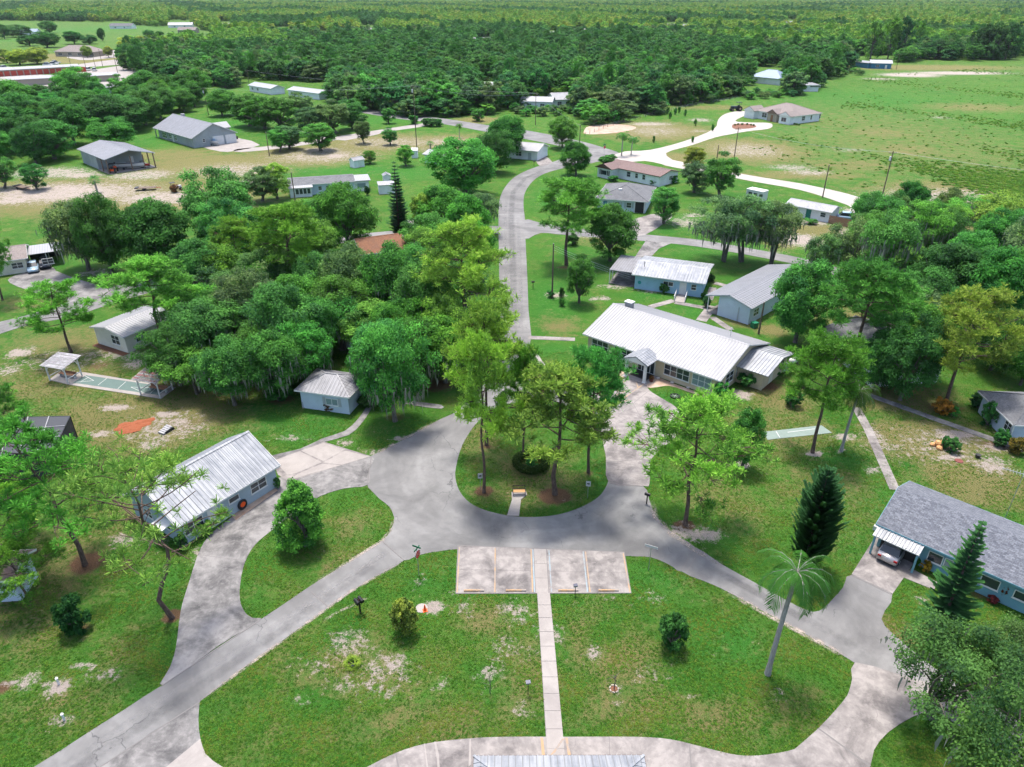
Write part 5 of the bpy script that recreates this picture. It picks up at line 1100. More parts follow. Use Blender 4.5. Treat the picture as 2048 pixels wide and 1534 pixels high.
# --- blue grey house lower left
r, d = house('blue grey house with streaked white metal roof beside the curved driveway', (353, 1055), (560.4, 929.5), e=2.55, BR=(471.8, 867.4), RR=(506.5, 862), wall='wall_bluegrey', roofm='roof_white_worn', rib=.42, ov=.4,
    wins=[('F', 1.3, 1.9, .85, 1.15, 2), ('F', 5.6, 1.1, 1.35, .55, 1, 'glass', 'white', False), ('F', 8.4, 1.8, .95, 1.05, 2), ('L', 2.6, 1.2, 1.0, .8, 2), ('L', 5.4, 1.2, 1.0, .8, 2)], doors=[('F', 3.3, .95, 2.0, 'white')])
L0, D0, x0, y0, x1, y1 = d; LLH = r
MB().add([(x0 - 1.2, y0 + .9, 2.0), (x0 - .02, y0 + .9, 2.25), (x0 - .02, y0 + 2.6, 2.25), (x0 - 1.2, y0 + 2.6, 2.0), (x0 - 1.2, y0 + .9, 1.92), (x0 - .02, y0 + .9, 2.17), (x0 - .02, y0 + 2.6, 2.17), (x0 - 1.2, y0 + 2.6, 1.92)], [(0, 1, 2, 3), (7, 6, 5, 4), (0, 4, 5, 1), (3, 2, 6, 7), (0, 3, 7, 4)]).build('awning', 'white', r)
# --- teal house on the right with shingle roof and car bay
r, d = house('long teal house with mottled blue grey shingle roof and metal awning over the car bay', (1752.3, 1047.2), (2048, 1177), e=2.6, BL=(1817.8, 961), RL=(1803, 974.2), wall='wall_teal', roofm='shingle_grey', ov=.45, ext=7, fascia='wall_teal', cap=False,
    wins=[('F', 4.5, 1.1, 1.0, .95, 1, 'glass', 'white', False), ('F', 5.5, .6, 1.0, .95, 1, 'blind_glass', 'white', False), ('F', 8.6, 1.3, 1.0, .95, 1, 'glass', 'white', False), ('F', 11.2, 1.8, 1.1, .75, 1, 'glass', 'white', False)])
L0, D0, x0, y0, x1, y1 = d; TEAL = r; zr = 2.6 + 0
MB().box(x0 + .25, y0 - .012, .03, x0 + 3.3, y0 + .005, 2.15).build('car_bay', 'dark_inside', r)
aw = MB()
for k in range(14):
    xx = .2 + k * .27; aw.add([(xx, -.02, 2.42), (xx + .22, -.02, 2.42), (xx + .22, -1.0, 2.12), (xx, -1.0, 2.12), (xx + .22, -.02, 2.50), (xx + .27, -.02, 2.50), (xx + .27, -1.0, 2.20), (xx + .22, -1.0, 2.20)], [(3, 2, 1, 0), (7, 6, 5, 4), (1, 2, 7, 4)])
aw.build('awning', 'roof_white_worn', r); MB().box(.18, -1.04, 2.02, 4.0, -1.0, 2.12).build('awning_trim', 'white', r)
posts(r, [(.4, -.9), (3.85, -.9)], 2.05, 'wall_teal', .16)
rp = r.children[1]; zt = max(v.co.z for v in rp.data.vertices)
MB().box(.6, D0 / 2 - .12, zt - .02, L0 - .4, D0 / 2 + .12, zt + .09).build('ridge_vent', 'dark', rp)
for sx in (.2, .32, .44): MB().box(-.6, 2.2 + sx, .1, -.02, 2.28 + sx, .55).build('step', 'white', r)
# --- grey roofed house at the right edge
r, d = house('pale blue house with stained grey hip roof at the end of the long slab path', (1956, 781.4), (2028, 850.3), e=2.6, D=13, rise=1.7, roof='hip', wall='wall_paleblue', roofm='shingle_worn', ov=.5, wins=[('F', 5.6, 1.2, 1.0, 1.2, 2)])
posts(r, [(d[0] - .3, .3)], 2.5)
# --- roof at the bottom edge
a = G(948, 1511, 2.7); b = G(1289, 1510, 2.7)
house('pale ribbed hip roof poking in at the bottom of the concrete drive', (a.x, a.y - 8), (b.x, b.y - 8), D=8, e=2.7, rise=1.5, roof='hip', wall='wall_cream', roofm='roof_white_worn', rib=.3, world=True, fascia='trim_brown')
# --- house behind pines at right, corner house lower left, screen enclosure
house('grey roofed house hidden behind the pines to the side of the hall', (1640, 655), (1749, 742), e=2.6, BL=(1722, 612), rise=1.5, wall='wall_white', roofm='shingle_worn', wins=[('F', 3, 1.4, .9, 1.1, 2)])
house('light blue house corner with brown shingle roof at the picture edge', (-90, 1168), (28, 1160), e=2.6, D=3.6, rise=.9, roof='gable', wall='wall_paleblue', roofm='shingle_brown', ov=.4)
pc = empty('pool_enclosure', G(-60, 960), 0, 'black screened pool enclosure with white frame lines at the picture edge', 'pool enclosure'); A = pc.location
c0, c1, c2, c3 = [G(*p, 3.0) - Vector((*A[:2], 0)) for p in ((-70, 925), (110, 895), (140, 832), (-70, 837))]
base = [Vector((c.x, c.y, 0)) for c in (c0, c1, c2, c3)]
for k in range(4):
    p, q = base[k], base[(k + 1) % 4]; up = Vector((0, 0, 2.98))
    MB().add([p, q, q + up, p + up], [(0, 1, 2, 3)]).build('screen_panel', 'screen_mesh', pc); MB().bar(p, p + up, .08).bar(p + up, q + up, .08).build('frame', 'black_metal', pc)
MB().add([c0, c1, c2, c3], [(0, 1, 2, 3)]).build('screen_roof', 'screen_mesh', pc)
for s in (.2, .4, .6, .8): MB().bar(c0.lerp(c1, s) + Vector((0, 0, .04)), c3.lerp(c2, s) + Vector((0, 0, .04)), .07).build('rafter', 'weathered_white', pc)
for s in (.33, .66): MB().bar(c0.lerp(c3, s) + Vector((0, 0, .05)), c1.lerp(c2, s) + Vector((0, 0, .05)), .06).build('rafter', 'weathered_white', pc)
# --- far roofs in the woods
FARH = []
def far_house(label, x, y, wpx, wall, rf, rise=2.2, D=9, ang=0, e=3.2, doors=()):
    FARH.append((x, y, wpx)); p = G(x, y, e); w = wpx / ppm(y); r_ = R(ang); v = Vector((math.cos(r_), math.sin(r_), 0)) * w / 2
    house(label, (p.x - v.x, p.y - v.y), (p.x + v.x, p.y + v.y), D=D, e=e, rise=rise, wall=wall, roofm=rf, world=True, wins=[('F', w * .25, 1.8, .9, 1.4, 2), ('F', w * .65, 1.8, .9, 1.4, 2)])
far_house('white roofed house at the wood edge beside the solar panels', 1072, 203, 62, 'wall_white', 'roof_white', 1.4, 9, -12)
far_house('house with dark solar panel strips on its grey roof at the wood edge', 1128, 199, 40, 'wall_white', 'roof_grey', 2.2, 10, 14)
SOLAR = bpy.context.scene.objects
far_house('white gabled house deep in the woods', 968, 86, 34, 'wall_white', 'roof_white', 4, 9, 20, 5)
far_house('white house in the clearing by the green field, with a dark roof', 240, 52, 44, 'wall_white', 'shingle_worn', 3, 12, -5)
far_house('blue roofed white house beside the dark tree at the far field', 52, 64, 38, 'wall_white', 'roof_blue', 3, 10, 4)
far_house('cluster house with white roof at the end of the far field', 360, 50, 44, 'wall_white', 'roof_white', 3, 10, 8)
far_house('second cluster house below the white roofed one at the far field', 372, 60, 36, 'wall_tan', 'shingle_tan', 3, 10, -6)
far_house('white house among trees near the pale row of trees', 452, 52, 22, 'wall_white', 'roof_white', 3, 9, 0)
far_house('pale roof just above the dark woods', 566, 63, 28, 'wall_white', 'roof_grey', 3, 9, 6)
far_house('white gable among dark trees', 650, 72, 18, 'wall_white', 'roof_white', 3, 8, -10)
far_house('long white roof in the dark woods', 738, 60, 34, 'wall_white', 'roof_white', 2.4, 10, 4)
far_house('bright roof glimpsed through the woods beyond the houses', 1105, 70, 20, 'wall_white', 'roof_white', 3, 9, 0, 6)
far_house('second bright roof glimpsed through the woods', 1160, 64, 20, 'wall_white', 'roof_white', 3, 9, 0, 6)
far_house('pale roof low on the wooded ridge', 1340, 54, 18, 'wall_white', 'roof_grey', 3, 9, 0, 7)
far_house('smaller pale roof beside the other on the wooded ridge', 1370, 55, 12, 'wall_white', 'roof_grey', 3, 9, 0, 7)
far_house('white roof poking from yellow green trees', 1582, 48, 22, 'wall_white', 'roof_white', 3, 9, 15, 6)
far_house('white house with a reddish roof edge in front of the woods', 975, 172, 34, 'wall_white', 'roof_red_trim', 1.4, 8, -4)
far_house('tan industrial shed by the red field', 414, 78, 36, 'red_door', 'shingle_rust', 1.0, 8, 0)
# ------------------------------------------------------------------ trees and shrubs (base x, base y, top y, crown width in photo pixels)
T = plant
# around the circle
T('pine', 1110, 988, 735, 225, 'lime', 'broad pine on the island rooted in a red mulch ring', variant=0)
T('pine', 968, 985, 662, 150, 'lime', 'tall slim pine on the island behind the arrow sign post', variant=1)
T('pine', 973, 890, 596, 165, 'lime', 'tall pine with yellow green crown leaning over the road, at the back of the island', variant=2)
T('pine', 1046, 918, 700, 100, 'bright', 'tall pine rising from the ring hedge on the island', variant=3)
T('pine', 1177, 945, 690, 140, 'green', 'pine on the island edge facing the hall porch', variant=4)
T('pinelow', 1370, 1050, 795, 265, 'lime', 'wide low branched pine in a sandy mulch ring beside the circle', variant=0)
T('pine', 1625, 905, 672, 160, 'bright', 'tall leaning pine with white sand round its foot', variant=2)
T('barepine', 345, 1235, 900, 330, (.125, .285, .052), 'gnarled half bare pine in front of the blue grey house', rz=.6)
T('leanpine', 170, 1130, 860, 300, 'green', 'thick trunked leaning pine beside the screened enclosure', rz=2.6)
T('pinelow', 40, 1090, 960, 170, 'bright', 'bushy pine at the picture edge by the brown roofed corner house', variant=1)
T('pinelow', 60, 1210, 1090, 150, 'bright', 'low bright pine crown in front of the brown roofed corner house', variant=0)
T('pinelow', 10, 880, 760, 130, 'green', 'pine crown hanging over the screened enclosure', variant=0)
T('pinelow', 143, 705, 562, 160, 'bright', 'round headed pine over the asphalt street, above the shuffleboard shelter', variant=1)
T('pine', 330, 690, 512, 180, 'bright', 'tall pine towering over the cream cottage', variant=1)
T('pine', 935, 700, 448, 190, 'lime', 'tall pine with crooked pale limbs over the grove by the road', variant=3)
T('pine', 592, 600, 405, 170, 'bright', 'pine rising from the grove beside the buried white roof', variant=4)
T('pine', 485, 560, 432, 90, 'lime', 'slim pine with yellow green crown above the grove', variant=0)
T('pinelow', 1890, 812, 575, 230, (.19, .25, .055), 'great olive crowned pine beyond the slab path', variant=1)
T('pine', 1700, 742, 518, 190, 'green', 'tall pine beside the hidden grey house', variant=2)
T('pine', 1760, 700, 560, 140, 'bright', 'pine crown behind the tall pine by the grey house', variant=3)
T('pine', 1133, 530, 352, 160, 'bright', 'tall pine on the lawn where the side street meets the road', variant=4)
T('pinelow', 5, 600, 418, 110, 'green', 'pine at the picture edge by the cream house', variant=0)
# conifers and palms
T('norfolk', 1605, 1143, 932, 118, 'deep', 'dark dense twin topped conifer on the lawn', rz=.4)
T('spire', 1872, 1276, 1035, 135, (.030, .105, .030), 'dark tiered conifer in front of the teal house', rz=0)
T('thin', 800, 482, 318, 62, 'deep', 'slim dark conifer by the rust brown roof', rz=0)
T('thin', 806, 480, 345, 44, 'deep', 'shorter slim conifer close behind the taller one', rz=1)
T('palm', 1535, 1348, 1112, 205, (.036, .165, .04), 'tall feathery palm with grey trunk at the lawn edge', rz=.3, variant=0)
T('palm', 1682, 902, 765, 110, (.04, .12, .035), 'drooping palm beside the leaning pine', rz=.2, variant=1)
T('palm', 1243, 312, 262, 46, 'mid', 'palm beside the stop sign near the brown roofed house', variant=0)
T('palm', 1262, 310, 272, 40, 'mid', 'second palm over the shell road entrance', variant=1)
T('palm', 919, 275, 246, 24, 'mid', 'small palm in the dry field near the cross street', variant=0)
T('sabal', 861, 298, 283, 20, 'mid', 'low fan palm beside the white carport house', variant=0)
T('sabal', 195, 385, 352, 30, 'mid', 'stubby fan palm on the bare sand', variant=0)
T('sabal', 705, 1330, 1292, 50, 'lime', 'small fan palm seedling in the worn lawn', variant=1)
# single trees
T('pyramid', 613, 1090, 928, 140, 'green', 'neat leafy tree on the lawn in the bend of the driveway')
T('round', 1484, 935, 812, 92, 'green', 'round tree with a white sand ring behind the low pine', variant=1)
T('round', 1158, 606, 517, 76, 'mid', 'small dark tree on the lawn beside the utility pole', variant=2)
T('oak', 1220, 522, 408, 140, 'dark', 'round dark oak near the sky blue cottage')
T('oak', 1152, 352, 284, 84, 'mid', 'round glossy tree at the road bend')
T('round', 1327, 447, 373, 84, 'green', 'small tree in front of the grey hip roofed house', variant=0)
T('mossy', 790, 842, 650, 190, 'green', 'oak on the lawn by the small path with mulch round its trunk', variant=1)
T('mossy', 178, 540, 395, 175, 'grey', 'spreading mossy oak with bare trunk near the concrete drive', variant=0)
T('oak', 225, 548, 392, 130, 'dark', 'dark oak at the drive corner')
T('oak', 320, 545, 400, 200, 'dark', 'great dark oak in front of the broad pale roof')
T('oak', 455, 495, 345, 180, 'mid', 'large dark green oak above the grove')
T('oak', 700, 505, 365, 165, 'green', 'leafy oak in front of the long pale blue house')
T('oak', 620, 470, 400, 110, 'green', 'small oak against the pale blue porch')
T('oak', 930, 390, 280, 180, 'green', 'big oak hiding the white carport house')
T('oak', 1010, 320, 232, 110, 'mid', 'oak over the white house at the road bend')
T('oak', 985, 345, 262, 90, 'dark', 'dark oak at the roadside bend')
T('oak', 1125, 296, 232, 80, 'bright', 'yellow tinged oak by the cross street')
T('oak', 935, 500, 388, 120, 'green', 'oak crowding the road, below the bend')
T('airy', 965, 468, 385, 110, 'grey', 'grey green oak overhanging the road')
T('round', 845, 470, 385, 60, 'lime', 'feathery young tree beside the slim conifers')
T('oak', 1590, 685, 525, 165, 'mid', 'leafy oak at the end of the hall by the outbuilding')
T('airy', 1445, 522, 400, 165, 'grey', 'mossy oak over the side street, first of the row')
T('airy', 1485, 524, 392, 165, 'grey', 'mossy oak over the side street, middle of the row')
T('airy', 1540, 530, 400, 150, 'grey', 'mossy oak over the side street, last of the row')
T('round', 1388, 385, 322, 80, 'grey', 'grey green tree beside the brown roofed house', variant=1)
T('round', 1440, 395, 312, 96, 'mid', 'olive tree by the shell lane', variant=2)
T('round', 1385, 345, 292, 60, 'gold', 'yellow leaved tree behind the brown roofed house', variant=0)
T('nearoak', 1868, 1432, 1240, 330, (.054, .142, .050), 'wide mossy oak with forked trunk over the concrete drive', variant=1)
T('nearoak', 1960, 1680, 1440, 360, (.052, .145, .044), 'oak filling the bottom corner beside the drive', variant=1)
T('nearoak', 2030, 1420, 1250, 220, (.054, .142, .052), 'oak behind the forked oak by the teal house', variant=2)
T('shrub', 155, 1260, 1195, 76, 'deep', 'dark round bush on the shaded lawn', 'shrub', variant=2)
T('shrub', 810, 1262, 1200, 68, 'gold', 'pale olive bush with fine leaves near the traffic cone', 'shrub', variant=0)
T('shrub', 1342, 1290, 1222, 74, 'dark', 'round dark bush with golden tips on the lawn', 'shrub', variant=1)
# groves (shared labels: nothing sets the crowns apart)
ORD = 'first second third fourth fifth sixth seventh eighth ninth tenth eleventh twelfth thirteenth fourteenth fifteenth sixteenth seventeenth eighteenth nineteenth twentieth'.split() + ['further'] * 9
def grove(kind, lst, label, group, end):
    for k, q in enumerate(sorted(lst, key=lambda q: -q[0])): plant(kind, q[0], q[1], q[2], q[3] * 1.12, q[4], ORD[k] + ' ' + label + ' from ' + end, 'tree', group)
grove('mossy', [(500, 690, 545, 150, 'grey'), (575, 735, 570, 170, 'mid'), (640, 720, 590, 130, 'mid'), (420, 745, 600, 150, 'mid'), (560, 800, 660, 150, 'mid'), (470, 810, 690, 140, 'mid'), (360, 770, 660, 120, 'dark'), (700, 640, 500, 140, 'grey'), (780, 650, 500, 150, 'mid'), (860, 690, 520, 160, 'mid'), (850, 770, 640, 120, 'dark'), (765, 760, 640, 130, 'mid'), (618, 768, 648, 130, 'green'), (748, 800, 690, 90, 'mid')],
      'mossy live oak of the central grove', 'oaks of the central grove', 'the main road')
grove('oak', [(640, 620, 505, 120, 'mid'), (540, 610, 500, 120, 'grey'), (830, 600, 500, 120, 'mid'), (900, 740, 600, 100, 'bright'), (440, 690, 590, 120, 'mid'), (800, 720, 600, 110, 'green'), (890, 470, 372, 120, 'green'), (955, 565, 440, 105, 'bright'), (865, 525, 430, 115, 'green'), (480, 525, 405, 130, 'mid'), (560, 525, 420, 120, 'green'), (640, 545, 440, 105, 'bright'), (400, 605, 480, 120, 'mid'), (900, 620, 490, 110, 'mid')],
      'leafy moss free oak of the central grove', 'oaks of the central grove', 'the main road')
grove('airy', [(1690, 560, 445, 120, 'grey'), (1750, 600, 420, 150, 'mid'), (1830, 520, 405, 130, 'bright'), (1985, 500, 395, 150, 'lime'), (1930, 470, 390, 120, 'bright'), (1640, 565, 470, 90, 'grey'), (1770, 500, 400, 110, 'mid'), (2040, 560, 430, 120, 'grey')],
      'loose grey green oak of the belt beyond the side street', 'oaks beyond the side street', 'the picture edge')
grove('oak', [(1880, 640, 490, 170, 'dark'), (1960, 660, 500, 160, 'mid'), (1830, 660, 540, 130, 'dark'), (2030, 640, 500, 130, 'mid'), (1800, 800, 640, 130, 'dark'), (1750, 780, 660, 110, 'mid'), (1840, 760, 620, 110, 'green'), (1980, 740, 620, 110, 'dark'), (2040, 770, 650, 100, 'mid')],
      'dark leafy oak in the thicket behind the pines', 'oaks of the thicket behind the pines', 'the picture edge')
grove('oak', [(40, 280, 190, 120, 'mid'), (110, 318, 240, 120, 'green'), (150, 290, 198, 110, 'mid'), (232, 298, 238, 100, 'green'), (215, 268, 190, 120, 'dark'), (258, 262, 195, 110, 'dark'), (292, 250, 180, 90, 'dark'), (160, 215, 138, 100, 'green'), (322, 238, 172, 90, 'dark'), (40, 235, 160, 110, 'green'), (368, 224, 178, 58, 'mid'), (5, 305, 205, 100, 'mid'), (65, 215, 172, 70, 'mid'), (120, 255, 200, 90, 'dark'), (190, 245, 180, 90, 'mid'), (445, 232, 178, 70, 'mid'), (340, 205, 150, 80, 'dark'), (390, 205, 140, 90, 'mid'), (300, 205, 140, 90, 'mid')],
      'round oak of the loose grove round the barn', 'oaks around the barn', 'the large grey house')
grove('round', [(75, 380, 325, 60, 'mid'), (10, 376, 315, 66, 'mid'), (500, 252, 185, 90, 'mid'), (530, 258, 190, 90, 'green'), (562, 260, 192, 90, 'mid'), (595, 240, 190, 80, 'grey'), (560, 304, 258, 50, 'green'), (580, 298, 250, 70, 'grey'), (642, 302, 246, 86, 'green'), (622, 268, 212, 76, 'grey'), (672, 266, 205, 86, 'grey'), (706, 258, 206, 76, 'dark'), (728, 287, 240, 40, 'grey'), (781, 290, 258, 38, 'mid'), (777, 247, 215, 34, 'mid'), (700, 240, 196, 66, 'mid'), (812, 332, 288, 42, 'bright'), (740, 327, 300, 34, 'green'), (555, 398, 325, 70, 'lime'), (525, 402, 340, 80, 'grey')],
      'small field tree in the dry grass', 'small field trees', 'the main road side')
grove('shrub', [(852, 252, 236, 22, 'dark'), (865, 253, 237, 22, 'dark'), (878, 253, 238, 20, 'mid'), (828, 248, 228, 22, 'mid'), (955, 242, 215, 30, 'mid'), (1215, 330, 310, 40, 'mid')], 'low bush beside the cross street', 'bushes by the cross street', 'the stop sign end')
for x, y in ((1490, 225), (1500, 228)): pass

def in_poly(x, y, poly):
    c = False; n = len(poly)
    for i in range(n):
        x0, y0 = poly[i]; x1, y1 = poly[(i + 1) % n]
        if (y0 > y) != (y1 > y) and x < (x1 - x0) * (y - y0) / (y1 - y0) + x0: c = not c
    return c
def px_of(X, Y):
    f = Y * math.cos(PITCH) + CAM_H * math.sin(PITCH); return 1024 + FPX * X / f, proj_y(Y, 0)
def fill(poly, spacing, kinds, tints, hr, wr_, label, group, seed, avoid=()):
    r_ = random.Random(seed); xs = [G(*p) for p in poly]; x0, x1 = min(p.x for p in xs), max(p.x for p in xs); y0, y1 = min(p.y for p in xs), max(p.y for p in xs); out = []
    y = y0
    while y < y1:
        x = x0
        while x < x1:
            X, Y_ = x + r_.uniform(-.4, .4) * spacing, y + r_.uniform(-.4, .4) * spacing; u, v = px_of(X, Y_)
            if in_poly(u, v, poly) and not any(in_poly(u, v, a) for a in avoid): out.append((X, Y_))
            x += spacing
        y += spacing
    out.sort()
    for k, (X, Y_) in enumerate(out): plant_at(r_.choice(kinds), X, Y_, r_.uniform(*hr), r_.uniform(*wr_), r_.choice(tints), label, 'tree', group)
ROOFS = [[(575, 590), (700, 575), (700, 530), (590, 530)], [(570, 850), (750, 850), (750, 745), (570, 745)], [(690, 700), (790, 690), (790, 640), (690, 640)], [(712, 610), (835, 600), (835, 480), (712, 480)], [(960, 1000), (1080, 1000), (1080, 300), (985, 300)], [(380, 560), (480, 545), (480, 500), (380, 520)]]
fill([(345, 760), (400, 640), (480, 570), (560, 540), (720, 530), (870, 530), (975, 560), (965, 720), (880, 790), (800, 790), (700, 740), (560, 780), (480, 830), (380, 810)], 7.4, ('mossy', 'oak', 'airy', 'airy'), ('mid', 'green', 'green', 'grey', 'bright'), (5.5, 10.5), (6.5, 10.5), 'understorey oak filling the central grove between the cottages and the road', 'oaks inside the central grove', 3, ROOFS)
fill([(1650, 575), (1690, 480), (1760, 450), (1900, 440), (2060, 450), (2060, 780), (1960, 770), (1900, 700), (1810, 770), (1760, 700), (1720, 600)], 9.0, ('airy', 'oak', 'mossy'), ('mid', 'dark', 'grey', 'green', 'bright'), (5, 9.5), (6, 10), 'oak of the thick belt behind the pines at the picture edge', 'oaks of the belt behind the pines', 4, [[(1630, 760), (1760, 760), (1760, 610), (1630, 620)], [(1680, 450), (1760, 450), (1760, 400), (1680, 400)]])
fill([(-10, 330), (-10, 225), (60, 212), (300, 205), (420, 212), (300, 235), (290, 262), (140, 262), (120, 330)], 10.5, ('oak', 'oak', 'round'), ('mid', 'dark', 'green', 'dark'), (7, 11), (9, 13), 'oak crowded between the barn and the storage rows', 'oaks between barn and storage rows', 6, [[(190, 205), (250, 205), (250, 160), (190, 160)], [(60, 215), (105, 215), (105, 190), (60, 190)], [(150, 350), (320, 350), (320, 278), (150, 278)]])
# woodland: the nearest rows as single trees, the mass beyond as one body
ZONES = [  # (polygon of ground points in photo pixels, spacing m, kinds, tints)
    ([(480, 235), (560, 205), (720, 222), (800, 232), (930, 235), (1030, 225), (1160, 235), (1185, 258), (1250, 238), (1380, 208), (1500, 185), (1600, 192), (1690, 160), (1700, 130), (1830, 118), (1830, 60), (1500, 60), (1200, 60), (900, 60), (600, 70), (420, 90), (270, 100), (250, 128), (330, 155), (480, 170), (560, 165), (650, 190)], 7.4),
]
wr = random.Random(9)
CLEAR = [[(485, 222), (672, 232), (672, 165), (485, 158)], [(1490, 200), (1574, 200), (1570, 135), (1490, 135)], [(1696, 165), (1795, 165), (1795, 112), (1696, 112)]] + [[(x - w / 2 - 5, y + (44 if y > 150 else 15)), (x + w / 2 + 5, y + (44 if y > 150 else 15)), (x + w / 2 + 5, y - 9), (x - w / 2 - 5, y - 9)] for x, y, w in FARH]
FOREST = [(480, 238), (560, 205), (720, 222), (800, 232), (930, 236), (1030, 222), (1160, 232), (1185, 256), (1250, 238), (1380, 208), (1500, 187), (1600, 190), (1690, 150), (1830, 120), (1960, 122), (2120, 112), (2120, 2), (-80, 2), (-80, 40), (200, 44), (420, 62), (440, 82), (330, 92), (262, 100), (246, 118), (262, 150), (330, 172), (480, 178), (560, 168), (650, 196), (560, 215)]
near, far = [], []
Y = 215.0
while Y < 3400:
    sp = 6.2 + Y * .0034
    xw = Y * .80 + 20; X = -xw
    while X < xw:
        x, y = X + wr.uniform(-.42, .42) * sp, Y + wr.uniform(-.42, .42) * sp
        u, v = px_of(x, y)
        if in_poly(u, v, FOREST) and not any(in_poly(u, v, c) for c in CLEAR) and not (wr.random() < .05):
            (near if len(near) < 0 else far).append((x, y, u, v))
        X += sp
    Y += sp * .9
far.sort(key=lambda q: q[1])
def wood_tint(x, y, r):  # cloud-shadow patches and sunlit far stretches are put into the tree tints
    s = math.sin(x * .011 + 1.3) * math.sin(y * .0062 + .4) + .5 * math.sin(x * .027 + y * .013)
    k = r.random()
    if y > 850 and s > -.3: return 'lime' if k < .5 else 'bright' if k < .85 else 'yellow'
    if y > 620 and s > .5: return 'lime' if k < .3 else 'bright'
    if y > 330 and s < .1: return ('dark', 'dark', 'teal', 'mid')[int(k * 4)]
    return ('dark', 'mid', 'green', 'grey', 'teal', 'dark', 'mid', 'teal')[int(k * 8)]
rest = []
vis = 0
for (x, y, u, v) in far:
    pine = wr.random() < .08 and y > 300
    h = wr.uniform(7.5, 12.5) * (1.2 if pine else 1) * (.62 if y < 300 else 1); w = (wr.uniform(8.0, 15) if not pine else wr.uniform(6, 8.5)) * (.8 if y < 300 else 1)
    if vis < 318 and -30 < u < 2080 and v > 60:
        t = wood_tint(x, y, wr); vis += 1
        if y < 330 and wr.random() < .35: t = 'grey'
        plant_at('farpine' if pine else 'far', x, y, h, w, t, 'tall slender pine standing in the near rows of the dense woodland' if pine else 'broadleaf tree in the near rows of the dense woodland behind the houses', 'tree', 'pines of the near woodland' if pine else 'broadleaf trees of the near woodland')
    else: rest.append((x, y, h, w, pine))
bush = [(x, y, u, v) for (x, y, u, v) in far if -20 < u < 2070][:210]
for (x, y, u, v) in bush:
    plant_at('far', x + wr.uniform(-3, 3), y - wr.uniform(2, 6), wr.uniform(3, 5.5), wr.uniform(5, 8.5), ('mid', 'grey', 'green', 'bright', 'grey')[wr.randrange(5)], 'low leafy thicket bush filling the edge of the woodland', 'bush', 'bushes of the woodland edge', name='woodland_bush')
for k, (u, v) in enumerate([(1485 + 9 * k, 192 - k * .6 + (k % 3) * 4) for k in range(12)] + [(1690 + 10 * k, 150 - (k % 3) * 3) for k in range(4)] + [(1030 + 11 * k, 222 + (k % 3) * 5) for k in range(12)]):
    p = G(u, v); plant_at('far', p.x, p.y, wr.uniform(2.2, 3.6), wr.uniform(4, 6.5), ('mid', 'grey', 'green', 'teal')[k % 4], 'low leafy thicket bush filling the edge of the woodland', 'bush', 'bushes of the woodland edge', name='woodland_bush')
# dark upright trees at the far right of the meadow and the pale row
for q in ((1960, 118, 44, 60), (1985, 119, 40, 70), (2010, 118, 46, 60), (1945, 116, 60, 50)):
    plant('far', q[0], q[1], q[2], q[3], 'deep', 'tall dark tree in the clump closing the far end of the meadow', 'tree', 'dark clump at the meadow end')
for q in ((1870, 118, 78, 60), (1900, 118, 84, 50), (1850, 117, 85, 44)):
    plant('oak', q[0], q[1], q[2], q[3], 'deep', 'low dark tree beside the dark clump at the meadow end', 'tree', 'low dark trees at the meadow end')
for q in ((1740, 118, 35, 60), (1775, 118, 30, 60), (1800, 117, 28, 56), (1830, 100, 40, 40), (1810, 112, 70, 44)):
    plant('far', q[0], q[1], q[2], q[3], 'bright' if q[0] != 1800 else 'deep', 'big tree behind the deep blue cabins', 'tree', 'trees behind the blue cabins')
for q in ((40, 74, 50, 60), (100, 66, 42, 50), (60, 92, 70, 50), (95, 95, 64, 70), (150, 88, 62, 50), (180, 88, 70, 40), (205, 82, 56, 22), (10, 78, 48, 40), (300, 78, 60, 30), (320, 76, 62, 24)):
    plant('oak', q[0], q[1], q[2], q[3], 'dark', 'dark rounded tree dotted along the far field', 'tree', 'dark trees of the far field')
for q in ((75, 128, 96, 60), (40, 130, 98, 60), (15, 126, 98, 40), (175, 115, 92, 26), (218, 115, 92, 26), (265, 112, 75, 50), (290, 108, 72, 50), (470, 72, 56, 40), (455, 74, 58, 30)):
    plant('oak', q[0], q[1], q[2], q[3], 'yellow', 'pale yellow green tree near the beige house on the dry field', 'tree', 'pale trees of the dry field')
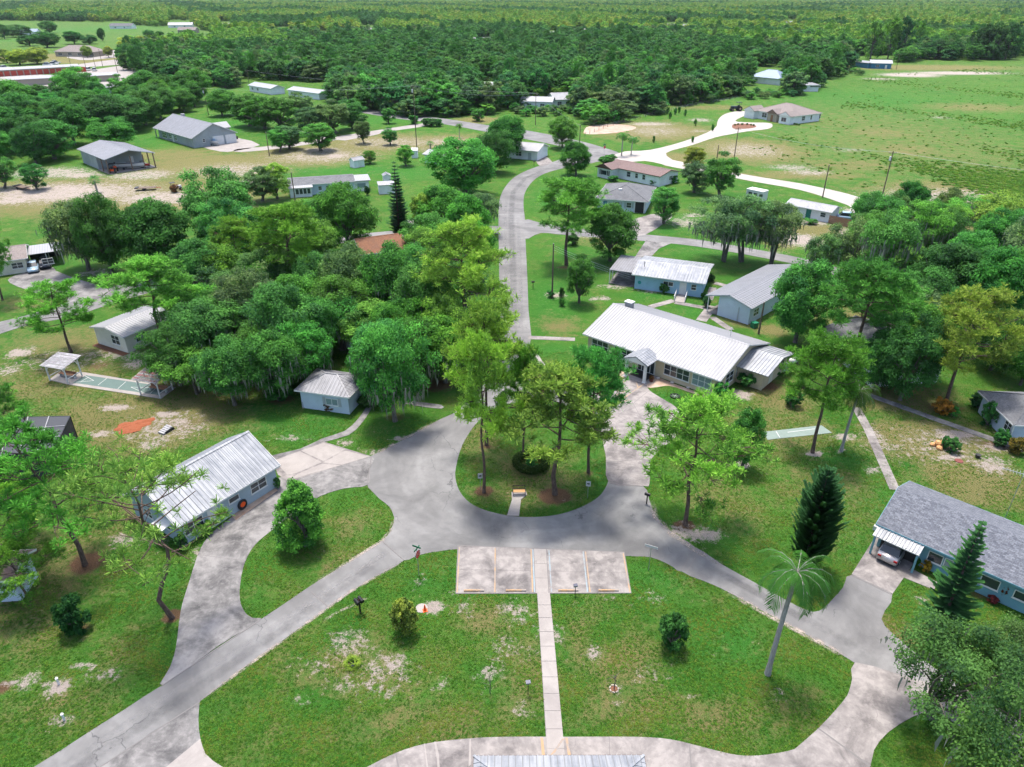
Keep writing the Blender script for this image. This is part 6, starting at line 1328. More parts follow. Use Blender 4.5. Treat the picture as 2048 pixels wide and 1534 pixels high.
# the mass of the woodland as one body (points that carry tree shapes)
def mass(name, pts, protos, label):
    me = bpy.data.meshes.new(name); me.vertices.add(len(pts)); me.vertices.foreach_set('co', np.array([(p[0], p[1], 0) for p in pts], np.float32).ravel())
    me.attributes.new('sc', 'FLOAT_VECTOR', 'POINT').data.foreach_set('vector', np.array([p[2] for p in pts], np.float32).ravel())
    me.attributes.new('rz', 'FLOAT_VECTOR', 'POINT').data.foreach_set('vector', np.array([(0, 0, p[3]) for p in pts], np.float32).ravel())
    me.update()
    o = bpy.data.objects.new(name, me); COL.objects.link(o)
    ng = bpy.data.node_groups.new(name, 'GeometryNodeTree'); ng.interface.new_socket('Geometry', in_out='INPUT', socket_type='NodeSocketGeometry'); ng.interface.new_socket('Geometry', in_out='OUTPUT', socket_type='NodeSocketGeometry')
    gi, go = ng.nodes.new('NodeGroupInput'), ng.nodes.new('NodeGroupOutput'); ip = ng.nodes.new('GeometryNodeInstanceOnPoints'); oi = ng.nodes.new('GeometryNodeObjectInfo')
    oi.inputs['Object'].default_value = protos; oi.inputs['As Instance'].default_value = True
    def attr(nm):
        n = ng.nodes.new('GeometryNodeInputNamedAttribute'); n.data_type = 'FLOAT_VECTOR'; n.inputs['Name'].default_value = nm; return [s for s in n.outputs if s.name == 'Attribute' and s.enabled][0]
    ng.links.new(gi.outputs[0], ip.inputs['Points']); ng.links.new(oi.outputs['Geometry'], ip.inputs['Instance'])
    ng.links.new(attr('sc'), ip.inputs['Scale']); ng.links.new(attr('rz'), ip.inputs['Rotation']); ng.links.new(ip.outputs[0], go.inputs[0])
    o.modifiers.new('scatter', 'NODES').node_group = ng
    tag(o, label, None, None, 'stuff'); return o
buckets = {}
for (x, y, h, w, pine) in rest:
    t = wood_tint(x, y, wr); kind = 'farpine' if pine else 'far'; var = wr.randrange(len(LIB[kind])); H0, R0 = DIM[kind]
    buckets.setdefault((kind, var, t), []).append((x, y, (w / 2 / R0, w / 2 / R0, h / H0), wr.uniform(0, 6.28)))
merge = {}
for (kind, var, t), pts in buckets.items(): merge.setdefault((kind, t), []).append((var, pts))
for (kind, t), lst in merge.items():
    pts = [p for _, q in lst for p in q]; var = lst[0][0]
    for j in range(2):
        sub = pts[j::2]
        if not sub: continue
        pc_ = bpy.data.objects.new('woodland_shape', LIB[kind][(var + j) % len(LIB[kind])][1]); mo_ = mass('woodland', sub, pc_, 'unbroken woodland canopy running to the horizon'); mo_.color = (*TINT[t], 1)   # shape not linked: only carried by the mass
# ------------------------------------------------------------------ street furniture and other things
def text_part(body, size, loc, rot, mat, parent, name='lettering'):
    c = bpy.data.curves.new(name, 'FONT'); c.body = body; c.size = size; c.align_x = 'CENTER'; c.align_y = 'CENTER'; c.extrude = .003; c.materials.append(M[mat])
    tmp = bpy.data.objects.new(name, c); COL.objects.link(tmp); me = bpy.data.meshes.new_from_object(tmp.evaluated_get(bpy.context.evaluated_depsgraph_get())); bpy.data.objects.remove(tmp)
    o = bpy.data.objects.new(name, me); COL.objects.link(o); o.parent = parent; o.location = loc; o.rotation_euler = rot; return o
def octagon(r, y0, y1, z):
    m = MB(); n = 8; a = [(r * math.cos(math.pi / 8 + k * math.pi / 4), r * math.sin(math.pi / 8 + k * math.pi / 4)) for k in range(n)]
    return m.add([(x, y0, z + q) for x, q in a] + [(x, y1, z + q) for x, q in a], [tuple(range(n)), tuple(range(2 * n - 1, n - 1, -1))] + [(k, n + k, n + (k + 1) % n, (k + 1) % n) for k in range(n)])
def stop_sign(bx, by, rz, label, blades=True, s=1.0):
    r = empty('stop_sign', G(bx, by), rz, label, 'stop sign'); r.scale = (s,) * 3
    MB().tube([(0, 0, 0), (0, 0, 3.0)], .035, 8).build('post', 'galvanised', r)
    b = octagon(.40, -.065, -.05, 2.45).build('sign_border', 'paint_white', r); f = octagon(.365, -.072, -.066, 2.45).build('sign_face', 'stop_red', b)
    text_part('STOP', .30, (0, -.074, 2.45), (math.pi / 2, 0, 0), 'paint_white', f)
    octagon(.40, -.048, -.040, 2.45).build('sign_back', 'galvanised', r)
    if blades:
        MB().box(-.42, -.012, 2.95, .42, .012, 3.12).build('name_blade', 'sign_green', r); MB().box(-.012, -.40, 3.14, .012, .40, 3.31).build('name_blade', 'sign_green', r)
stop_sign(838, 1152, R(65), 'red stop sign with street name blades at the edge of the circle')
stop_sign(1208, 313, R(20), 'small red stop sign on the verge near the palms', True, 1.1)
r = empty('street_sign', G(1297, 1140), R(-25), 'bare post with a pale street name blade beside the circle road', 'street sign')
MB().tube([(0, 0, 0), (0, 0, 2.55)], .03, 8).build('post', 'galvanised', r); MB().box(-.55, -.012, 2.5, .55, .012, 2.72).build('name_blade', 'paint_white', r)
for bx, by, rz, lab in ((961, 980, R(8), 'white arrow sign on the road side of the island beside the slim pine'), (1175, 996, R(-10), 'white arrow sign on the hall side of the island')):
    r = empty('arrow_sign', G(bx, by), rz, lab, 'sign', 'arrow signs on the island')
    MB().tube([(0, 0, 0), (0, 0, 2.0)], .025, 8).build('post', 'galvanised', r)
    p = MB().box(-.23, -.045, 1.45, .23, -.028, 2.05).build('sign_plate', 'paint_white', r)
    MB().add([(-.15, -.05, 1.68), (.03, -.05, 1.68), (.03, -.05, 1.60), (.16, -.05, 1.75), (.03, -.05, 1.90), (.03, -.05, 1.82), (-.15, -.05, 1.82)], [tuple(range(7))]).build('arrow', 'dark', p)
# bench on its pad
r = empty('park_bench', G(1038, 989) + Vector((0, 0, .075)), R(2), 'wooden slatted bench with black iron frame on the island pad', 'bench')
for k in range(4): MB().box(-.62, -.32 + k * .12, .43, .62, -.22 + k * .12, .465).build('seat_slat', 'wood_slat', r)
MB().box(-.62, .17, .86, .62, .20, .93).box(-.62, .15, .52, .62, .18, .56).build('back_rail', 'black_metal', r)
for k in range(11): MB().bar((-.55 + k * .11, .165, .54), (-.55 + k * .11, .185, .88), .018).build('back_bar', 'black_metal', r)
for sx in (-.6, .6): MB().bar((sx, -.3, 0), (sx, -.3, .62), .045).bar((sx, .2, 0), (sx, .2, .92), .045).bar((sx, -.33, .63), (sx, .2, .66), .05).bar((sx, -.3, .41), (sx, .2, .41), .04).build('side_frame', 'black_metal', r)
# clipped ring hedge on the island
hg = np.random.default_rng(4); c = G(1062, 930); P, Dn = [], []
for k in range(5200):
    a = hg.uniform(0, 6.283); t = hg.uniform(0, 6.283); rr = .42 * hg.uniform(.8, 1.08); R1 = 1.55
    dv = np.array([math.cos(a) * math.cos(t), math.sin(a) * math.cos(t), math.sin(t)]); P.append(np.array([math.cos(a) * R1, math.sin(a) * R1, .46]) + dv * rr); Dn.append(dv)
P = np.array(P); P[:, 2] = np.abs(P[:, 2])
V, F, tn = leaf_cards(hg, P, np.array(Dn), .075, hg.uniform(.1, .6, len(P)))
o = bpy.data.objects.new('ring_hedge', fast_mesh('ring_hedge', V, F, 'leaf', tn)); COL.objects.link(o); o.location = (c.x, c.y, 0); o.color = (.022, .058, .016, 1); tag(o, 'dark clipped ring hedge round the pine in the middle of the island', 'hedge')
plant_at('shrub', c.x + .1, c.y - .2, .9, 1.5, 'mid', 'low flowering plant inside the ring hedge', 'shrub')
# small lamps
for bx, by, h, lab in ((1056, 1388, 1.25, 'small black post lamp on the worn lawn beside the walk'), (1150, 1190, 1.1, 'small black post lamp at the back of the parking bay')):
    r = empty('post_lamp', G(bx, by), R(10), lab, 'lamp', 'small post lamps')
    MB().tube([(0, 0, 0), (0, 0, h - .14)], .03, 8).build('post', 'black_metal', r); MB().box(-.15, -.09, h - .16, .15, .09, h - .02).build('lamp_head', 'black_metal', r); MB().box(-.13, -.095, h - .14, .13, -.088, h - .05).build('lens', 'blind_glass', r)
    MB().add([(-.17, -.12, h), (.17, -.12, h), (.17, .12, h + .06), (-.17, .12, h + .06), (-.17, -.12, h - .025), (.17, -.12, h - .025), (.17, .12, h + .035), (-.17, .12, h + .035)], [(0, 1, 2, 3), (7, 6, 5, 4), (0, 4, 5, 1), (2, 6, 7, 3), (1, 5, 6, 2), (3, 7, 4, 0)]).build('solar_panel', 'solar', r)
def mailbox(bx, by, rz, label, boxes=1, s=1.0):
    r = empty('mailbox', G(bx, by), rz, label, 'mailbox'); r.scale = (s,) * 3
    MB().box(-.05, -.05, 0, .05, .05, 1.05).build('post', 'black_metal', r)
    for k in range(boxes):
        x = (k - (boxes - 1) / 2) * .30; m = MB(); pr = [(-.12, 1.06), (.12, 1.06), (.12, 1.2)] + [(.12 * math.cos(q), 1.2 + .12 * math.sin(q)) for q in (.5, 1.0, 1.57, 2.1, 2.64)] + [(-.12, 1.2)]
        n = len(pr); m.add([(x + a, -.27, b) for a, b in pr] + [(x + a, .27, b) for a, b in pr], [tuple(range(n)), tuple(range(2 * n - 1, n - 1, -1))] + [(i, n + i, n + (i + 1) % n, (i + 1) % n) for i in range(n)]); m.build('box', 'black_metal', r)
        MB().box(x + .125, -.05, 1.18, x + .135, -.02, 1.34).build('flag', 'red_paint', r)
mailbox(721, 1226, R(40), 'twin black mailboxes on one post beside the lower road', 2, 1.15)
mailbox(1066, 577, R(90), 'lone black mailbox beside the main road near the hall lawn')
mailbox(1293, 1008, R(60), 'black mailbox at the roadside under the low pine')
mailbox(1068, 332, R(90), 'white fronted mailbox on the verge at the road bend')
# cone on a pale cover
p = G(850, 1221); r = empty('traffic_cone', p, .3, 'orange traffic cone on the lawn beside the olive bush', 'traffic cone')
MB().box(-.19, -.19, 0, .19, .19, .035).build('base', 'cone_orange', r); MB().lathe([(.14, .035), (.035, .62), (.03, .64), (.001, .64)], 18).build('cone_body', 'cone_orange', r, True)
o = MB().lathe([(.001, .03), (.48, .03), (.5, .0)], 24).build('manhole_cover', 'concrete_pale', loc=(p.x - .3, p.y + .25, 0)); tag(o, 'round pale utility cover in the lawn beneath the cone', 'cover')
p = G(1918, 922); o = MB().lathe([(.001, .06), (.4, .06), (.42, .0)], 24).build('tank_lid', 'brick_red', loc=(p.x, p.y, 0)); tag(o, 'round reddish lid in the sand by the rock bed', 'cover')
# dead saplings
for bx, by, h, lab in ((980, 1386, 1.9, 'bare dead sapling in a dirt ring near the walk'), (1228, 1378, 1.5, 'withered sapling in a brick ringed hole')):
    rg = np.random.default_rng(int(bx)); r = empty('dead_sapling', G(bx, by), 0, lab, 'sapling'); m = MB(); m.tube([(0, 0, -.05), (.03, 0, h * .5), (.0, .02, h)], [.04, .03, .008], 6, False)
    for k in range(7): limb(m, (0, 0, h * (.35 + .09 * k)), (rg.normal(0, .45), rg.normal(0, .3), h * (.6 + .07 * k)), .02, .005, rg, .05, 5, 3)
    m.build('stem', 'bark_oak', r)
p = G(1228, 1378); r = empty('brick_ring', p, 0, 'ring of loose bricks round the withered sapling', 'brick ring')
bm = MB().box(-.10, -.045, 0, .10, .045, .07).mesh('brick', 'wall_tan')
for k in range(7): child('brick', bm, r, (math.cos(k * .9) * .3, math.sin(k * .9) * .3, 0), (0, 0, k * .9 + 1.4))
MB().lathe([(.001, .02), (.24, .02), (.26, -.01)], 12).build('soil', 'mulch', r)
# white pipe stubs
for bx, by, lab in ((118, 1368, 'white capped pipe stub standing in the sandy patch'), (129, 1440, 'white pipe stub in the grass nearest the road')):
    r = empty('pipe_stub', G(bx, by), 0, lab, 'pipe', 'white pipe stubs'); MB().lathe([(.07, 0), (.07, .5), (.1, .5), (.1, .62), (.001, .64)], 12).build('pipe', 'white', r); MB().lathe([(.03, .64), (.03, .72), (.001, .72)], 8).build('cap', 'white', r)
# precast steps, clay heap
r = empty('step_stack', G(326, 866), R(62), 'stack of dark edged grey steps lying on the bare yard', 'steps')
for k in range(5): MB().box(-.25 + k * .26, -.45, .02, -.02 + k * .26, .45, .18 + k * .07).build('tread', 'weathered_white', r)
MB().box(-.3, -.5, 0, 1.2, .5, .05).box(.0, -.48, .05, 1.15, -.45, .3).build('base', 'dark', r)
rg = np.random.default_rng(8); n = 26; p = G(268, 852); ax = G(305, 840) - G(232, 862); a_ = math.atan2(ax.y, ax.x)
vs = []
for i in range(n):
    for j in range(n):
        u, v = i / (n - 1) * 2 - 1, j / (n - 1) * 2 - 1; an = math.atan2(v, u); k = max(0, (1 + .16 * math.sin(3 * an + 1) + .1 * math.sin(7 * an)) ** 2 * .8 - u * u - v * v); vs.append((u * 2.3, v * 1.5, .22 * k ** .6 + rg.uniform(-.05, .07) * (k > 0) - (.05 if k == 0 else 0)))
o = MB().add(vs, [(i * n + j, (i + 1) * n + j, (i + 1) * n + j + 1, i * n + j + 1) for i in range(n - 1) for j in range(n - 1)]).build('clay_heap', 'clay', smooth=True, loc=(p.x, p.y, 0), rz=a_); tag(o, 'spread heap of orange clay on the bare yard', 'heap')
# wheel planter by the blue grey house
r = empty('tyre_planter', G(487, 1018), R(60), 'upright painted wheel planter with orange flowers against the blue grey house', 'planter')
MB().lathe([(.32, -.1), (.48, -.12), (.55, 0), (.48, .12), (.32, .1), (.32, -.1)], 20).build('ring', 'dark', r, True, (0, 0, .55)).rotation_euler = (math.pi / 2, 0, 0)
MB().lathe([(.001, -.04), (.31, -.04), (.31, .04), (.001, .04)], 16).build('flowers', 'cone_orange', r, False, (0, -.06, .62)).rotation_euler = (math.pi / 2, 0, 0)
for k in range(6):
    p = G(470 + k * 14, 1030 - k * 9.6); 
def cooling_unit(bx, by, label, s=1.0, rz=0.3):
    r = empty('cooling_unit', G(bx, by), rz, label, 'air conditioner'); MB().box(-.45 * s, -.45 * s, 0, .45 * s, .45 * s, .08).build('pad', 'concrete_pale', r); MB().box(-.38 * s, -.38 * s, .08, .38 * s, .38 * s, .82 * s).build('casing', 'wall_grey', r); MB().lathe([(.001, .83 * s), (.3 * s, .83 * s), (.32 * s, .82 * s)], 16).build('fan_grille', 'black_metal', r)
cooling_unit(612, 812, 'grey cooling unit against the small house under the oaks')
cooling_unit(1568, 740, 'cooling unit behind the hall annex', 1.1)
# shuffleboard court and its two shelters
A, B, C_, D_ = G(150, 752), G(330, 794), G(348, 776), G(172, 750 - 8)
court = sheet('shuffleboard_court', [(98, 760), (140, 770), (322, 798), (352, 775), (168, 745), (120, 744)], .05, 'concrete_pale', 1)
sheet('court_lane', [(146, 766), (318, 791), (338, 775), (172, 751)], .056, 'court_green', 1, parent=court, depth=.03)
for a, b in (((196, 771), (214, 757)), ((236, 778), (252, 764)), ((152, 765), (188, 762)), ((188, 762), (170, 752)), ((160, 765), (178, 755)), ((290, 787), (262, 775)), ((262, 775), (310, 776)), ((300, 788), (312, 777))): line_px('painted_line', a, b, .06, .0595, 'paint_white', court)
def shelter(fl, fr, bl, label, slat):
    e = 2.1; a, b, c = G(*fl), G(*fr), G(*bl); dx = (b - a).normalized(); n = Vector((-dx.y, dx.x, 0)); L_ = (b - a).length; W_ = max(2.2, (c - a).dot(n))
    r = empty('shelter', a + Vector((0, 0, .05)), math.atan2(dx.y, dx.x), label, 'shelter', 'court shelters')
    for x, y in ((0, 0), (L_, 0), (L_, W_), (0, W_)):
        MB().box(x - .06, y - .06, 0, x + .06, y + .06, e + (.0 if y == 0 else .35)).build('post', 'white', r)
        sx = 1 if x == 0 else -1; MB().bar((x, y, e - .55), (x + sx * .5, y, e - .04), .06).build('brace', 'white', r)
    for y, z in ((0, e), (W_, e + .35)): MB().box(-.3, y - .05, z, L_ + .3, y + .05, z + .12).build('beam', 'white', r)
    for x in (0, L_): MB().bar((x, -.35, e + .13), (x, W_ + .35, e + .52), .08, .12).build('rafter', 'white', r); MB().bar((x, 0, .62), (x, W_, .62), .06, .1).build('side_rail', 'white', r)
    k = 15
    for i in range(k):
        y = -.4 + (W_ + .8) * i / (k - 1); z = e + .2 + (y + .4) / (W_ + .8) * .44
        MB().box(-.4, y - .075, z, L_ + .4, y + .075, z + .03).build('slat', slat if i % 3 else 'weathered_white', r)
    MB().box(.15, W_ * .55, .42, L_ - .15, W_ * .55 + .45, .47).build('bench_seat', 'wood_brown', r); MB().bar((.15, W_ * .55 + .5, .6), (L_ - .15, W_ * .55 + .5, .6), .04, .3).build('bench_back', 'wood_brown', r)
    for x in (.3, L_ - .3): MB().box(x - .04, W_ * .55 + .05, 0, x + .04, W_ * .55 + .4, .42).build('bench_leg', 'white', r)
shelter((101, 762), (137, 768), (131, 747), 'white timber shelter with grey slat roof at the street end of the court', 'weathered_slat')
shelter((282, 790), (321, 797), (312, 776), 'white timber shelter with red stained slat roof at the other end of the court', 'weathered_red')
# utility poles and wires
def pole(bx, by, ty, label, cross=True, tr=False, rz=0.0):
    h = height_at(by, ty); r = empty('utility_pole', G(bx, by), rz, label, 'utility pole', 'utility poles'); MB().tube([(0, 0, -.1), (0, 0, h)], [.15, .10], 8).build('post', 'wood_pole', r)
    if cross:
        MB().box(-.9, -.06, h - .5, .9, .06, h - .38).build('cross_arm', 'wood_pole', r)
        for x in (-.8, 0, .8): MB().lathe([(.04, h - .38), (.05, h - .25), (.001, h - .2)], 8, x).build('insulator', 'paint_white', r)
    else: MB().lathe([(.05, h), (.06, h + .12), (.001, h + .16)], 8).build('insulator', 'paint_white', r)
    if tr: MB().lathe([(.001, h - 2.1), (.2, h - 2.1), (.2, h - 1.2), (.001, h - 1.15)], 12, -.32).build('transformer', 'white', r)
    return r.location + Vector((0, 0, h - .2))
p_m = pole(1762, 402, 302, 'tall utility pole with white transformer standing in front of the meadow', True, True)
p_n = pole(1645, 395, 330, 'plain utility pole behind the low white building', False)
p_h = pole(1104, 596, 488, 'utility pole on the hall lawn with its foot in a planted bed', False)
p_b = pole(1517, 668, 605, 'dark slim pole at the corner of the hall under the oak', False)
p_f = pole(834, 302, 170, 'tall utility pole with transformer in the dry field', True, True)
p_s = pole(593, 418, 345, 'brown utility pole in front of the long pale blue house', False)
p_d = pole(1467, 325, 255, 'utility pole between the shell road and the lane', True)
p_d2 = pole(1434, 316, 290, 'short post near the pole by the shell road', False)
p_w = pole(1385, 206, 155, 'pale utility pole with transformer at the wood edge', True, True)
p_c = pole(1071, 250, 185, 'utility pole behind the oaks by the solar panels', True)
p_x = pole(1159, 292, 250, 'slim pole on the cross street verge by the sand pit', False)
p_g = pole(417, 230, 175, 'utility pole on the lawn behind the large grey house', True, True)
p_l = pole(539, 312, 265, 'lean grey pole beside the dirt track', False)
p_t = pole(1792, 140, 108, 'pole beside the deep blue cabins', True)
p_1 = pole(500, 178, 140, 'pole at the wood edge by the pale bungalow', True)
sp_ = [pole(x, y, t, w + ' bare light pole in the line along the storage yard', False) for x, y, t, w in ((142, 132, 112, 'first'), (173, 140, 104, 'second'), (192, 138, 112, 'third'), (206, 134, 98, 'fourth'), (239, 160, 100, 'fifth'))]
def wire(a, b, label, sag=.8, off=(0, 0, 0), r=.018):
    a, b = a + Vector(off), b + Vector(off); m = MB(); m.tube([a.lerp(b, k / 14) - Vector((0, 0, sag * 4 * (k / 14) * (1 - k / 14))) for k in range(15)], r, 4, False)
    o = m.build('power_line', 'galvanised'); tag(o, label, 'wire', 'overhead wires')
wire(p_g, p_f, 'overhead wire from the grey house pole to the dry field pole', 1.2); wire(p_1, p_c, 'upper overhead wire in front of the woods', 1.5); wire(p_c, p_x, 'overhead wire from the solar roof pole to the sand pit pole', .8)
wire(p_f, p_c, 'long overhead wire over the cross street', 1.6); wire(p_m, p_d, 'overhead wire along the meadow edge from the transformer pole', 1.2); wire(p_m, p_m + Vector((70, -40, 0)), 'overhead wire leaving the transformer pole over the meadow', 1.5)
gp = G(1262, 548, 3.2)
for k, w in enumerate(('upper', 'middle', 'lower')): wire(p_h, Vector((gp.x, gp.y, 3.0)), w + ' service wire from the lawn pole to the sky blue cottage', .25, (0, 0, -.35 * k), .014)
# aerial beside the teal house
r = empty('tv_aerial', G(1999, 1062), R(-35), 'tall television aerial on a thin mast behind the teal house', 'aerial')
MB().tube([(0, 0, 0), (0, 0, 6.4)], .025, 6).build('mast', 'galvanised', r); MB().bar((-1.6, 0, 6.4), (1.6, 0, 6.4), .04).build('boom', 'galvanised', r)
for k in range(13): MB().bar((-1.5 + k * .25, -.25 - k * .05, 6.42), (-1.5 + k * .25, .25 + k * .05, 6.42), .015).build('element', 'galvanised', r)
# vehicles
def car(label, x, y, rz, paint, L_=4.6, Wd=1.8, Hh=1.5, kind='car', name='parked_car', tail=True):
    r = empty(name, (x, y, 0), rz, label, kind); hw = Wd / 2
    # body sections along x: (x, half width, z low, z belt)
    sec = [(-L_ / 2, .80, .42, .80), (-L_ / 2 + .12, .93, .30, .92), (-L_ * .33, 1.0, .24, .98), (-L_ * .1, 1.0, .22, .96), (L_ * .18, 1.0, .22, .93), (L_ * .36, .97, .24, .84), (L_ / 2 - .15, .90, .30, .74), (L_ / 2, .74, .42, .62)]
    m = MB(); vs = []
    for sx, wv, z0, z1 in sec: w_ = hw * wv; vs += [(sx, -w_ * .96, z0), (sx, -w_, (z0 + z1) / 2), (sx, -w_ * .94, z1), (sx, w_ * .94, z1), (sx, w_, (z0 + z1) / 2), (sx, w_ * .96, z0)]
    n = len(sec); m.add(vs, [(i * 6 + j, i * 6 + (j + 1) % 6, (i + 1) * 6 + (j + 1) % 6, (i + 1) * 6 + j) for i in range(n - 1) for j in range(6)] + [tuple(range(5, -1, -1)), tuple((n - 1) * 6 + j for j in range(6))]); m.build('body', paint, r, True)
    b0, b1, t0, t1 = -L_ * .40, L_ * .22, -L_ * .28, L_ * .04
    g = MB().add([(b0, -hw * .9, .93), (b1, -hw * .9, .90), (b1, hw * .9, .90), (b0, hw * .9, .93), (t0, -hw * .72, Hh - .02), (t1, -hw * .72, Hh - .02), (t1, hw * .72, Hh - .02), (t0, hw * .72, Hh - .02)], [(0, 1, 5, 4), (1, 2, 6, 5), (2, 3, 7, 6), (3, 0, 4, 7), (4, 5, 6, 7)]).build('window', 'glass', r)
    MB().add([(t0 - .05, -hw * .75, Hh - .05), (t1 + .05, -hw * .75, Hh - .05), (t1 + .05, hw * .75, Hh - .05), (t0 - .05, hw * .75, Hh - .05), (t0, -hw * .66, Hh), (t1, -hw * .66, Hh), (t1, hw * .66, Hh), (t0, hw * .66, Hh)], [(4, 5, 6, 7), (0, 1, 5, 4), (1, 2, 6, 5), (2, 3, 7, 6), (3, 0, 4, 7)]).build('roof', paint, r, True)
    for sx in (-L_ * .31, L_ * .31):
        for sy in (-hw + .09, hw - .09):
            w = MB().lathe([(.001, -.1), (.2, -.1), (.31, -.09), (.33, 0), (.31, .09), (.2, .1), (.001, .1)], 16).build('wheel', 'tyre', r, True, (sx, sy, .33)); w.rotation_euler = (math.pi / 2, 0, 0); MB().lathe([(.001, -.115), (.19, -.11), (.19, .11), (.001, .115)], 12).build('rim', 'galvanised', w)
    for sy in (-1, 1):
        MB().box(-L_ / 2 - .01, sy * hw * .72 - .2, .68, -L_ / 2 + .1, sy * hw * .72 + .08, .86).build('tail_light', 'tail_red', r); MB().box(L_ / 2 - .13, sy * hw * .62 - .16, .56, L_ / 2 - .01, sy * hw * .62 + .16, .68).build('headlight', 'paint_white', r)
    MB().box(-L_ / 2 - .02, -.26, .55, -L_ / 2 + .02, .26, .67).build('number_plate', 'paint_white', r)
    return r
tz = TEAL.rotation_euler.z; q = TEAL.matrix_basis @ Vector((1.85, .75, 0))
car('silver car with red tail lights parked nose in under the awning of the teal house', q.x, q.y, tz + math.pi / 2, 'car_silver')
p = G(68, 540); car('pale car in the carport nearest the cream house', p.x, p.y, R(-60), 'car_blue')
p = G(92, 532); car('dark car in the carport beside the pale one', p.x, p.y, R(-60), 'car_dark')
p = G(1697, 440); car('pale blue pickup cab behind the plank fence', p.x, p.y, R(-20), 'car_blue', 5.2, 1.95, 1.7)
p = G(1560, 165); car('white car outside the blue roofed house', p.x, p.y, R(10), 'car_white')
p = G(1548, 166); car('second white car closer to the trees at the blue roofed house', p.x, p.y, R(15), 'car_white')
for k, (x, y) in enumerate(((96, 131), (108, 130), (112, 127), (10, 137), (93, 146), (178, 141), (190, 142))):
    p = G(x, y); car(ORD[k] + ' white vehicle parked in the storage yard by the red doors', p.x, p.y, R(20 + 15 * k), 'car_white', 6.0, 2.2, 2.1); 
for o in [o for o in SC.objects if 'white vehicle parked' in o.get('label', '')]: o['group'] = 'vehicles in the storage yard'
p = G(455, 284)
def boat(label, x, y, rz, hull, L_=6.0, cover=None, name='boat'):
    r = empty(name, (x, y, .55), rz, label, 'boat'); Wd = 2.1; m = MB(); vs = []; st = [(-.5, .9, .25), (-.2, 1, .15), (.1, .98, .12), (.32, .75, .2), (.45, .4, .35), (.5, .05, .55)]
    for s, w, k in st: vs += [(s * L_, -w * Wd / 2, 1.0 + max(0, s) * .3), (s * L_, -w * Wd * .36, .5 * k + .25), (s * L_, 0, k * .5), (s * L_, w * Wd * .36, .5 * k + .25), (s * L_, w * Wd / 2, 1.0 + max(0, s) * .3)]
    n = len(st); m.add(vs, [(i * 5 + j, (i + 1) * 5 + j, (i + 1) * 5 + j + 1, i * 5 + j + 1) for i in range(n - 1) for j in range(4)] + [(0, 1, 2, 3, 4)]); m.build('hull', hull, r)
    MB().add([(s * L_, q * w * Wd * .46, .95 + max(0, s) * .3) for s, w, k in st for q in (-1, 1)], [(2 * i, 2 * i + 2, 2 * i + 3, 2 * i + 1) for i in range(n - 1)]).build('deck', cover or 'dark', r)
    MB().box(-.1 * L_, -.35, .95, .06 * L_, .35, 1.5).build('console', 'white' if not cover else cover, r)
    MB().box(-.5 * L_ - .35, -.2, .3, -.5 * L_ - .02, .2, 1.4).build('outboard_motor', 'black_metal', r)
    t = MB().bar((-.4 * L_, -.6, 0), (.35 * L_, -.5, 0), .1).bar((-.4 * L_, .6, 0), (.35 * L_, .5, 0), .1).bar((.35 * L_, 0, 0), (.7 * L_, 0, 0), .1).bar((.35 * L_, -.5, 0), (.35 * L_, .5, 0), .1); t = t.build('trailer_frame', 'galvanised', r)
    for sy in (-.95, .95): w = MB().lathe([(.001, -.1), (.3, -.1), (.3, .1), (.001, .1)], 12).build('wheel', 'tyre', r, False, (-.2 * L_, sy, -.22)); w.rotation_euler = (math.pi / 2, 0, 0)
boat('black boat on a trailer in front of the garage doors', p.x, p.y, R(12), 'car_dark', 7)
p = G(430, 291); boat('small blue and white watercraft on a trailer beside the grey house', p.x, p.y, R(-30), 'car_white', 3.4, 'car_blue')
p = G(262, 338); boat('long boat under a grey cover inside the open barn', p.x, p.y, R(8), 'car_white', 7.5, 'roof_galv')
def tractor(label, x, y, rz, paint, s=1.0, name='tractor', cat='tractor'):
    r = empty(name, (x, y, 0), rz, label, cat); r.scale = (s,) * 3
    MB().box(-.2, -.35, .6, 1.6, .35, 1.3).build('hood', paint, r); MB().box(-1.0, -.5, .5, -.2, .5, .95).build('seat_deck', paint, r); MB().box(-.85, -.25, .95, -.35, .25, 1.5).build('seat', 'dark', r)
    for sx, sy, q in ((-.75, -.7, .65), (-.75, .7, .65), (1.3, -.55, .4), (1.3, .55, .4)):
        w = MB().lathe([(.001, -.16), (q * .6, -.16), (q, -.13), (q, .13), (q * .6, .16), (.001, .16)], 16).build('wheel', 'tyre', r, False, (sx, sy, q)); w.rotation_euler = (math.pi / 2, 0, 0); MB().lathe([(.001, -.17), (q * .45, -.17), (q * .45, .17), (.001, .17)], 10).build('rim', 'curb_yellow', w)
    MB().bar((-1, -.45, .9), (-1, -.45, 2.2), .06).bar((-1, .45, .9), (-1, .45, 2.2), .06).box(-1.3, -.6, 2.2, .1, .6, 2.27).build('canopy', 'dark', r)
p = G(1472, 222); tractor('dark tractor with canopy and red mower on the shell drive', p.x, p.y, R(190), 'car_dark', 1.5)
p = G(228, 345); tractor('orange tractor parked at the corner of the open barn', p.x, p.y, R(100), 'cone_orange', 1.1)
p = G(290, 335); tractor('red ride-on mower on the barn floor', p.x, p.y, R(20), 'red_paint', .8, 'ride_on_mower', 'mower')
p = G(352, 381); tractor('small white utility buggy on the sandy field', p.x, p.y, R(40), 'car_white', .9, 'utility_buggy', 'buggy')
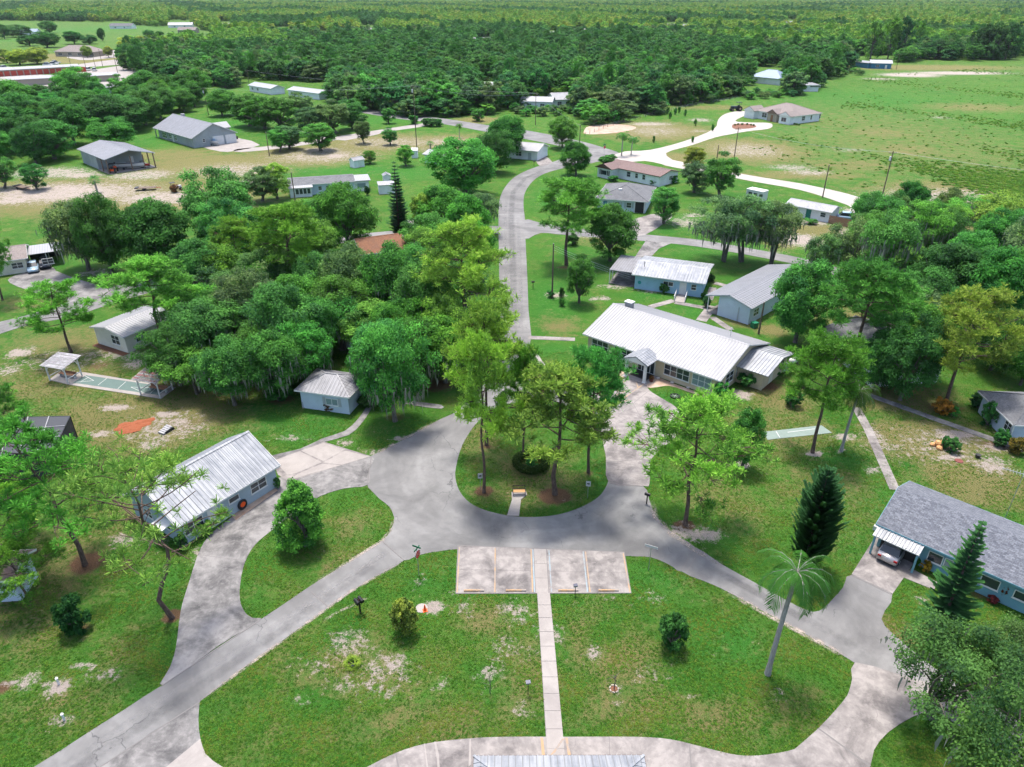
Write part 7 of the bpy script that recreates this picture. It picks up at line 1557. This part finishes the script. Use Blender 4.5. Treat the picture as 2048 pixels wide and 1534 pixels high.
for x, y, rz, lab in ((292, 380, R(14), 'flat trailer with dark ramp lying on the sandy field'), (45, 378, R(-30), 'small rusty trailer frame near the field trees')):
    p = G(x, y); r = empty('flat_trailer', p, rz, lab, 'trailer'); MB().box(-2.4, -.9, .55, 2.4, .9, .65).build('deck', 'wood_pole', r); MB().box(-2.4, -.95, .66, -1.6, .95, .78).build('ramp', 'dark', r); MB().bar((2.4, 0, .5), (3.6, 0, .45), .1).build('tow_bar', 'red_paint', r)
    for sy in (-1, 1): w = MB().lathe([(.001, -.1), (.34, -.1), (.34, .1), (.001, .1)], 12).build('wheel', 'tyre', r, False, (-.3, sy, .34)); w.rotation_euler = (math.pi / 2, 0, 0)
# travel trailer
a, b = G(1490, 401), G(1522, 408); dx = (b - a).normalized(); r = empty('travel_trailer', a, math.atan2(dx.y, dx.x), 'white travel trailer parked behind the mossy oaks', 'travel trailer'); L_ = (b - a).length
MB().box(0, 0, .5, L_, 2.4, 2.7).build('body', 'car_white', r); MB().box(-.05, -.05, 2.7, L_ + .05, 2.45, 2.8).build('roof', 'white', r); MB().box(1.5, .9, 2.8, 2.1, 1.5, 3.05).build('roof_unit', 'white', r); MB().box(0.02, -.02, 1.0, L_, -.003, 1.25).build('stripe', 'car_dark', r)
for k in range(3): MB().box(.6 + k * 1.4, -.04, 1.6, 1.5 + k * 1.4, -.003, 2.2).build('window', 'glass', r)
for k in (1.6, 2.4): w = MB().lathe([(.001, -.1), (.36, -.1), (.36, .1), (.001, .1)], 12).build('wheel', 'tyre', r, False, (k, .1, .36)); w.rotation_euler = (math.pi / 2, 0, 0)
# rocks, croton bed, yard plants
r = empty('rock_pile', G(1878, 893), 0, 'pile of orange brown boulders in the sandy bed', 'rock pile'); rg = np.random.default_rng(3)
for k in range(9):
    m = MB(); m.lathe([(.001, -.1), (.3, 0), (.36, .2), (.22, .38), (.001, .42)], 7); s = rg.uniform(.7, 1.2); o = m.build('boulder', 'wood_slat', r, False, (rg.uniform(-.8, .8), rg.uniform(-.5, .5), .0 if k < 6 else .3)); o.scale = (s, s * .8, s); o.rotation_euler = (rg.uniform(-.3, .3), rg.uniform(-.3, .3), rg.uniform(0, 6))
SH = lambda x, y, t, w, tint, lab, v=None: plant('shrub', x, y, t, w, tint, lab, 'shrub', variant=v)
SH(1903, 903, 880, 30, 'dark', 'round green bush beside the boulders'); SH(1888, 897, 874, 18, 'mid', 'small upright bush behind the boulders')
SH(1885, 828, 798, 46, (.30, .17, .03), 'golden orange leaved bush at the foot of the great olive pine'); SH(1902, 830, 812, 30, 'mid', 'low green edging bush beside the golden bush')
SH(1437, 800, 766, 30, 'green', 'clipped upright bush at the front corner of the hall'); SH(1493, 772, 745, 46, 'dark', 'dark bushes against the hall annex'); SH(1515, 768, 745, 30, 'mid', 'small bush beside the dark ones at the annex'); SH(1550, 748, 730, 30, 'dark', 'low bush along the end of the annex')
SH(1584, 812, 783, 34, 'dark', 'spiky green clump on the lawn past the hall'); SH(1328, 585, 567, 26, 'dark', 'rounded bush against the sky blue cottage wall'); SH(1421, 563, 548, 22, 'deep', 'dark bush at the end of the sky blue cottage'); SH(1408, 598, 585, 18, 'dark', 'small bush under the cottage window'); SH(1412, 615, 594, 18, 'deep', 'dark potted bush beside the outbuilding post')
SH(1124, 612, 598, 16, 'mid', 'clipped bush beside the pole bed'); SH(1102, 595, 580, 18, 'dark', 'dark bush round the foot of the lawn pole'); SH(1123, 597, 574, 14, 'deep', 'slender dark cypress bush by the small dark tree'); SH(1145, 490, 468, 26, 'deep', 'dark rounded bush beneath the side street pine')
SH(560, 800, 770, 60, 'dark', 'dark bush beside the small house under the oaks'); SH(735, 812, 788, 50, 'deep', 'dark purple bush at the corner of the small house'); SH(662, 818, 800, 36, (.10, .06, .04), 'low reddish bush beneath the small house window')
SH(1975, 850, 805, 40, 'dark', 'flowering shrub against the pale blue house wall'); SH(1955, 815, 790, 40, 'deep', 'dark shrub at the back corner of the pale blue house'); SH(2000, 890, 860, 36, 'dark', 'shrub below the pale blue house window'); SH(2030, 905, 875, 40, (.10, .10, .03), 'olive bush at the end of the slab path'); SH(1995, 893, 878, 20, 'deep', 'small dark bush by the black pot')
SH(2000, 1200, 1158, 26, (.12, .02, .025), 'dark red cordyline against the teal wall'); SH(1985, 1205, 1192, 24, (.10, .02, .025), 'low dark red plant beside the cordyline'); SH(1850, 1142, 1122, 22, (.34, .22, .03), 'yellow croton in the bed by the car bay'); SH(1843, 1128, 1105, 16, 'dark', 'dark potted plant by the teal wall'); SH(1832, 1130, 1115, 14, 'mid', 'small plant at the car bay corner')
SH(365, 1098, 1066, 30, 'dark', 'dark bush at the corner of the blue grey house'); SH(555, 975, 955, 18, 'mid', 'bush at the far end of the blue grey house'); SH(415, 1066, 1045, 30, 'bright', 'leafy plant by the house door under the bare pine')
SH(1205, 345, 330, 20, (.12, .04, .02), 'russet bush by the brown roofed house wing'); SH(1225, 362, 350, 26, 'mid', 'bush below the shuttered window'); SH(1345, 365, 350, 30, 'mid', 'bush at the end of the brown roofed house'); SH(1310, 370, 358, 24, 'mid', 'low hedge bush between the two roofs')
SH(735, 390, 372, 14, 'deep', 'clipped bush at the end room of the pale blue house'); SH(350, 385, 368, 20, (.12, .06, .04), 'brownish bush behind the white buggy'); SH(1530, 440, 425, 22, 'mid', 'bush beside the travel trailer'); SH(1622, 448, 438, 26, 'mid', 'scrub beside the low white building')
for k in range(9): SH(1546 + k * 4.6 if k < 4 else 1561 + k * 4.6, 241 + k * .9 + (3 if k >= 4 else 0), 237 + k * .9 + (3 if k >= 4 else 0), 5, 'dark', 'tiny foundation shrub in the row before the new house'); SC.objects
for o in SC.objects:
    if o.get('label') == 'tiny foundation shrub in the row before the new house': o['group'] = 'foundation shrubs of the new house'
for k, (x, y) in enumerate(((1470, 251), (1476, 250), (1484, 250), (1494, 250), (1502, 251), (1507, 252))): o = SH(x, y, y - 4, 5, 'dark', 'sapling in the mulch island of the new drive'); o['group'] = 'saplings in the mulch island'
for k, (x, y) in enumerate(((1335, 228), (1350, 230), (1358, 226), (1370, 232), (1390, 252), (1425, 262), (1385, 285), (1307, 285), (1340, 238))): o = SH(x, y, y - 14, 7, 'mid', 'thin sapling planted on the dry ground before the woods'); o['group'] = 'saplings before the woods'
# ornament ring and pots before the hall
p = G(1350, 793); r = empty('wheel_ornament', p, 0, 'flat iron wheel ring lying in the grass before the hall windows', 'ornament')
MB().lathe([(.5, 0), (.62, .0), (.62, .12), (.5, .12), (.5, 0)], 24).build('rim', 'black_metal', r)
for k in range(6): MB().bar((0, 0, .08), (math.cos(k * 1.047) * .52, math.sin(k * 1.047) * .52, .08), .04).build('spoke', 'weathered_white', r)
for bx, by, lab, mt in ((1302, 763, 'brown pot with a dry plant by the porch column', 'brick_red'), (1252, 748, 'brown pot with a dry plant on the far side of the porch', 'brick_red'), (1955, 915, 'black bucket on the bare bed by the slab path', 'dark')):
    r = empty('plant_pot', G(bx, by), 0, lab, 'pot'); MB().lathe([(.001, .0), (.2, 0), (.28, .35), (.3, .36), (.24, .34), (.001, .3)], 14).build('pot', mt, r)
    if mt == 'brick_red': c = child('foliage', LIB['shrub'][2][1], r, (0, 0, .3), (0, 0, 0), (.35, .35, .35)); c.color = (.16, .09, .04, 1)
for k, (x, y) in enumerate(((1316, 757), (1344, 766), (1376, 776), (1418, 792))):
    p = G(x, y); o = MB().lathe([(.001, 0), (.22, .02), (.24, .14), (.001, .2)], 7).build('border_stone', 'stone_white', loc=(p.x, p.y, 0)); tag(o, 'pale stone in the gravel bed along the hall windows', 'stone', 'stones along the hall')
p = G(1508, 655); r = empty('utility_box', p, .4, 'green utility cabinet by the dark pole behind the hall', 'utility box'); MB().box(-.4, -.4, 0, .4, .4, .8).build('cabinet', 'sign_green', r); MB().box(-.44, -.44, .8, .44, .44, .86).build('lid', 'sign_green', r)
r = empty('gas_tank', G(1588, 728), R(30), 'white cylindrical gas tank on the bare ground past the hall annex', 'gas tank')
q = MB().lathe([(.001, -.95), (.25, -.9), (.38, -.7), (.38, .7), (.25, .9), (.001, .95)], 16).build('tank', 'white', r, True, (0, 0, .6)); q.rotation_euler = (0, math.pi / 2, 0)
for sx in (-.5, .5): MB().box(sx - .08, -.25, 0, sx + .08, .25, .3).build('foot', 'concrete_pale', r)
# wire fence along the woods
r = empty('field_fence', G(1170, 272), 0, 'low wire field fence running along the edge of the woods', 'fence'); A = r.location; pm = MB().box(-.06, -.06, 0, .06, .06, 1.2).mesh('post', 'wood_pole')
fp = [G(1170, 272), G(1215, 254), G(1280, 237), G(1380, 213), G(1500, 193)]; pts = []
for a, b in zip(fp[:-1], fp[1:]):
    n = max(1, int((b - a).length / 4)); pts += [a.lerp(b, k / n) for k in range(n)]
for q in pts: child('post', pm, r, q - A)
m = MB()
for z in (.4, .75, 1.1): m.tube([q - A + Vector((0, 0, z)) for q in pts], .012, 4, False)
m.build('wire', 'galvanised', r)
# rough weeds of the meadow and fine turf of the lawns (uncountable ground cover)
def tuft_mesh(name, seed, n, h, w, mat='leaf'):
    g = np.random.default_rng(seed); a = g.uniform(0, 6.28, n); l = g.uniform(.3, 1, n) * w; Vs = []
    for k in range(n):
        b = np.array([math.cos(a[k]) * l[k] * .35, math.sin(a[k]) * l[k] * .35, 0]); t = np.array([math.cos(a[k]) * l[k], math.sin(a[k]) * l[k], h * g.uniform(.5, 1)]); s = np.array([-math.sin(a[k]), math.cos(a[k]), 0]) * w * .16
        Vs += [b - s, b + s, t + s * .4, t - s * .4]
    return fast_mesh(name, np.array(Vs), np.arange(len(Vs)).reshape(-1, 4), mat, np.repeat(g.uniform(.2, .9, n), 4))
gr = random.Random(21)
MEADOW = [(1640, 345), (1500, 300), (1560, 275), (1630, 250), (1700, 200), (1640, 190), (1750, 150), (2100, 128), (2100, 420), (1800, 400)]
LOTS = [[(-20, 350), (560, 330), (560, 420), (-20, 420)], [(600, 300), (1000, 270), (1000, 300), (620, 330)], [(1300, 300), (1460, 280), (1560, 320), (1640, 365), (1450, 340)]]
pw = []
while len(pw) < 4200:
    u, v = gr.uniform(1480, 2100), gr.uniform(130, 420)
    if in_poly(u, v, MEADOW):
        q = G(u, v); k = math.sin(q.x * .045 + 2 + math.sin(q.y * .02)) * math.sin(q.y * .031 + q.x * .017) + .5 * math.sin(q.x * .11 + q.y * .07)
        if gr.random() < max(.03, k): s = gr.uniform(.35, 1.0); pw.append((q.x, q.y, (s * 1.3, s * 1.3, s * .55), gr.uniform(0, 6.28)))
for j, (t, frac) in enumerate((((.050, .165, .022), 0), ((.080, .170, .026), 1), ((.042, .140, .020), 2))):
    po = bpy.data.objects.new('weed_shape', tuft_mesh('weed_shape', 5 + j, 26, .55, .7)); mo = mass('meadow_weeds', pw[frac::3], po, 'rough weeds scattered over the green meadow'); mo.color = (*t, 1)

# turf: short tufts over the near lawns, kept off every pavement
def inside(P, poly):
    c = np.zeros(len(P), bool); x, y = P[:, 0], P[:, 1]
    for (x0, y0), (x1, y1) in zip(poly, np.roll(poly, -1, 0)):
        m = (y0 > y) != (y1 > y); c ^= m & (x < (x1 - x0) * (y - y0) / (y1 - y0 + 1e-12) + x0)
    return c
tg = np.random.default_rng(31)
yy = 26 + 62 * tg.random(270000) ** 1.25; xx = (tg.random(len(yy)) * 2 - 1) * (yy * .92 + 10); TP = np.stack([xx, yy], 1); keep = np.ones(len(TP), bool)
for poly, hole in PAVED:
    lo, hi = poly.min(0), poly.max(0); near_ = np.where(keep & np.all((TP > lo) & (TP < hi), 1))[0]
    if len(near_):
        c = inside(TP[near_], poly)
        if hole is not None: c &= ~inside(TP[near_], hole)
        keep[near_[c]] = False
TP = TP[keep]
bare = np.zeros(len(TP))
for kind, x, y, rx, ry, *w in PATCHES:
    if kind in ('sand', 'mulch') and y > 600:
        c = G(x, y); a = rx / ppm(y); b = abs(G(x, y - ry).y - G(x, y + ry).y) / 2; d = np.sqrt(((TP[:, 0] - c.x) / a) ** 2 + ((TP[:, 1] - c.y) / b) ** 2); bare = np.maximum(bare, np.clip(1.35 - d, 0, 1) * (w[0] if w else 1) * (1.3 if kind == 'mulch' else 1))
TP = TP[tg.random(len(TP)) > bare * 1.5]
nz = np.sin(TP[:, 0] * .9 + np.sin(TP[:, 1] * .7) * 2) + np.sin(TP[:, 1] * 1.1 + np.sin(TP[:, 0] * .5) * 2) + tg.normal(0, .9, len(TP))
TP = TP[nz > -1.0]; nz = nz[nz > -1.0]
for j, (t, lo, hi) in enumerate((((.036, .132, .016), -1.0, .4), ((.060, .165, .022), .4, 1.6), ((.105, .160, .034), 1.6, 9))):
    q = TP[(nz >= lo) & (nz < hi)]; sc_ = tg.uniform(.55, 1.25, len(q))
    po = bpy.data.objects.new('turf_shape', tuft_mesh('turf_shape', 40 + j, 9, .06, .13))
    mo = mass('turf', [(a[0], a[1], (b, b, b * .9), r_) for a, b, r_ in zip(q, sc_, tg.uniform(0, 6.28, len(q)))], po, 'short coarse grass covering the lawns'); mo.color = (*t, 1)
# ------------------------------------------------------------------ air between the near lawns and the far woods
hz, t_, b_, o_ = nodes('haze_air'); t_.nodes.remove(b_)
pv = N(t_, 'ShaderNodeVolumePrincipled'); pv.inputs['Color'].default_value = (.80, .90, 1.0, 1); pv.inputs['Density'].default_value = .00003; pv.inputs['Anisotropy'].default_value = .2
L(t_, pv.outputs[0], o_.inputs['Volume'])
o = MB().box(-9600, -80, -1.0, 9600, 9600, CAM_H + 3).build('haze', hz); o['kind'] = 'stuff'; o['label'] = 'thin blue summer haze lying over the land'
